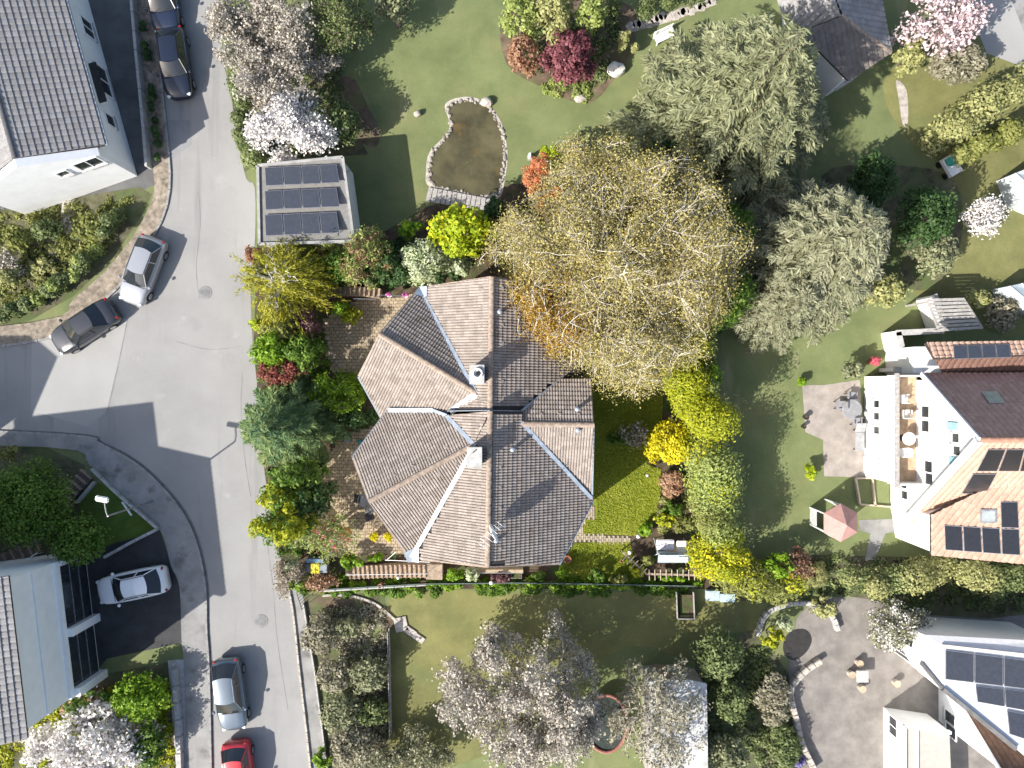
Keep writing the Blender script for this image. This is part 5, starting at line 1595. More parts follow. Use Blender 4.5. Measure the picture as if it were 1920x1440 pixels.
PAL['lawnblade'] = [(0.14, 0.19, 0.012), (0.225, 0.265, 0.017), (0.33, 0.335, 0.05)]
PAL['lawnmuted'] = [(0.085, 0.11, 0.035), (0.14, 0.165, 0.06), (0.21, 0.21, 0.09)]
grass([(1095, 640), (1238, 640), (1245, 720), (1240, 800), (1212, 870), (1240, 880), (1238, 930), (1222, 990), (1190, 1004), (1094, 1001), (1100, 976), (1118, 972), (1118, 946), (1108, 900)], 27000, 'lawnblade', "short bright grass of the lawn beside the house", 1)
grass([(1078, 1018), (1180, 1014), (1190, 1050), (1205, 1092), (1060, 1092), (1052, 1060)], 9000, 'lawnblade', "short grass below the brick garden path", 2)

# ---- main property -------------------------------------------------------------
def where_oak(C):
    q = np.random.default_rng(5).normal(0, 0.7, len(C))
    return (C[:, 0] + q + 0.8 * np.sin(C[:, 1] * 1.7) < P(1070, 0, 9).x) & (C[:, 1] + q < P(0, 535, 9).y)
plant('twig', 1162, 497, 222, 12.5, 'oak', "huge spreading oak with pale limbs and yellow young leaves over the roof edge", "tree", "oak_tree", ry=232,
      dens=0.8, leaf=(0.105, 0.072), bark=M_BARKP, n1=26, n2=12, n3=7, n4=3, fork=0.34, r0=0.36, spread=0.25, pal2='oakbrown', where=where_oak, leaves=175000, seed=41)
plant('broad', 1358, 560, 50, 8.0, 'green', "dark green tree at the right edge behind the big oak", "tree", "broadleaf_tree", ry=60)
plant('broad', 1356, 440, 50, 8.0, 'green', "dark tree showing past the right side of the oak crown", "tree", "broadleaf_tree")
plant('broad', 1250, 290, 48, 5.5, 'deep', "dark evergreen poking out above the oak crown", "tree", "evergreen_tree", ry=22)
plant('broad', 1090, 560, 90, 3.0, 'olive', "olive undergrowth beneath the oak beside the roof", "shrub", "shrub", dens=0.6)
plant('broad', 1200, 420, 95, 2.6, 'green', "wide green undergrowth beneath the middle of the oak", "shrub", "shrub", dens=0.5)
plant('broad', 1290, 640, 46, 4.8, 'gold', "golden hedge conifer tucked under the oak's lower right side", "shrub", "golden_conifer", ry=70, leaf=(0.16, 0.08))
plant('broad', 1035, 385, 34, 8.6, 'orange', "coral-leaved tree showing through the upper left of the oak", "tree", "coral_tree", dens=0.3, leaf=(0.15, 0.10))
plant('broad', 1006, 335, 28, 8.2, 'red', "red-leaved shrub at the upper left corner of the oak", "shrub", "red_shrub", ry=46, leaf=(0.12, 0.08), dens=0.6)
plant('broad', 1032, 292, 26, 3.8, 'lime', "lime green shrub above the red-leaved shrub", "shrub", "lime_shrub", ry=18)
plant('broad', 868, 434, 74, 7.0, 'lime', "bright lime-yellow tree between the pond and the main roof", "tree", "lime_tree", ry=50, leaf=(0.24, 0.16), pal2='yellow', frac2=0.1, lobe=0.30)
plant('broad', 925, 400, 26, 4.5, 'deep', "dark green bush between pond deck and oak", "shrub", "dark_bush", ry=30)
plant('broad', 770, 430, 30, 3.0, 'fresh', "fresh green bush beside the lime tree and the garage shade", "shrub", "green_bush", ry=18)
plant('broad', 800, 492, 54, 4.5, 'variegated', "grey-green variegated tree touching the top of the main roof", "tree", "variegated_tree", ry=46, leaf=(0.18, 0.10))
plant('broad', 865, 500, 20, 3.4, 'variegated', "small pale shrub between the variegated tree and the roof peak", "shrub", "pale_shrub")
plant('broad', 738, 505, 46, 4.2, 'deep', "dark green shrub left of the variegated tree", "shrub", "dark_shrub", ry=32)
plant('twig', 690, 488, 54, 5.2, 'sage', "thin tree with reddish green shoots behind the upper patio", "tree", "thin_tree", leaf=(0.22, 0.07), pal2='rust', frac2=0.3, n1=8, n2=5, n3=4, n4=2, dens=0.9)
plant('broad', 640, 500, 46, 3.6, 'green', "green shrub in the shade of the garage hedge", "shrub", "green_shrub", ry=34)
hedge([(560, 470), (610, 462), (665, 470)], 30, 2.9, 'sage', "narrow-leaved light hedge along the lower wall of the garage", leaf=(0.24, 0.06))
hedge([(600, 505), (625, 520), (700, 530)], 22, 2.2, 'deep', "dark hedge behind the curved garden steps")
plant('weep', 527, 528, 88, 6.5, 'birch', "weeping birch with white twisting branches by the road", "tree", "weeping_birch", bark=M_BARKW, ry=76, leaf=(0.24, 0.055), dens=1.25)
plant('broad', 478, 478, 18, 2.2, 'rust', "small brownish bush at the upper left of the birch", "shrub", "bush")
plant('broad', 492, 610, 24, 3.0, 'lime', "lime bush on the road edge below the birch", "shrub", "lime_bush", ry=14)
plant('twig', 572, 606, 32, 3.0, 'purple', "purple-leaved plum shrub under the birch's lower edge", "shrub", "plum_shrub", ry=20, leaf=(0.16, 0.09), dens=1.2)
plant('broad', 530, 622, 50, 4.0, 'olive', "olive twiggy shrub between birch and red barberry", "shrub", "olive_shrub", ry=24)
plant('broad', 512, 655, 42, 4.2, 'fresh', "fresh green shrub above the red barberry on the road edge", "shrub", "green_shrub")
plant('broad', 572, 660, 40, 4.4, 'green', "green shrub right of the road-edge shrubs facing the patio", "shrub", "green_shrub", ry=34)
plant('broad', 530, 694, 50, 3.8, 'wine', "red barberry bush by the road above the feathery conifer", "shrub", "barberry_bush", ry=28, leaf=(0.14, 0.09))
plant('broad', 640, 580, 20, 1.8, 'fresh', "bright green shrub at the foot of the curved steps", "shrub", "green_shrub", ry=16)
plant('broad', 660, 592, 20, 1.5, 'gold', "yellowish shrub on the upper patio corner", "shrub", "yellow_shrub", ry=18)
plant('conifer', 520, 800, 116, 8.5, 'bluegreen', "feathery blue-green conifer overhanging the road", "tree", "feathery_conifer", droop=0.12, levels=12, per=13, leaf=(0.38, 0.05), ry=104, dens=1.15, bare=0.04)
plant('twig', 632, 735, 50, 4.2, 'fresh', "feathery bright green maple between conifer and wing roof", "tree", "green_maple", ry=38, leaf=(0.22, 0.09), dens=1.5)
plant('broad', 672, 785, 42, 2.6, 'deep', "dark green shrub under the eaves between the two roof wings", "shrub", "dark_shrub", ry=22)
plant('broad', 560, 890, 56, 6.4, 'green', "green shrub below the feathery conifer", "shrub", "green_shrub", ry=30)
plant('broad', 540, 930, 54, 6.4, 'gold', "yellow-green shrub on the road bend above the hanging branch", "shrub", "golden_shrub", ry=36, leaf=(0.20, 0.11), pal2='green', frac2=0.4)
plant('broad', 585, 930, 46, 5.6, 'deep', "dark green shrub beside the blue bucket", "shrub", "dark_shrub", ry=40)
plant('broad', 535, 985, 70, 7.0, 'gold', "yellow-green conifer-like bush leaning over the road bend", "shrub", "golden_bush", ry=32, leaf=(0.20, 0.10), pal2='green', frac2=0.35)
plant('twig', 605, 1000, 62, 4.6, 'sage', "spindly shrub with arching branches and red flowers", "shrub", "spindly_shrub", bark=M_BARKP, leaf=(0.16, 0.07), n1=12, n2=4, n3=3, n4=2, dens=0.55, pal2='rose', frac2=0.10, flower=True, ry=58, fork=0.2)
plant('broad', 645, 998, 18, 1.3, 'orange', "small orange-leaved shrub right of the spindly red-flowered shrub", "shrub", "orange_shrub", ry=14, dens=0.8)
plant('broad', 660, 1052, 22, 1.6, 'fresh', "rounded green bush at the foot of the long steps", "shrub", "green_bush", ry=16)
hedge([(685, 1048), (715, 1045)], 14, 0.9, 'fresh', "low clipped green hedge beside the stair rail")
plant('twig', 540, 1082, 26, 2.4, 'twig', "bare pinkish shrub at the kerb below the bins", "shrub", "bare_shrub", leaf=(0.14, 0.06), bark=M_BARKP, ry=34)
plant('broad', 548, 1060, 16, 2.0, 'variegated', "silvery shrub left of the wheelie bins", "shrub", "silver_shrub", ry=22)
plant('broad', 555, 1092, 18, 1.4, 'fresh', "bright green shrub in the lower left plot corner", "shrub", "green_shrub", ry=12)
plant('twig', 600, 1092, 32, 1.6, 'deadleaf', "brown twiggy shrub below the wheelie bins", "shrub", "brown_shrub", ry=16)
# shrubs along the lower fence
plant('broad', 852, 1074, 18, 1.8, 'fresh', "bright green bush below the left part of the lower verge", "shrub", "green_bush", ry=14)
plant('broad', 884, 1076, 14, 1.6, 'variegated', "white-flecked bush below the roof ridge end", "shrub", "flecked_bush")
plant('broad', 940, 1082, 22, 1.3, 'purple', "reddish heather-like bush in front of the grey planter", "shrub", "red_bush", ry=10)
plant('broad', 1052, 1072, 14, 1.2, 'fresh', "fresh green bush below the terracotta pot", "shrub", "green_bush", ry=10)
plant('broad', 1010, 1082, 14, 1.0, 'green', "dark bush in the lower bed right of the planter", "shrub", "dark_bush", ry=10)
plant('broad', 1118, 1078, 22, 1.2, 'green', "loose green bush on the lower lawn", "shrub", "green_bush", ry=14)
plant('broad', 1160, 1086, 20, 1.1, 'olive', "olive bush by the lower fence left of the ladder trellis", "shrub", "olive_bush", ry=10)
plant('broad', 1262, 1083, 40, 1.0, 'fresh', "bright creeping bush under the ladder trellis", "shrub", "green_bush", ry=9)
cover([(620, 1082), (830, 1080), (1000, 1084), (1310, 1086), (1310, 1099), (552, 1102), (560, 1085)], 9000, 'fresh', 0.5, "mixed low planting along the lower fence", seed=2)
cover([(555, 1104), (830, 1103), (1300, 1102), (1300, 1112), (840, 1112), (560, 1114)], 7000, 'green', 0.45, "dark low planting outside the lower fence", seed=3)
# right-hand border
plant('broad', 1253, 834, 54, 3.0, 'yellow', "brilliant yellow round bush on the lawn edge", "shrub", "yellow_bush", ry=44, leaf=(0.18, 0.10), lobe=0.30, lobes=60)
plant('twig', 1190, 815, 26, 2.2, 'cream', "small tree with white blossom at the shaded lawn edge", "tree", "blossom_tree", ry=24, dens=0.35)
plant('broad', 1160, 822, 36, 0.6, 'green', "low green plants in the shaded lawn corner", "shrub", "low_shrub", ry=12)
plant('broad', 1258, 906, 26, 0.7, 'deadleaf', "rusty low shrub with dead leaves on the lawn edge", "shrub", "rusty_shrub", ry=30, leaf=(0.16, 0.11))
hedge([(1262, 680), (1280, 725), (1308, 765), (1338, 800)], 92, 5.2, 'gold', "tall golden conifer hedge below the oak", leaf=(0.18, 0.08), dens=1.3)
hedge([(1326, 600), (1325, 660), (1322, 730)], 44, 4.8, 'sage', "sage green hedge behind the golden hedge", leaf=(0.18, 0.09))
hedge([(1318, 830), (1335, 870), (1338, 935)], 108, 4.8, 'sage', "thick sage green conifer hedge beside the yellow bush", leaf=(0.20, 0.08), pal2='gold', frac2=0.2)
hedge([(1335, 930), (1345, 990)], 92, 4.6, 'olive', "olive conifer hedge between the sage hedge and the golden bush", leaf=(0.20, 0.08), pal2='sage', frac2=0.4)
plant('broad', 1347, 1038, 60, 4.8, 'gold', "egg-shaped golden conifer in the lower right plot corner", "tree", "golden_conifer", ry=58, leaf=(0.18, 0.09), pal2='yellow', frac2=0.12, lobe=0.3, lobes=70)
plant('broad', 1245, 975, 24, 1.6, 'gold', "yellow-green bush above the garden swing seat", "shrub", "golden_bush", ry=14)
plant('broad', 1262, 955, 26, 1.4, 'green', "green bush between the rusty shrub and the swing seat", "shrub", "green_bush", ry=14)
plant('broad', 1210, 992, 14, 1.0, 'fresh', "small green bush at the end of the brick path", "shrub", "green_bush")
plant('broad', 1195, 1068, 16, 1.2, 'gold', "yellowish bush left of the swing seat inside the ladder trellis", "shrub", "golden_bush", ry=14)
plant('broad', 1215, 1050, 14, 1.1, 'olive', "olive bush touching the swing seat's left end", "shrub", "olive_bush", ry=12)
cover([(1240, 930), (1290, 930), (1300, 1000), (1220, 1000)], 2500, 'olive', 0.5, "mixed planting round the back of the swing seat", seed=4)
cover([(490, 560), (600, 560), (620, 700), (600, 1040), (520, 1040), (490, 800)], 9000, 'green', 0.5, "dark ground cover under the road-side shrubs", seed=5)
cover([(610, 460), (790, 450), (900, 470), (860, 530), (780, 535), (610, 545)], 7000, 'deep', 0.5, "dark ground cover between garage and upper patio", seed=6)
cover([(1000, 300), (1380, 300), (1390, 590), (1250, 700), (1100, 640), (960, 500)], 14000, 'green', 0.6, "green ground cover under the oak", seed=7)
hedge([(1368, 1082), (1405, 1078), (1445, 1098), (1480, 1105)], 86, 2.6, 'olive', "loose olive hedge right of the egg-shaped conifer", leaf=(0.2, 0.09), pal2='gold', frac2=0.3)
plant('broad', 1458, 1060, 34, 3.0, 'fresh', "bright green bush right of the loose olive hedge", "shrub", "green_bush", ry=24)
plant('twig', 1494, 1058, 30, 3.0, 'rust', "reddish twiggy shrub beside the bright green bush", "shrub", "reddish_shrub", ry=26, dens=0.6)
plant('broad', 1450, 1196, 26, 2.4, 'gold', "yellow-green bush by the round terrace pond", "shrub", "golden_bush", ry=18)
plant('broad', 1468, 1168, 14, 2.2, 'variegated', "white-flecked bush above the yellow-green bush by the terrace", "shrub", "flecked_bush")

# ---- garden to the north -------------------------------------------------------
plant('twig', 505, 50, 122, 6.5, 'cream', "broad pale blossoming tree at the top edge by the road", "tree", "blossom_tree", bark=M_BARKP, dens=1.3, leaf=(0.15, 0.11), ry=86)
plant('twig', 512, 150, 82, 5.5, 'cream', "pale blossoming tree between the top tree and the white one", "tree", "blossom_tree", bark=M_BARKP, dens=1.3, leaf=(0.15, 0.11))
plant('twig', 550, 242, 74, 5.0, 'white', "brilliant white blossoming tree above the garage", "tree", "blossom_tree", dens=1.9, leaf=(0.16, 0.13), ry=58, spread=0.2)
plant('broad', 642, 232, 34, 3.5, 'mutedgreen', "dark green bush right of the white blossom tree", "shrub", "dark_bush", ry=42)
plant('twig', 640, 40, 60, 6.0, 'mutedgreen', "open green tree casting branch shadows on the upper lawn", "tree", "open_tree", ry=60, dens=0.8)
plant('broad', 735, 10, 50, 4.5, 'greygreen', "grey-green tree at the top edge left of the track", "tree", "grey_tree", ry=30)
hedge([(434, 60), (446, 130), (456, 210), (472, 310)], 46, 2.2, 'mutedgreen', "long green hedge along the road opposite the parked cars", dens=1.5)
hedge([(470, 220), (478, 270), (486, 300)], 24, 2.0, 'mutedgreen', "short dark hedge left of the white blossom tree")
plant('broad', 975, 30, 38, 6.0, 'sage', "sage conifer at the upper left of the red maple", "tree", "sage_conifer", ry=44)
plant('broad', 1035, 25, 42, 6.5, 'mutedyellow', "pale yellow-green tree behind the red maple", "tree", "yellow_tree", ry=50)
plant('broad', 1105, 30, 30, 6.0, 'sage', "green conifer right of the pale yellow tree behind the red maple", "tree", "sage_conifer", ry=36)
plant('broad', 1066, 108, 62, 5.0, 'maroon', "dark red maple on the island bed in the north lawn", "tree", "red_maple", ry=56, leaf=(0.2, 0.13), lobe=0.26, lobes=60)
plant('broad', 982, 104, 32, 4.0, 'rust', "pinkish orange shrub left of the dark red maple", "shrub", "pinkish_shrub", ry=38)
plant('broad', 1168, 76, 14, 2.4, 'mutedyellow', "small yellowish conifer right of the dark red maple", "shrub", "small_conifer", ry=20)
plant('broad', 1188, 90, 7, 1.2, 'mutedyellow', "tiny yellowish shrub at the tip of the island bed", "shrub", "small_shrub")
cover([(990, 150), (1110, 150), (1100, 188), (1030, 175)], 1500, 'sage', 0.4, "low pale plants below the red maple", seed=8)
for (x, y, rx, ryy, lb) in ((1208, 12, 20, 30, "clipped dome hedge beside the stone path, left one"), (1256, 2, 20, 24, "clipped dome hedge beside the stone path, middle one"), (1150, 10, 16, 20, "clipped dome hedge beside the red maple's conifers"), (1305, -10, 20, 20, "clipped dome hedge at the top end of the stone path")):
    plant('broad', x, y, rx, 2.6, 'mutedgreen', lb, "hedge", "dome_hedge", ry=ryy, group="clipped dome hedges", leaf=(0.12, 0.09), lobe=0.55)
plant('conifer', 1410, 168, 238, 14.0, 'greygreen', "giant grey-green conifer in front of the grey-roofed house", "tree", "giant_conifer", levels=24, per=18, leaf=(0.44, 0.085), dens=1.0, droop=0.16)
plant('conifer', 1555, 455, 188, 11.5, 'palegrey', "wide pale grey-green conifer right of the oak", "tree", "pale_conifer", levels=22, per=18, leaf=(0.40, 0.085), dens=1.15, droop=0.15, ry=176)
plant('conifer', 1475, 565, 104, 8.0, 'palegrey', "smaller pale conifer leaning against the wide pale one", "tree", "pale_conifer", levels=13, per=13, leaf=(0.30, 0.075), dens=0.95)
plant('broad', 1635, 340, 40, 4.5, 'deep', "dark ivy-green tree between the two giant conifers", "tree", "dark_tree", ry=58, leaf=(0.2, 0.14))
plant('broad', 1735, 410, 52, 5.0, 'deep', "very dark yew by the drying lawn", "tree", "dark_yew", ry=62)
plant('broad', 1752, 478, 36, 3.6, 'greygreen', "blue-grey bush below the dark yew", "shrub", "grey_bush", ry=46)
plant('broad', 1660, 545, 40, 2.6, 'mutedyellow', "yellow-green bush on the lawn above the yard wall", "shrub", "yellow_bush", ry=34)
plant('twig', 1765, 45, 76, 6.0, 'pink', "pink magnolia in full flower at the top right", "tree", "pink_magnolia", dens=1.1, leaf=(0.22, 0.16), ry=54)
plant('broad', 1790, 120, 56, 3.4, 'drab', "brownish loose bush below the pink magnolia", "shrub", "brown_bush", ry=40)
plant('broad', 1705, 105, 26, 3.0, 'mutedyellow', "yellow-green bush left of the brownish bush", "shrub", "yellow_bush", ry=50)
hedge([(1765, 260), (1830, 205), (1900, 165), (1960, 135)], 74, 3.0, 'mutedyellow', "broad slanting yellow-green hedge at the right edge", leaf=(0.2, 0.13))
hedge([(1800, 285), (1880, 255), (1960, 215)], 50, 2.4, 'olive', "second slanting olive hedge below the broad yellow-green one", leaf=(0.2, 0.13))
plant('twig', 1845, 408, 32, 3.0, 'white', "small white blossoming tree on the dry lawn", "tree", "blossom_tree", dens=1.2)
plant('broad', 1880, 590, 32, 2.0, 'drab', "drab bush right of the slatted pergola", "shrub", "drab_bush", ry=34)
plant('broad', 1830, 560, 22, 1.8, 'mutedyellow', "yellow-green bush behind the slatted pergola", "shrub", "yellow_bush")
plant('broad', 1595, 695, 30, 2.0, 'greygreen', "grey-green shrub above the paved terrace", "shrub", "grey_shrub", ry=18)
plant('broad', 1520, 885, 12, 1.2, 'lime', "lime plant on the lower edge of the paved terrace", "shrub", "lime_plant", ry=16)
plant('broad', 1503, 716, 7, 0.8, 'fresh', "tiny potted plant at the corner of the paved terrace", "shrub", "small_plant")

# ---- gardens to the south ------------------------------------------------------
plant('twig', 985, 1325, 150, 7.5, 'cream', "very large pale blossoming tree at the bottom middle", "tree", "blossom_tree", bark=M_BARKP, dens=1.2, leaf=(0.16, 0.11), n1=14, n2=7, n3=6, seed=77)
plant('twig', 1235, 1345, 92, 5.5, 'drab', "greyish bare-twigged tree over the pale shed roof", "tree", "bare_tree", bark=M_BARKP, dens=0.35, leaf=(0.2, 0.12), n1=11, n2=7, n3=5, ry=110)
plant('broad', 1345, 1225, 46, 3.6, 'mutedgreen', "green bushy tree right of the pale shed", "tree", "green_tree", ry=52)
plant('broad', 1365, 1310, 36, 2.6, 'mutedgreen', "green bush below the bushy tree by the shed", "shrub", "green_bush", ry=46)
plant('broad', 1360, 1415, 42, 3.0, 'greygreen', "feathery grey bush at the bottom edge right of the shed", "shrub", "grey_bush", ry=40)
plant('broad', 1450, 1310, 34, 1.6, 'drab', "drab mixed shrub left of the curved terrace wall", "shrub", "drab_shrub", ry=60)
plant('broad', 1470, 1400, 34, 1.4, 'mutedgreen', "green mixed shrub by the lower terrace wall", "shrub", "green_shrub", ry=44)
plant('broad', 1498, 1425, 12, 0.9, 'lavender', "lavender clump at the foot of the terrace wall", "shrub", "lavender")
for (x, y, r, h, pl, lb) in ((600, 1190, 36, 2.0, 'drab', "drab shrub by the path at the top of the lower left bed"), (650, 1180, 22, 1.6, 'greygreen', "silvery shrub beside the small round lawn"),
                             (625, 1265, 34, 2.2, 'drab', "brownish shrub in the middle of the lower left bed near the path"), (690, 1265, 38, 2.4, 'greygreen', "grey-green shrub in the lower left bed near the fence"),
                             (640, 1335, 40, 2.2, 'greygreen', "loose grey-green shrub in the lower left bed by the kerb"), (700, 1335, 30, 1.8, 'mutedgreen', "dark green shrub beside the fence of the south lawn"),
                             (665, 1400, 46, 2.4, 'drab', "wide drab shrub near the bottom edge by the kerb"), (730, 1425, 40, 2.6, 'palegrey', "pale loose shrub at the bottom edge under the fence end"),
                             (800, 1415, 50, 2.4, 'palegrey', "pale loose shrub left of the large blossoming tree"), (608, 1420, 20, 1.2, 'fresh', "small green shrub at the kerb near the bottom edge")):
    plant('broad' if pl != 'palegrey' else 'twig', x, y, r, h, pl, lb, "shrub", "shrub", dens=0.8)
cover([(600, 1140), (725, 1140), (728, 1440), (625, 1440)], 9000, 'drab', 0.5, "mixed dry planting of the lower left bed", seed=9)
hedge([(1580, 1085), (1640, 1095), (1700, 1080)], 56, 2.6, 'mutedgreen', "loose green hedge right of the reddish shrub", pal2='mutedyellow', frac2=0.4)
hedge([(1700, 1082), (1780, 1075), (1850, 1082)], 64, 3.0, 'mutedyellow', "yellow-green hedge below the terracotta-roofed house")
hedge([(1850, 1095), (1920, 1085), (1980, 1090)], 70, 3.0, 'mutedgreen', "dark green hedge at the right edge below the terracotta roof")
plant('twig', 1690, 1180, 50, 3.6, 'palegrey', "pale leafy tree at the corner of the solar-roofed house", "tree", "pale_tree", dens=1.4, ry=48, pal2='white', frac2=0.35, leaf=(0.14, 0.09))
plant('broad', 1545, 1140, 30, 1.4, 'mutedyellow', "low yellowish planting above the round terrace pond", "shrub", "yellow_shrub", ry=18)

# ---- gardens on the left -------------------------------------------------------
hedge([(215, 395), (195, 435), (165, 480), (120, 525), (60, 560), (-20, 595)], 34, 1.6, 'mutedgreen', "long curved green hedge above the parked silver car", pal2='sage', frac2=0.3)
plant('broad', 90, 430, 30, 1.8, 'mutedgreen', "green bush under the white gable wall", "shrub", "green_bush", ry=24)
plant('broad', 35, 445, 28, 1.8, 'olive', "olive bush at the left edge under the white gable wall", "shrub", "olive_bush", ry=30)
plant('broad', 165, 425, 34, 1.6, 'olive', "yellow-green bush by the tan garden path", "shrub", "olive_bush", ry=30)
plant('broad', 20, 520, 26, 1.5, 'mutedyellow', "yellowish bush at the left edge inside the curved hedge", "shrub", "yellow_bush", ry=22)
plant('twig', 15, 495, 24, 1.6, 'cream', "small pale flowering bush at the left edge", "shrub", "pale_bush", ry=26)
plant('broad', 75, 505, 40, 0.7, 'mutedyellow', "low yellow-green planting inside the curved hedge", "shrub", "low_shrub", ry=20)
hedge([(268, 40), (278, 130), (288, 220), (296, 300)], 14, 0.8, 'deep', "low dark hedge between wall and parked dark cars")
plant('broad', 55, 945, 82, 4.2, 'green', "big rounded dark green bush by the side street steps", "shrub", "rounded_bush", ry=86, leaf=(0.17, 0.12))
plant('broad', 148, 1010, 52, 3.4, 'green', "rounded green bush beside the street lamp lawn", "shrub", "rounded_bush", ry=50)
plant('broad', 15, 850, 20, 2.0, 'olive', "yellowish bush at the left edge on the side street", "shrub", "olive_bush", ry=14)
plant('broad', 265, 1305, 58, 2.6, 'fresh', "bright green bush in the lower left corner bed", "shrub", "green_bush", ry=46)
plant('broad', 160, 1315, 60, 2.2, 'green', "green bush below the shaded facade", "shrub", "green_bush", ry=30, pal2='deadleaf', frac2=0.15)
plant('broad', 285, 1390, 36, 2.4, 'green', "dark green bush right of the white blossom in the corner bed", "shrub", "green_bush", ry=50)
plant('twig', 165, 1400, 112, 3.6, 'white', "white blossoming tree in the lower left corner", "tree", "blossom_tree", dens=1.5, leaf=(0.22, 0.16), ry=76, spread=0.2)
cover([(-20, 1345), (90, 1320), (320, 1260), (325, 1440), (-20, 1440)], 12000, 'gold', 0.35, "yellow-green ground cover of the lower left corner bed", seed=11)
cover([(-20, 400), (250, 370), (200, 470), (60, 580), (-20, 600)], 8000, 'olive', 0.4, "mixed low planting inside the curved hedge", seed=12)

plant('broad', 1525, 1078, 30, 1.2, 'mutedyellow', "spiky yellow grass clump right of the reddish twiggy shrub", "shrub", "grass_clump", ry=26, leaf=(0.35, 0.04))
cover([(1370, 1050), (1560, 1045), (1900, 1060), (1960, 1150), (1700, 1130), (1560, 1115), (1430, 1128)], 9000, 'mutedgreen', 0.5, "mixed low planting below the terracotta-roofed house", seed=14)
cover([(1310, 1210), (1420, 1200), (1480, 1290), (1505, 1440), (1330, 1440)], 9000, 'mutedgreen', 0.5, "mixed planting between pale shed and curved terrace wall", seed=15)
cover([(430, 60), (600, 0), (640, 100), (640, 280), (490, 300), (460, 310)], 9000, 'mutedgreen', 0.5, "green planting under the blossoming trees by the road", seed=16)
cover([(955, 20), (1160, 20), (1150, 140), (1080, 180), (960, 110)], 5000, 'mutedgreen', 0.4, "low planting of the island bed round the red maple", seed=17)
plant('broad', 1330, 700, 24, 4.2, 'fresh', "fresh green shrub at the outer edge of the golden hedge", "shrub", "green_shrub", ry=40)

# ------------------------------------------------------------------ cars
def paint(name, col, rough=0.25, metal=0.0):
    return mat("paint_" + name, col, rough, 0.02, 1.0, metal=metal, spec=0.5, coat=0.7)

def gridpatch(f, nu, nv):
    vs = [f(i / nu, j / nv) for j in range(nv + 1) for i in range(nu + 1)]
    fs = [(j * (nu + 1) + i, j * (nu + 1) + i + 1, (j + 1) * (nu + 1) + i + 1, (j + 1) * (nu + 1) + i) for j in range(nv) for i in range(nu)]
    return vs, fs

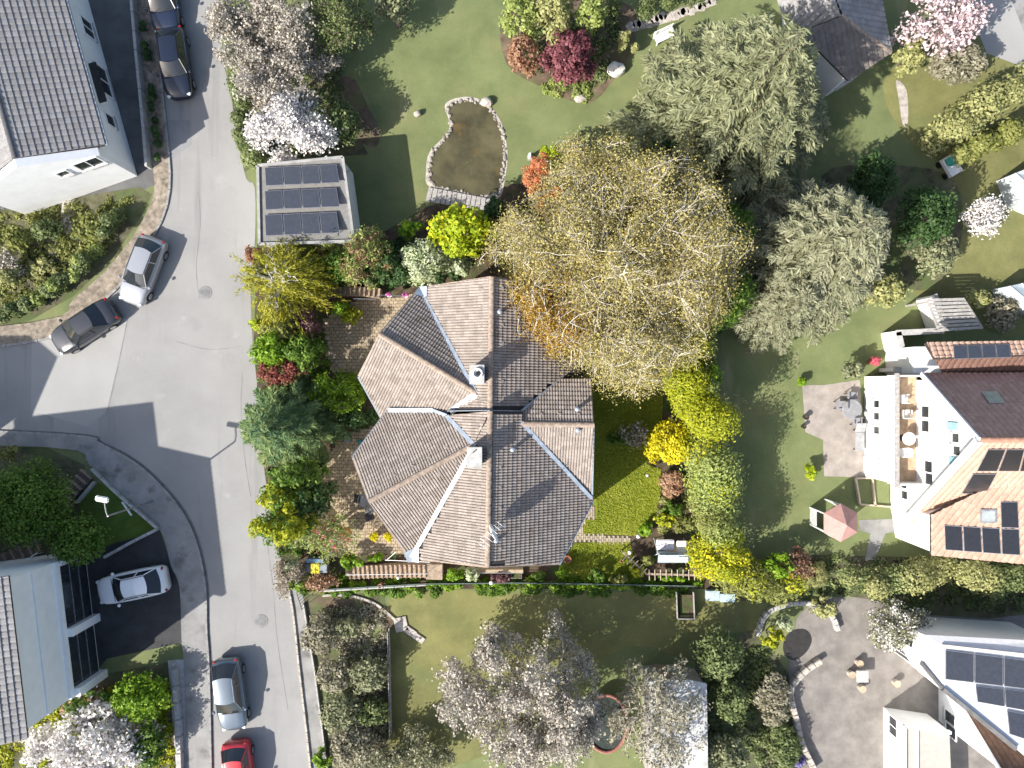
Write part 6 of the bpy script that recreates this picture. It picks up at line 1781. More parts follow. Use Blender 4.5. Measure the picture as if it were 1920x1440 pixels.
def car(px, py, ang, m, label, name="parked_car", L=4.35, Wd=1.8, Hh=1.45, style='hatch', group="cars parked on the street"):
    c = P(px, py, 0.7)
    root = empty(name, (c.x, c.y, 0.012), label, "car", group, R(ang))
    s = L / 4.4; w = Wd / 1.8
    st = [(-2.20, .58, .62), (-2.14, .74, .80), (-1.98, .83, .93), (-1.6, .87, .98), (-0.8, .90, .98), (0.2, .90, .97), (0.9, .885, .95), (1.35, .865, .90), (1.75, .82, .82), (2.02, .72, .73), (2.15, .58, .64), (2.20, .40, .56)]
    if style == 'sedan': st[2] = (-1.98, .82, .90); st[3] = (-1.6, .86, .95)
    b = MB(); n = 0
    for x, hw, dk in st:
        x *= s; hw *= w
        prof = [(-hw * .93, .20), (-hw, .42), (-hw * .995, dk - .20), (-hw * .95, dk - .06), (-hw * .80, dk), (-hw * .4, dk + .025), (0, dk + .03), (hw * .4, dk + .025), (hw * .80, dk), (hw * .95, dk - .06), (hw * .995, dk - .20), (hw, .42), (hw * .93, .20)]
        n = len(prof)
        b.v += [(x, y, z) for y, z in prof]
    for i in range(len(st) - 1):
        for k in range(n - 1):
            b.f.append((i * n + k, (i + 1) * n + k, (i + 1) * n + k + 1, i * n + k + 1))
        b.f.append((i * n, i * n + n - 1, (i + 1) * n + n - 1, (i + 1) * n))
    b.f.append(tuple(range(n))); b.f.append(tuple(range((len(st) - 1) * n, len(st) * n))[::-1])
    body = b.build("body", m, root, smooth=True, local=True)
    # bonnet seam and boot seam
    MB().box((1.02 * s, 0, .985), (.025, 1.42 * w, .012)).build("bonnet_seam", M_BLACK, body, local=True)
    # cabin
    fb, ft, rt, rb_ = 1.02 * s, 0.30 * s, (-1.35 if style != 'sedan' else -0.95) * s, (-1.95 if style == 'hatch' else -1.55 if style == 'sedan' else -2.02) * s
    zb, zt, hb, ht = .965, Hh, .80 * w, .60 * w
    bow = 0.13
    def screen(xb, xt, sg):
        def f(u, v):
            y = (u * 2 - 1) * (hb + (ht - hb) * v) * 0.96
            x = xb + (xt - xb) * v - sg * bow * (u * 2 - 1) ** 2
            return (x, y, zb + (zt - .02 - zb) * v + 0.01)
        return f
    dark = glass("car_glass", (0.02, 0.024, 0.028), 0.05)
    MB().add(*gridpatch(screen(fb, ft, 1), 8, 3)).build("windscreen", dark, root, smooth=True, local=True)
    MB().add(*gridpatch(screen(rb_, rt, -1), 8, 3)).build("rear_window", dark, root, smooth=True, local=True)
    for sg in (-1, 1):
        def side(u, v, sg=sg):
            x0 = (rb_ + bow * .9) + (rt + bow * .9 - rb_ - bow * .9) * v; x1 = (fb - bow) + (ft - fb) * v
            return (x0 + (x1 - x0) * u, sg * (hb + (ht - hb) * v) * 0.965, zb + (zt - .04 - zb) * v)
        so = MB().add(*gridpatch(side, 6, 2)).build("side_window", dark, root, local=True)
        for u in (0.0, 0.42, 1.0):
            a = Vector(side(u, 0)); e = Vector(side(u, 1)); o_ = Vector((0, sg * 0.012, 0.006))
            MB().tube([a + o_, e + o_], 0.035, 5).build("pillar", m, so, local=True)
    def roof(u, v):
        x = rt + .02 * s + bow * (1 - 2 * v) * (0 if 0 < v < 1 else 0) + (ft - rt - .04 * s) * v
        y = (u * 2 - 1) * (ht + 0.015)
        cv = 1 - (u * 2 - 1) ** 2
        x += (-bow * (u * 2 - 1) ** 2) * (v ** 2) + (bow * (u * 2 - 1) ** 2) * ((1 - v) ** 2)
        z = zt - .035 + .05 * cv ** 0.6 * (1 - 0.35 * (2 * v - 1) ** 2) + .01
        return (x, y, z)
    ro = MB().add(*gridpatch(roof, 8, 8)).build("roof", m, root, smooth=True, local=True)
    for sg in (-1, 1):
        MB().tube([(rt * 0.9, sg * ht * .93, zt + .02), (ft * 0.6, sg * ht * .93, zt + .02)], 0.018, 5).build("roof_rail", M_BLACK if style != 'wagon' else M_METAL, ro, local=True)
        MB().lathe((fb - .18 * s, sg * (hb + .18), .93), [(.06, 0), (.10, .04), (.10, .10), (.05, .14)], 10).build("mirror", m, root, local=True)
        MB().box((2.03 * s, sg * .60 * w, .66), (.20, .26, .12), -sg * 0.45).build("headlight", mat("headlamp_glass", (0.6, 0.62, 0.64), 0.1, spec=0.8), root, local=True, bevel=0.03)
        MB().box((-2.10 * s, sg * .66 * w, .78), (.12, .20, .16), sg * 0.4).build("tail_light", mat("tail_red", (0.35, 0.02, 0.02), 0.2), root, local=True, bevel=0.03)
        for x in (-1.36, 1.36):
            wh = MB().lathe((0, 0, -0.10), [(.27, 0), (.32, .03), (.32, .17), (.27, .20)], 20).build("wheel", mat("tyre", (0.02, 0.02, 0.02), 0.9), root, local=True)
            wh.location = (x * s, sg * (.80 * w), .325); wh.rotation_euler = (math.pi / 2, 0, 0)
            MB().lathe((0, 0, -0.105), [(.20, 0), (.20, .21), (.06, .215)], 14).build("rim", M_METAL, wh, local=True)
    # wipers
    MB().tube([(fb + .01, 0.1, zb + .03), (fb - .22 * s, .55 * w, zb + .12)], 0.012, 4).tube([(fb + .01, -.5 * w, zb + .03), (fb - .2 * s, -.05, zb + .13)], 0.012, 4).build("wiper", M_BLACK, root, local=True)
    return root
car(306, -4, -84, paint("navy", (0.012, 0.02, 0.045)), "dark blue car cut by the top edge above another dark car", style='sedan')
car(327, 117, -82, paint("black", (0.010, 0.014, 0.028)), "dark car parked facing down beside the white house's hedge", style='hatch')
car(266, 507, -111, paint("silver", (0.36, 0.37, 0.39), 0.28, 0.4), "silver car parked on the bend by the curved hedge", style='hatch')
car(157, 613, -147, paint("anthracite", (0.045, 0.048, 0.055), 0.3, 0.3), "dark grey car parked behind the silver car on the bend", style='sedan')
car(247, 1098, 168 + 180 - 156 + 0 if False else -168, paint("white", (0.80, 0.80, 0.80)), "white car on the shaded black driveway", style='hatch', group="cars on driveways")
car(431, 1303, -83, paint("blue_silver", (0.13, 0.165, 0.20), 0.25, 0.5), "blue-grey car parked on the street at the bottom", style='wagon', L=4.45)
car(447, 1452, -84, paint("red", (0.42, 0.025, 0.035)), "red car cut by the bottom edge of the picture", style='hatch', L=4.0)
car(1648, 2, 20, paint("grey", (0.05, 0.05, 0.06)), "dark car in the shade beside the grey-roofed house", style='hatch', L=3.9) if False else None

# ------------------------------------------------------------------ street lamp
lb = P(286, 940)
lamp = empty("street_lamp", lb, "tall grey street lamp on the corner lawn wall", "street lamp")
MB().tube([lb, lb + Vector((0, 0, 2.5)), lb + Vector((0, 0, 5.0))], [0.075, 0.06, 0.05], 10).build("pole", M_METAL, lamp)
tp = lb + Vector((0, 0, 5.0)); he = tp + Vector((-0.1, 0.75, 0.12))
MB().tube([tp, tp + Vector((-0.04, 0.3, 0.1)), he], 0.035, 8).build("arm", M_METAL, lamp)
MB().box(he + Vector((-0.15, 0.2, -0.01)), (0.75, 0.32, 0.14), R(170)).build("lamp_head", M_WTRIM, lamp, bevel=0.06)
MB().box(lb + Vector((0.0, 0.06, 3.0)), (0.95, 0.03, 0.16), R(-55)).build("sign_plate", mat("sign_blue", (0.45, 0.52, 0.62), 0.4), lamp)
# low stone walls of the corner garden
cw = empty("garden_wall", P(240, 940), "low stone edging round the small corner lawn", "wall")
blocks("w", cw, smoothline([(176, 878), (230, 930), (275, 968), (300, 990)], 4), 0.7, 0.16, 0.35, M_CONC, part="edging_stone")
blocks("w", cw, [(300, 990), (250, 1015), (200, 1043)], 0.7, 0.18, 0.40, M_CONC, part="edging_stone")
blocks("w", cw, [(182, 902), (148, 942)], 0.7, 0.12, 0.4, M_CONC, part="edging_stone")
for o in cw.children: o.matrix_parent_inverse = WM(cw).inverted()
steps("garden_steps", "brick steps climbing from the pavement past the rounded bush", [(165, 888), (135, 925), (118, 950)], 6, 0.85, mat("step_brick", (0.16, 0.12, 0.10), 0.9, 0.2), 0.06, 0.5)
steps("garden_steps", "dark steps with a white rail at the left edge below the rounded bush", [(75, 1020), (30, 1042), (-20, 1062)], 7, 0.9, mat("step_brick", (0.16, 0.12, 0.10), 0.9, 0.2), 0.06, 0.6)
hr = empty("handrail", P(40, 1055), "white handrail beside the dark steps at the left edge", "railing")
MB().tube([P(-10, 1092, 1.3), P(70, 1036, 0.9)], 0.03, 6).build("rail", M_WTRIM, hr)
for t in (0.1, 0.5, 0.9):
    p = P(-10 + 80 * t, 1092 - 56 * t, 1.3 - .4 * t); MB().tube([(p.x, p.y, 0), tuple(p)], 0.02, 6).build("baluster", M_WTRIM, hr)

# ------------------------------------------------------------------ things in the main garden
def wheelie(px, py, w, l, h, mbody, mlid, label):
    c = P(px, py, h); r = empty("wheelie_bin", (c.x, c.y, 0), label, "bin", "wheelie bins")
    a, b_ = w / 2, l / 2
    MB().add([(-a * .8, -b_ * .8, .06), (a * .8, -b_ * .8, .06), (a * .8, b_ * .8, .06), (-a * .8, b_ * .8, .06), (-a, -b_, h - .06), (a, -b_, h - .06), (a, b_, h - .06), (-a, b_, h - .06)],
             [(3, 2, 1, 0), (4, 5, 6, 7), (0, 1, 5, 4), (1, 2, 6, 5), (2, 3, 7, 6), (3, 0, 4, 7)]).build("body", mbody, r, local=True)
    MB().box((0, 0, h - .02), (w * 1.08, l * 1.08, 0.07), 0, 0.05).build("lid", mlid, r, local=True, bevel=0.025)
    MB().tube([(-a * .8, b_ * 1.08, h - .05), (a * .8, b_ * 1.08, h - .05)], 0.018, 6).build("handle", mbody, r, local=True)
    for sx in (-1, 1):
        wh = MB().lathe((0, 0, -.02), [(.09, 0), (.09, .04)], 12).build("wheel", M_BLACK, r, local=True)
        wh.location = (sx * a * .85, b_ * .85, .09); wh.rotation_euler = (0, math.pi / 2, 0)
M_BING = mat("bin_grey", (0.10, 0.115, 0.13), 0.5)
wheelie(590.5, 1066, 0.50, 0.58, 1.05, M_BING, mat("bin_yellow", (0.58, 0.48, 0.02), 0.5), "wheelie bin with a yellow lid")
wheelie(606, 1066, 0.46, 0.50, 1.05, M_BING, mat("bin_bluegrey", (0.20, 0.23, 0.26), 0.5), "grey-lidded wheelie bin right of the yellow one")
wheelie(577, 1066, 0.30, 0.50, 1.0, M_BING, M_BING, "narrow dark wheelie bin left of the yellow one")
wheelie(590, 1052, 0.98, 0.24, 1.0, M_BING, mat("bin_blue", (0.12, 0.22, 0.34), 0.5), "wide blue-lidded bin behind the yellow one")

# stair railing and upper balustrade
rl = empty("stair_railing", P(770, 1052), "dark metal stair railing in front of the lower wing", "railing")
for a, b in (((722, 1050), (806, 1054)), ((725, 1050), (742, 1035)), ((648, 1078), (802, 1076))):
    z1 = 1.5
    MB().tube([P(*a, z1 - 0.5), P(*b, z1)], 0.022, 6).build("rail", M_METAL, rl)
    n_ = max(2, int(abs(b[0] - a[0]) / 16))
    for k in range(n_ + 1):
        t = k / n_; p = P(a[0] + (b[0] - a[0]) * t, a[1] + (b[1] - a[1]) * t, z1 - 0.5 + .5 * t)
        MB().tube([(p.x, p.y, 0), tuple(p)], 0.012, 5).build("baluster", M_METAL, rl)
rl2 = empty("patio_railing", P(740, 556), "thin metal railing with hanging flower boxes above the upper patio", "railing")
pts_ = [(662, 560), (703, 561), (713, 553), (770, 556)]
for i in range(3):
    MB().tube([P(*pts_[i], 1.0), P(*pts_[i + 1], 1.0)], 0.022, 6).build("rail", M_METAL, rl2)
for q in [(662, 560), (682, 560.5), (703, 561), (713, 553), (732, 554), (751, 555), (770, 556)]:
    p = P(*q, 1.0); MB().tube([(p.x, p.y, 0), tuple(p)], 0.015, 5).build("baluster", M_METAL, rl2)
def flowers(px, py, z, rx, ry, pal, label, name, potm, poth=0.22, n=260):
    c = P(px, py, z + .1); r = empty(name, (c.x, c.y, max(0.0, z - poth)), label, "planter")
    MB().lathe((0, 0, 0), [(rx * .65, 0), (rx * .85, poth), (rx * .7, poth)], 14).build("pot", potm, r, local=True)
    rng = np.random.default_rng(int(px))
    C = crown_lobes(rng, rx, ry, 0.16, poth + 0.12, n, 0.10, 0.09, 12, 0.5)
    leaf_object("flowers", r, *C, LM(pal))
flowers(729.5, 552, 1.0, 0.20, 0.12, 'magenta', "pink flower box on the railing, left one", "flower_box", M_WTRIM)
flowers(760, 553, 1.0, 0.20, 0.12, 'magenta', "pink flower box on the railing, touching the roof corner", "flower_box", M_WTRIM)
flowers(702, 1006, 0.45, 0.27, 0.27, 'yellow', "round yellow flowering pot plant on the lower patio, left one", "potted_flower", M_TERRA, 0.35, 420)
flowers(729, 1006, 0.45, 0.29, 0.29, 'yellow', "round yellow flowering pot plant half under the lower wing's eaves", "potted_flower", M_TERRA, 0.35, 420)
def pot(px, py, r0, h, m, label):
    c = P(px, py, h); r = empty("plant_pot", (c.x, c.y, 0.0), label, "pot")
    MB().lathe((0, 0, 0), [(r0 * .7, 0), (r0, h), (r0 * 1.08, h), (r0 * 1.08, h + .04), (r0 * .88, h + .04), (r0 * .85, h - .04)], 18).build("pot", m, r, local=True)
    MB().lathe((0, 0, h - .06), [(r0 * .84, 0), (r0 * .84, .04)], 16).build("soil", M_SOIL, r, local=True)
pot(1064, 1049, 0.22, 0.42, M_TERRA, "terracotta pot beside the slanted eaves gutter")
pot(1166, 1052, 0.09, 0.2, M_TERRA, "tiny red pot by the ladder trellis")
pot(712, 1099, 0.12, 0.75, mat("pink_clay", (0.48, 0.26, 0.20), 0.8), "pink clay pot on the lower left fence rail")
pot(703, 1093 - 100, 0.10, 0.2, M_WTRIM, "small white pot beside the left yellow flowers") if False else None

def ball_lamp(px, py, h, label, r0=0.12):
    c = P(px, py, h); r = empty("garden_lamp", (c.x, c.y, 0), label, "garden lamp", "white ball garden lamps")
    MB().tube([(0, 0, 0), (0, 0, h)], 0.02, 6).build("pole", M_METAL, r, local=True)
    pr = [(r0 * math.sin(math.pi * k / 8) + 0.002, h + r0 - r0 * math.cos(math.pi * k / 8)) for k in range(9)]
    MB().lathe((0, 0, 0), pr, 14).build("globe", M_WTRIM, r, smooth=True, local=True)
ball_lamp(921, 1092, 1.0, "white ball lamp by the lower fence under the ridge end")
ball_lamp(1213, 891, 0.9, "white ball lamp on the lawn near the yellow bush", 0.09)
ball_lamp(1196, 1005, 0.9, "white ball lamp at the end of the brick path")
ball_lamp(1180, 1035, 0.9, "white ball lamp at the corner of the ladder trellis")
ball_lamp(747, 1083, 0.8, "white ball lamp below the long steps", 0.09)

# lower fence
fn = empty("garden_fence", P(900, 1098), "thin grey fence along the lower side of the main plot", "fence")
fl = [(600, 1106), (720, 1099), (800, 1095), (960, 1093), (1100, 1095), (1302, 1099)]
for i in range(len(fl) - 1):
    strip(fn, "rail", P(*fl[i], 0.8), P(*fl[i + 1], 0.8), 0.03, 0.03, mat("fence_grey", (0.16, 0.20, 0.19), 0.6))
    a, b = P(*fl[i], 0.55), P(*fl[i + 1], 0.55); d = b - a
    MB().box(((a.x + b.x) / 2, (a.y + b.y) / 2, 0.42), (d.length - .1, 0.015, 0.62), math.atan2(d.y, d.x)).build("mesh_panel", mat("fence_mesh", (0.05, 0.10, 0.06), 0.7), fn)
    for t in (0.0, 0.25, 0.5, 0.75):
        p = a.lerp(b, t); MB().box((p.x, p.y, 0.41), (0.06, 0.06, 0.82)).build("post", M_DARKM, fn)
strip(fn, "wall_top", P(600, 1108, 0.6), P(800, 1096, 0.6), 0.14, 0.08, M_CONC)
gt = empty("metal_gate", P(565, 1125), "small dark metal gate at the kerb in the lower left plot corner", "gate")
MB().tube([P(556, 1112, 1.1), P(566, 1143, 1.1)], 0.025, 6).build("top_rail", M_DARKM, gt)
for k in range(7):
    p = P(556 + 10 * k / 6, 1112 + 31 * k / 6, 1.1); MB().tube([(p.x, p.y, 0.05), tuple(p)], 0.014, 5).build("bar", M_DARKM, gt)
# ladder trellis round the swing seat
tr = empty("ladder_trellis", P(1260, 1078), "low wooden ladder-like trellis round the swing seat", "trellis")
M_PALEW = mat("pale_wood", (0.48, 0.40, 0.30), 0.8, 0.12, 6.0)
A_, B_, C_ = (1168, 1036), (1212, 1076), (1320, 1079)
for a, b in ((A_, B_), (B_, C_)):
    strip(tr, "rail", P(*a, 0.8), P(*b, 0.8), 0.12, 0.06, M_WOOD)
    for t in (0.02, 0.5, 0.98):
        p = P(a[0] + (b[0] - a[0]) * t, a[1] + (b[1] - a[1]) * t, 0.76); MB().box((p.x, p.y, 0.38), (0.07, 0.07, 0.76)).build("post", M_WOOD, tr)
for k in range(10):
    x = 1217 + k * 10.6
    strip(tr, "slat", P(x, 1068, 0.86), P(x + 0.5, 1088, 0.86), 0.045, 0.03, M_PALEW)
for k in range(5):
    x, y = 1174 + k * 8, 1043 + k * 7.4
    strip(tr, "slat", P(x + 7, y - 7, 0.86), P(x - 7, y + 8, 0.86), 0.045, 0.03, M_PALEW)
# swing seat
sc_ = P(1260, 1034, 1.0)
sw_ = empty("swing_seat", (sc_.x, sc_.y, 0), "white garden swing seat with flowered cushion in the lower garden", "swing seat")
def fpat():
    m, N, L, b = nodes_of("flowered_cushion")
    g_ = N.new("ShaderNodeNewGeometry"); v = N.new("ShaderNodeTexVoronoi"); v.inputs["Scale"].default_value = 6.0
    L.new(g_.outputs["Position"], v.inputs["Vector"])
    r = N.new("ShaderNodeValToRGB"); e = r.color_ramp.elements
    e[0].position = 0.18; e[0].color = (0.28, 0.22, 0.45, 1); e[1].position = 0.34; e[1].color = (0.74, 0.72, 0.76, 1)
    L.new(v.outputs["Distance"], r.inputs[0]); L.new(r.outputs[0], b.inputs["Base Color"]); b.inputs["Roughness"].default_value = 0.9
    return m
MB().box((-0.33, 0.32, 0.62), (1.12, 0.66, 0.18)).build("seat_cushion", fpat(), sw_, local=True, bevel=0.05)
MB().box((0.62, 0.20, 0.85), (0.62, 0.86, 0.10)).build("side_cover", mat("offwhite_canvas", (0.74, 0.72, 0.66), 0.85), sw_, local=True, bevel=0.04)
MB().add([(-0.92, -0.12, 1.42), (0.90, -0.12, 1.42), (0.93, -0.62, 1.25), (-0.92, -0.62, 1.25), (-0.92, -0.12, 1.38), (0.90, -0.12, 1.38), (0.93, -0.62, 1.21), (-0.92, -0.62, 1.21)],
         [(0, 1, 2, 3), (7, 6, 5, 4), (0, 4, 5, 1), (1, 5, 6, 2), (2, 6, 7, 3), (3, 7, 4, 0)]).build("canopy", mat("grey_canvas", (0.38, 0.44, 0.50), 0.85), sw_, local=True)
MB().box((-0.33, -0.10, 0.95), (1.12, 0.10, 0.6)).build("backrest", mat("grey_canvas", (0.38, 0.44, 0.50), 0.85), sw_, local=True, bevel=0.03)
for x in (-0.92, 0.92):
    for y in (-0.5, 0.6):
        MB().tube([(x, y, 0), (x, -0.05, 1.36)], 0.025, 6).build("leg", M_WTRIM, sw_, local=True)
MB().box((0.55, -0.28, 1.45), (0.55, 0.05, 0.04)).build("crossbar", M_WTRIM, sw_, local=True)

# table, chairs and small things on the lower patio
c = P(683, 938, .75); round_table((c.x, c.y, 0.054), 0.42, 0.75, mat("slate_table", (0.20, 0.20, 0.21), 0.6, 0.2, 3.0), "round grey patio table half under the eaves")
c = P(693, 957, .6); round_table((c.x, c.y, 0.054), 0.26, 0.55, mat("slate_table", (0.20, 0.20, 0.21), 0.6), "small round grey side table beside the patio table")
c = P(694, 968, .5); chair_simple((c.x, c.y, 0.054), 0.4, mat("dark_weave", (0.06, 0.05, 0.06), 0.8), "dark woven patio chair with white cushion", s=0.9)
c = P(670, 934, .5); chair_simple((c.x, c.y, 0.054), 3.0, M_BLACK, "black patio chair left of the round grey table", s=0.9)
c = P(597, 912, .3); r = empty("bucket", (c.x, c.y, 0), "small blue bucket among the dark shrubs", "bucket")
MB().lathe((0, 0, 0), [(.13, 0), (.17, .34), (.18, .34), (.16, .33), (.12, .05)], 16).build("body", mat("blue_plastic", (0.01, 0.06, 0.30), 0.4), r, local=True)
MB().tube([(-.17, 0, .34), (-.1, 0.05, .44), (.1, .05, .44), (.17, 0, .34)], 0.012, 5).build("handle", M_METAL, r, local=True)
c = P(652, 823, .4); r = empty("storage_box", (c.x, c.y, 0.054), "small grey storage box on the patio under the wing", "box")
MB().box((0, 0, .18), (.34, .34, .36)).build("body", M_BING, r, local=True, bevel=0.02)
MB().box((0, 0, .38), (.38, .38, .05)).build("lid", mat("bin_bluegrey", (0.20, 0.23, 0.26), 0.5), r, local=True, bevel=0.02)
c = P(673, 828, .5); r = empty("watering_can", (c.x, c.y, 0.054), "teal watering can at the wall under the gutter", "watering can")
MB().lathe((0, 0, 0), [(.12, 0), (.12, .25), (.08, .28)], 14).tube([(.1, 0, .08), (.3, 0, .28)], 0.02, 6).tube([(-.1, 0, .25), (-.18, 0, .18), (-.11, 0, .06)], 0.012, 5).build("body", mat("teal_plastic", (0.02, 0.25, 0.24), 0.4), r, local=True)
c = P(968, 1079, .5); r = empty("planter_box", (c.x, c.y, 0), "long grey planter by the lower fence", "planter")
MB().box((0, 0, .25), (.7, .4, .5)).build("box", M_CONC, r, local=True, bevel=0.02)
MB().box((0, 0, .5), (.6, .3, .04)).build("soil", M_SOIL, r, local=True)
c = P(925, 1063); r = empty("garden_wall", (c.x, c.y, 0), "low wall with railing below the lower verge", "wall")
MB().box((0.4, -0.1, .35), (2.9, .22, .7)).build("wall", M_BRICKP, r, local=True)
MB().tube([(-1.0, -.1, 1.1), (1.85, -.1, 1.1)], .02, 6).build("rail", M_METAL, r, local=True)
stones(prop, [(606, 880), (608, 905), (604, 935), (610, 960)], 9, 0.14, 0.28, M_STONE, "edging_stone", 8)
stones(prop, [(610, 620), (622, 660), (640, 690)], 8, 0.2, 0.3, M_STONE, "edging_stone", 9)

# ------------------------------------------------------------------ things in the neighbours' gardens
def bench(px, py, rz, label, m=M_WTRIM, L=1.3):
    c = P(px, py, .4); r = empty("garden_bench", (c.x, c.y, 0), label, "bench", rz=rz)
    for k in range(4): MB().box((0, -.2 + k * .13, .44), (L, .11, .04)).build("seat_slat", m, r, local=True)
    for k in range(3): MB().box((0, .28, .55 + k * .14), (L, .04, .11)).build("back_slat", m, r, local=True)
    for x in (-L * .42, L * .42):
        for y in (-.2, .26): MB().box((x, y, .21 if y < 0 else .44), (.07, .07, .42 if y < 0 else .88)).build("leg", m, r, local=True)
bench(1246, 67, R(25), "white garden bench at the end of the stone path")
def boulder(px, py, s, m, label, seed=3):
    rng = random.Random(seed); c = P(px, py, .3); bm = bmesh.new()
    bmesh.ops.create_icosphere(bm, subdivisions=2, radius=1)
    for v in bm.verts: v.co = Vector((v.co.x * s[0], v.co.y * s[1], v.co.z * s[2])) * rng.uniform(0.85, 1.1)
    me = bpy.data.meshes.new("boulder"); bm.to_mesh(me); bm.free()
    o = link("boulder", me, m); o.location = (c.x, c.y, s[2] * .6); tag(o, label, "rock"); return o
boulder(1155, 131, (.55, .48, .5), mat("white_rock", (0.62, 0.60, 0.56), 0.9, 0.1, 3.0), "large white rock below the red maple")
boulder(1088, 183, (.40, .26, .2), M_STONE, "flat pale stone at the lower tip of the island bed", 5)
boulder(912, 190, (.42, .3, .3), M_STONE, "pale boulder at the top end of the pond", 6)
boulder(782, 212, (.25, .2, .3), M_STONE, "small pale boulder left of the pond", 7)
sp = sheet("stone_path", [(1180, 62), (1172, 48), (1250, 25), (1330, 0), (1345, 8), (1260, 40)], 0.014, M_PATH)
rngp = random.Random(4)
for k in range(16):
    t = k / 15; p = P(1185 + 150 * t + rngp.uniform(-4, 4), 52 - 46 * t + rngp.uniform(-4, 4))
    MB().lathe((0, 0, 0), [(.30, 0), (.28, .035)], 7).build("flagstone", M_PATH, sp, local=True).location = (p.x, p.y, 0.012)
p = P(1246, 45)
# small statue near the oak
c = P(994, 292, .5); r = empty("garden_statue", (c.x, c.y, 0), "small white garden statue beside the red-leaved shrub", "statue")
MB().box((0, 0, .15), (.3, .3, .3)).build("plinth", M_CONC, r, local=True, bevel=.02)
MB().lathe((0, 0, .3), [(.10, 0), (.13, .12), (.09, .3), (.12, .42), (.05, .5), (.08, .56), (.07, .66), (.02, .7)], 12).build("figure", M_WHITE, r, smooth=True, local=True)
# garden cart
c = P(1781, 312, .4); r = empty("garden_cart", (c.x, c.y, 0), "white garden cart with turquoise tub on the dry lawn", "cart", rz=R(-60))
MB().box((0, 0, .38), (1.25, .75, .08)).build("bed", M_WTRIM, r, local=True)
for y in (-.36, .36): MB().box((0, y, .55), (1.25, .05, .28)).build("side_board", M_WTRIM, r, local=True)
for x in (-.4, .4):
    for y in (-.45, .45):
        w_ = MB().lathe((0, 0, -.04), [(.2, 0), (.2, .08)], 14).build("wheel", M_BLACK, r, local=True); w_.location = (x, y, .2); w_.rotation_euler = (math.pi / 2, 0, 0)
MB().lathe((-.25, 0, .42), [(.22, 0), (.3, .3), (.27, .3), (.2, .04)], 16).build("tub", mat("turquoise_plastic", (0.10, 0.45, 0.38), 0.4), r, local=True)
# greenhouse pieces at the right edge
for (pts_g, zz, lb_) in (([(1910, 322), (1990, 290), (1990, 400), (1928, 372)], 2.0, "pale greenhouse at the right edge above the dry lawn"), ([(1900, 535), (1990, 515), (1990, 585), (1924, 582)], 2.0, "pale greenhouse at the right edge beside the pergola")):
    w = [P(a, b, zz) for a, b in pts_g]; r = empty("greenhouse", (w[0].x, w[0].y, 0), lb_, "greenhouse")
    cg = sum(w, Vector()) / 4
    MB().prism([p[:2] for p in w], 0, zz - .3).build("wall", mat("greenhouse_pane", (0.50, 0.54, 0.56), 0.25, spec=.6), r)
    top_ = [p + Vector((0, 0, 0)) for p in w]
    MB().add([(*p[:2], zz - .3) for p in w] + [((w[0].x + w[3].x) / 2, (w[0].y + w[3].y) / 2, zz + .3), ((w[1].x + w[2].x) / 2, (w[1].y + w[2].y) / 2, zz + .3)], [(0, 1, 5, 4), (3, 2, 5, 4), (0, 3, 4), (1, 2, 5)]).build("roof", mat("greenhouse_pane", (0.50, 0.54, 0.56), 0.25), r)
    for t in (0, .25, .5, .75, 1):
        a = w[0].lerp(w[1], t); b = w[3].lerp(w[2], t); m_ = (a + b) / 2
        MB().tube([(a.x, a.y, zz - .28), (m_.x, m_.y, zz + .32), (b.x, b.y, zz - .28)], .03, 5).build("glazing_bar", M_WTRIM, r)
# gazebo
gz = P(1582, 990); r = empty("gazebo", gz, "six-sided pink-roofed garden gazebo on the shaded lawn", "gazebo")
apx = P(1588, 985, 3.0); rad = 1.15
gzc = Vector((apx.x, apx.y, 0))
hexp = [gzc + Vector((rad * math.cos(R(90 + 60 * k)), rad * math.sin(R(90 + 60 * k)), 2.2)) for k in range(6)]
tipz = gzc + Vector((0, 0, 3.0))
M_PINK = mat("pink_canvas", (0.42, 0.24, 0.21), 0.85, 0.06)
for k in range(6):
    MB().slab([hexp[k], hexp[(k + 1) % 6], tipz], (0, 0, -.04)).build("roof_panel", M_PINK, r)
    p = gzc + (hexp[k] - gzc) * 0.92; MB().tube([(p.x, p.y, 0), (p.x, p.y, 2.2)], .05, 8).build("post", M_WTRIM, r)
for k in range(6):
    if k in (0,): continue
    a, b = gzc + (hexp[k] - gzc) * .92, gzc + (hexp[(k + 1) % 6] - gzc) * .92; d = b - a
    MB().box(((a.x + b.x) / 2, (a.y + b.y) / 2, .5), (math.hypot(d.x, d.y) - .1, .05, .9), math.atan2(d.y, d.x)).build("side_panel", mat("grey_lattice", (0.45, 0.46, 0.46), .8), r)
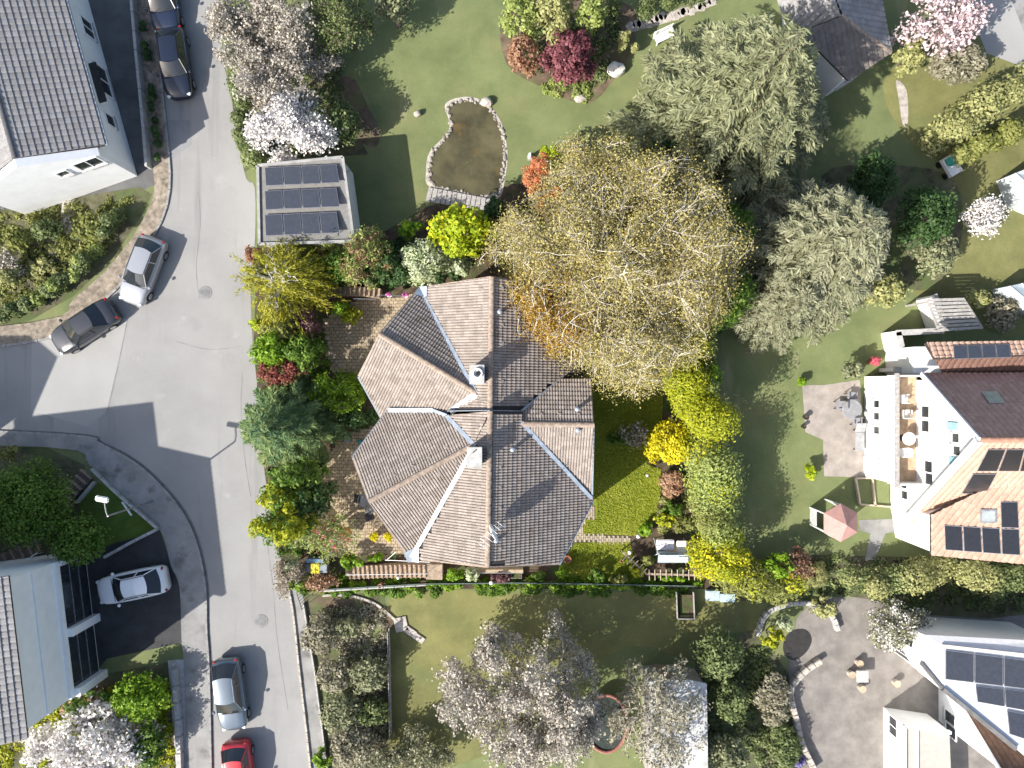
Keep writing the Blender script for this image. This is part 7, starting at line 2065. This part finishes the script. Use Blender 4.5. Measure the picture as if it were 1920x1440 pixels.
# right terrace furniture
c = P(1598, 768, .75); round_table((c.x, c.y, .012), .62, .74, mat("mesh_table", (0.24, 0.24, 0.25), .6), "round grey table on the paved terrace")
for k, (x, y, lb_) in enumerate(((1575, 760, "grey terrace chair left of the round grey table"), (1605, 790, "grey terrace chair below the round grey table"), (1596, 742, "grey terrace chair above the round grey table"))):
    c = P(x, y, .4); chair_simple((c.x, c.y, .012), (0, 1.6, -1.6)[k] + math.pi, mat("mesh_table", (0.24, 0.24, 0.25), .6), lb_, group="terrace chairs")
c = P(1612, 822, .3); r = empty("sun_lounger", (c.x, c.y, .012), "grey sun lounger against the white ground-floor wall", "sun lounger")
MB().box((0, -.2, .3), (.6, 1.2, .08)).build("mattress", mat("grey_fabric", (.3, .3, .3), .9), r, local=True, bevel=.03)
MB().add([(-.3, .4, .3), (.3, .4, .3), (.3, .95, .62), (-.3, .95, .62), (-.3, .4, .24), (.3, .4, .24), (.3, .95, .56), (-.3, .95, .56)], [(0, 1, 2, 3), (7, 6, 5, 4), (0, 4, 5, 1), (1, 5, 6, 2), (2, 6, 7, 3), (3, 7, 4, 0)]).build("backrest", mat("grey_fabric", (.3, .3, .3), .9), r, local=True)
for x in (-.26, .26):
    for y in (-.7, .5): MB().box((x, y, .13), (.05, .05, .26)).build("leg", M_DARKM, r, local=True)
for (x, y, s_, lb_) in ((1512, 782, .16, "dark planter pot on the left edge of the terrace"), (1508, 800, .12, "small black pot at the lower left terrace corner")):
    pot(x, y, s_, .35, M_DARKM, lb_)
flowers(1641, 677, .4, .3, .3, 'rose', "round red potted flower by the white yard wall", "potted_flower", M_TERRA, .4, 300)
# raised beds between terrace and wing
r = empty("raised_bed", P(1640, 920), "grassy raised bed with wooden edging below the terrace", "planter")
for a, b in (((1604, 897), (1612, 945)), ((1612, 945), (1668, 950)), ((1635, 897), (1640, 948)), ((1604, 897), (1668, 895))):
    strip(r, "edging_board", P(*a, .12), P(*b, .12), .10, .24, M_PALEW)
sheet("soil", [(1606, 899), (1666, 897), (1667, 948), (1613, 943)], .06, M_GRASS, parent=r)
# lower right terrace: table, stools, stone wall, round pond
c = P(1617, 1268, .7); r = empty("garden_table", (c.x, c.y, .012), "square pale stone table on the lower right terrace", "table")
MB().box((0, 0, .7), (.75, .75, .07)).build("table_top", M_CONC, r, local=True, bevel=.02)
MB().box((0, 0, .34), (.3, .3, .66)).build("pedestal", M_CONC, r, local=True)
for (x, y, lb_) in ((1612, 1244, "round stone stool above the square terrace table"), (1597, 1265, "round stone stool left of the square terrace table"), (1617, 1292, "round stone stool below the square terrace table"), (1682, 1282, "round tan tub by the wall of the solar-roofed house")):
    c = P(x, y, .4); r = empty("stone_stool", (c.x, c.y, .012), lb_, "stool", "stone stools")
    MB().lathe((0, 0, 0), [(.17, 0), (.2, .2), (.17, .40)], 14).build("base", M_STONE, r, local=True)
    MB().lathe((0, 0, .40), [(.22, 0), (.22, .05)], 16).build("seat", mat("tan_seat", (.42, .33, .23), .8), r, local=True)
r = empty("terrace_wall", P(1480, 1290), "curved pale stone wall along the left side of the lower right terrace", "wall")
blocks("w", r, smoothline([(1535, 1235), (1510, 1250), (1485, 1275), (1478, 1300), (1488, 1340), (1500, 1390), (1525, 1440)], 5), .45, .35, .5, M_STONE, part="wall_stone", jit=.02)
for o in r.children: o.matrix_parent_inverse = WM(r).inverted()
r = empty("terrace_wall", P(1480, 1130), "curved low wall above the round terrace pond", "wall")
blocks("w", r, smoothline([(1418, 1190), (1432, 1150), (1470, 1132), (1520, 1130), (1555, 1150), (1568, 1180)], 5), .4, .28, .4, M_CONC, part="wall_stone", jit=.02)
for o in r.children: o.matrix_parent_inverse = WM(r).inverted()
sheet("pond_water", smoothline([(1470, 1200), (1485, 1182), (1510, 1180), (1522, 1198), (1512, 1222), (1488, 1238), (1470, 1225)], 4, True), .022, mat("dark_pond", (0.04, 0.036, 0.032), .08, spec=.5))
# pale shed, bottom middle
sh = [P(a, b, 2.6) for a, b in ((1216, 1276), (1290, 1274), (1325, 1282), (1328, 1480), (1218, 1480))]
r = empty("garden_shed", P(1270, 1340), "garden shed with a flat pale grey roof at the bottom edge", "shed")
MB().prism([p[:2] for p in sh], 2.45, 2.62).build("roof", mat("pale_felt", (.46, .46, .45), .9, .12, 1.2, patch=((.30, .30, .28), .8, .52, .15)), r)
cs2 = sum(sh, Vector()) / 5
MB().prism([(cs2 + (p - cs2) * .95)[:2] for p in sh], 0, 2.45).build("wall", M_WOODG, r)
MB().box((sh[0].x + 1.2, sh[0].y - .08, 1.0), (.9, .06, 2.0)).build("door", M_WOOD, r)
# trampoline
tc = P(1137, 1357, .8); r = empty("trampoline", (tc.x, tc.y, 0), "round trampoline with red padded rim half hidden by blossom", "trampoline")
ring = [(1.3 * math.cos(2 * math.pi * k / 28), 1.75 * math.sin(2 * math.pi * k / 28), .8) for k in range(29)]
MB().tube(ring, .10, 8, cap=False).build("padded_rim", mat("red_pad", (.30, .13, .10), .8), r, local=True)
MB().prism([(p[0] * .96, p[1] * .96) for p in ring[:-1]], .74, .76).build("jumping_mat", mat("tramp_mat", (.03, .04, .035), .8), r, local=True)
for k in range(6):
    a = 2 * math.pi * k / 6; MB().tube([(1.3 * math.cos(a), 1.75 * math.sin(a), 0), (1.3 * math.cos(a), 1.75 * math.sin(a), .8)], .03, 6).build("leg", M_METAL, r, local=True)
# dark raised bed and tarps at the top of the south garden
r = empty("compost_box", P(1285, 1140), "dark wooden compost box against the lower fence", "compost box")
for k in range(4):
    strip(r, "plank", P(1268, 1110, .15 + .2 * k), P(1270, 1160, .15 + .2 * k), .05, .17, M_WOODG); strip(r, "plank", P(1300, 1110, .15 + .2 * k), P(1302, 1160, .15 + .2 * k), .05, .17, M_WOODG)
    strip(r, "plank", P(1270, 1160, .15 + .2 * k), P(1302, 1160, .15 + .2 * k), .05, .17, M_WOODG)
sheet("compost", [(1271, 1111), (1299, 1111), (1300, 1158), (1272, 1158)], .5, M_SOIL, parent=r)
for (x, y, w_, l_, lb_) in ((1337, 1117, .8, .6, "pale blue water barrel lid beside the compost box"), (1364, 1121, .9, .5, "pale blue crate right of the barrel by the hedge")):
    c = P(x, y, .4); r = empty("water_trough", (c.x, c.y, 0), lb_, "trough")
    MB().box((0, 0, .2), (w_, l_, .4)).build("body", mat("pale_blue_plastic", (.42, .52, .54), .5), r, local=True, bevel=.04)
    MB().box((0, 0, .42), (w_ * 1.04, l_ * 1.04, .05)).build("lid", mat("pale_blue_plastic", (.42, .52, .54), .5), r, local=True, bevel=.02)
# stone slabs by the south lawn and the boundary fence
r = empty("stone_slabs", P(755, 1175), "pale stone slabs stepping onto the south lawn", "slabs")
for (x, y, w_, l_, a) in ((752, 1170, .8, .9, .2), (770, 1184, .7, .45, -.6), (786, 1196, .7, .4, -.6)):
    p = P(x, y); MB().box((p.x, p.y, .05), (w_, l_, .1), a).build("slab", M_PATH, r, bevel=.015)
r = empty("board_fence", P(732, 1270), "low grey board fence between the lower left bed and the south lawn", "fence")
for k in range(26):
    p = P(731 + .15 * k, 1180 + 7.6 * k); MB().box((p.x, p.y, .45), (.04, .22, .9)).build("board", M_WOODG, r)
for z in (.25, .75):
    strip(r, "rail", P(729, 1178, z), P(733, 1374, z), .05, .08, M_WOODG)
# stone arc path behind the lower left bed
blocks("p", sheet("garden_path", smoothline([(598, 1118), (650, 1118), (700, 1135), (742, 1168), (730, 1180), (690, 1155), (640, 1140), (600, 1138)], 4, True), .011, M_EARTH), smoothline([(605, 1116), (655, 1116), (705, 1132), (745, 1165)], 4), .4, .16, .12, M_STONE, part="edging_stone")
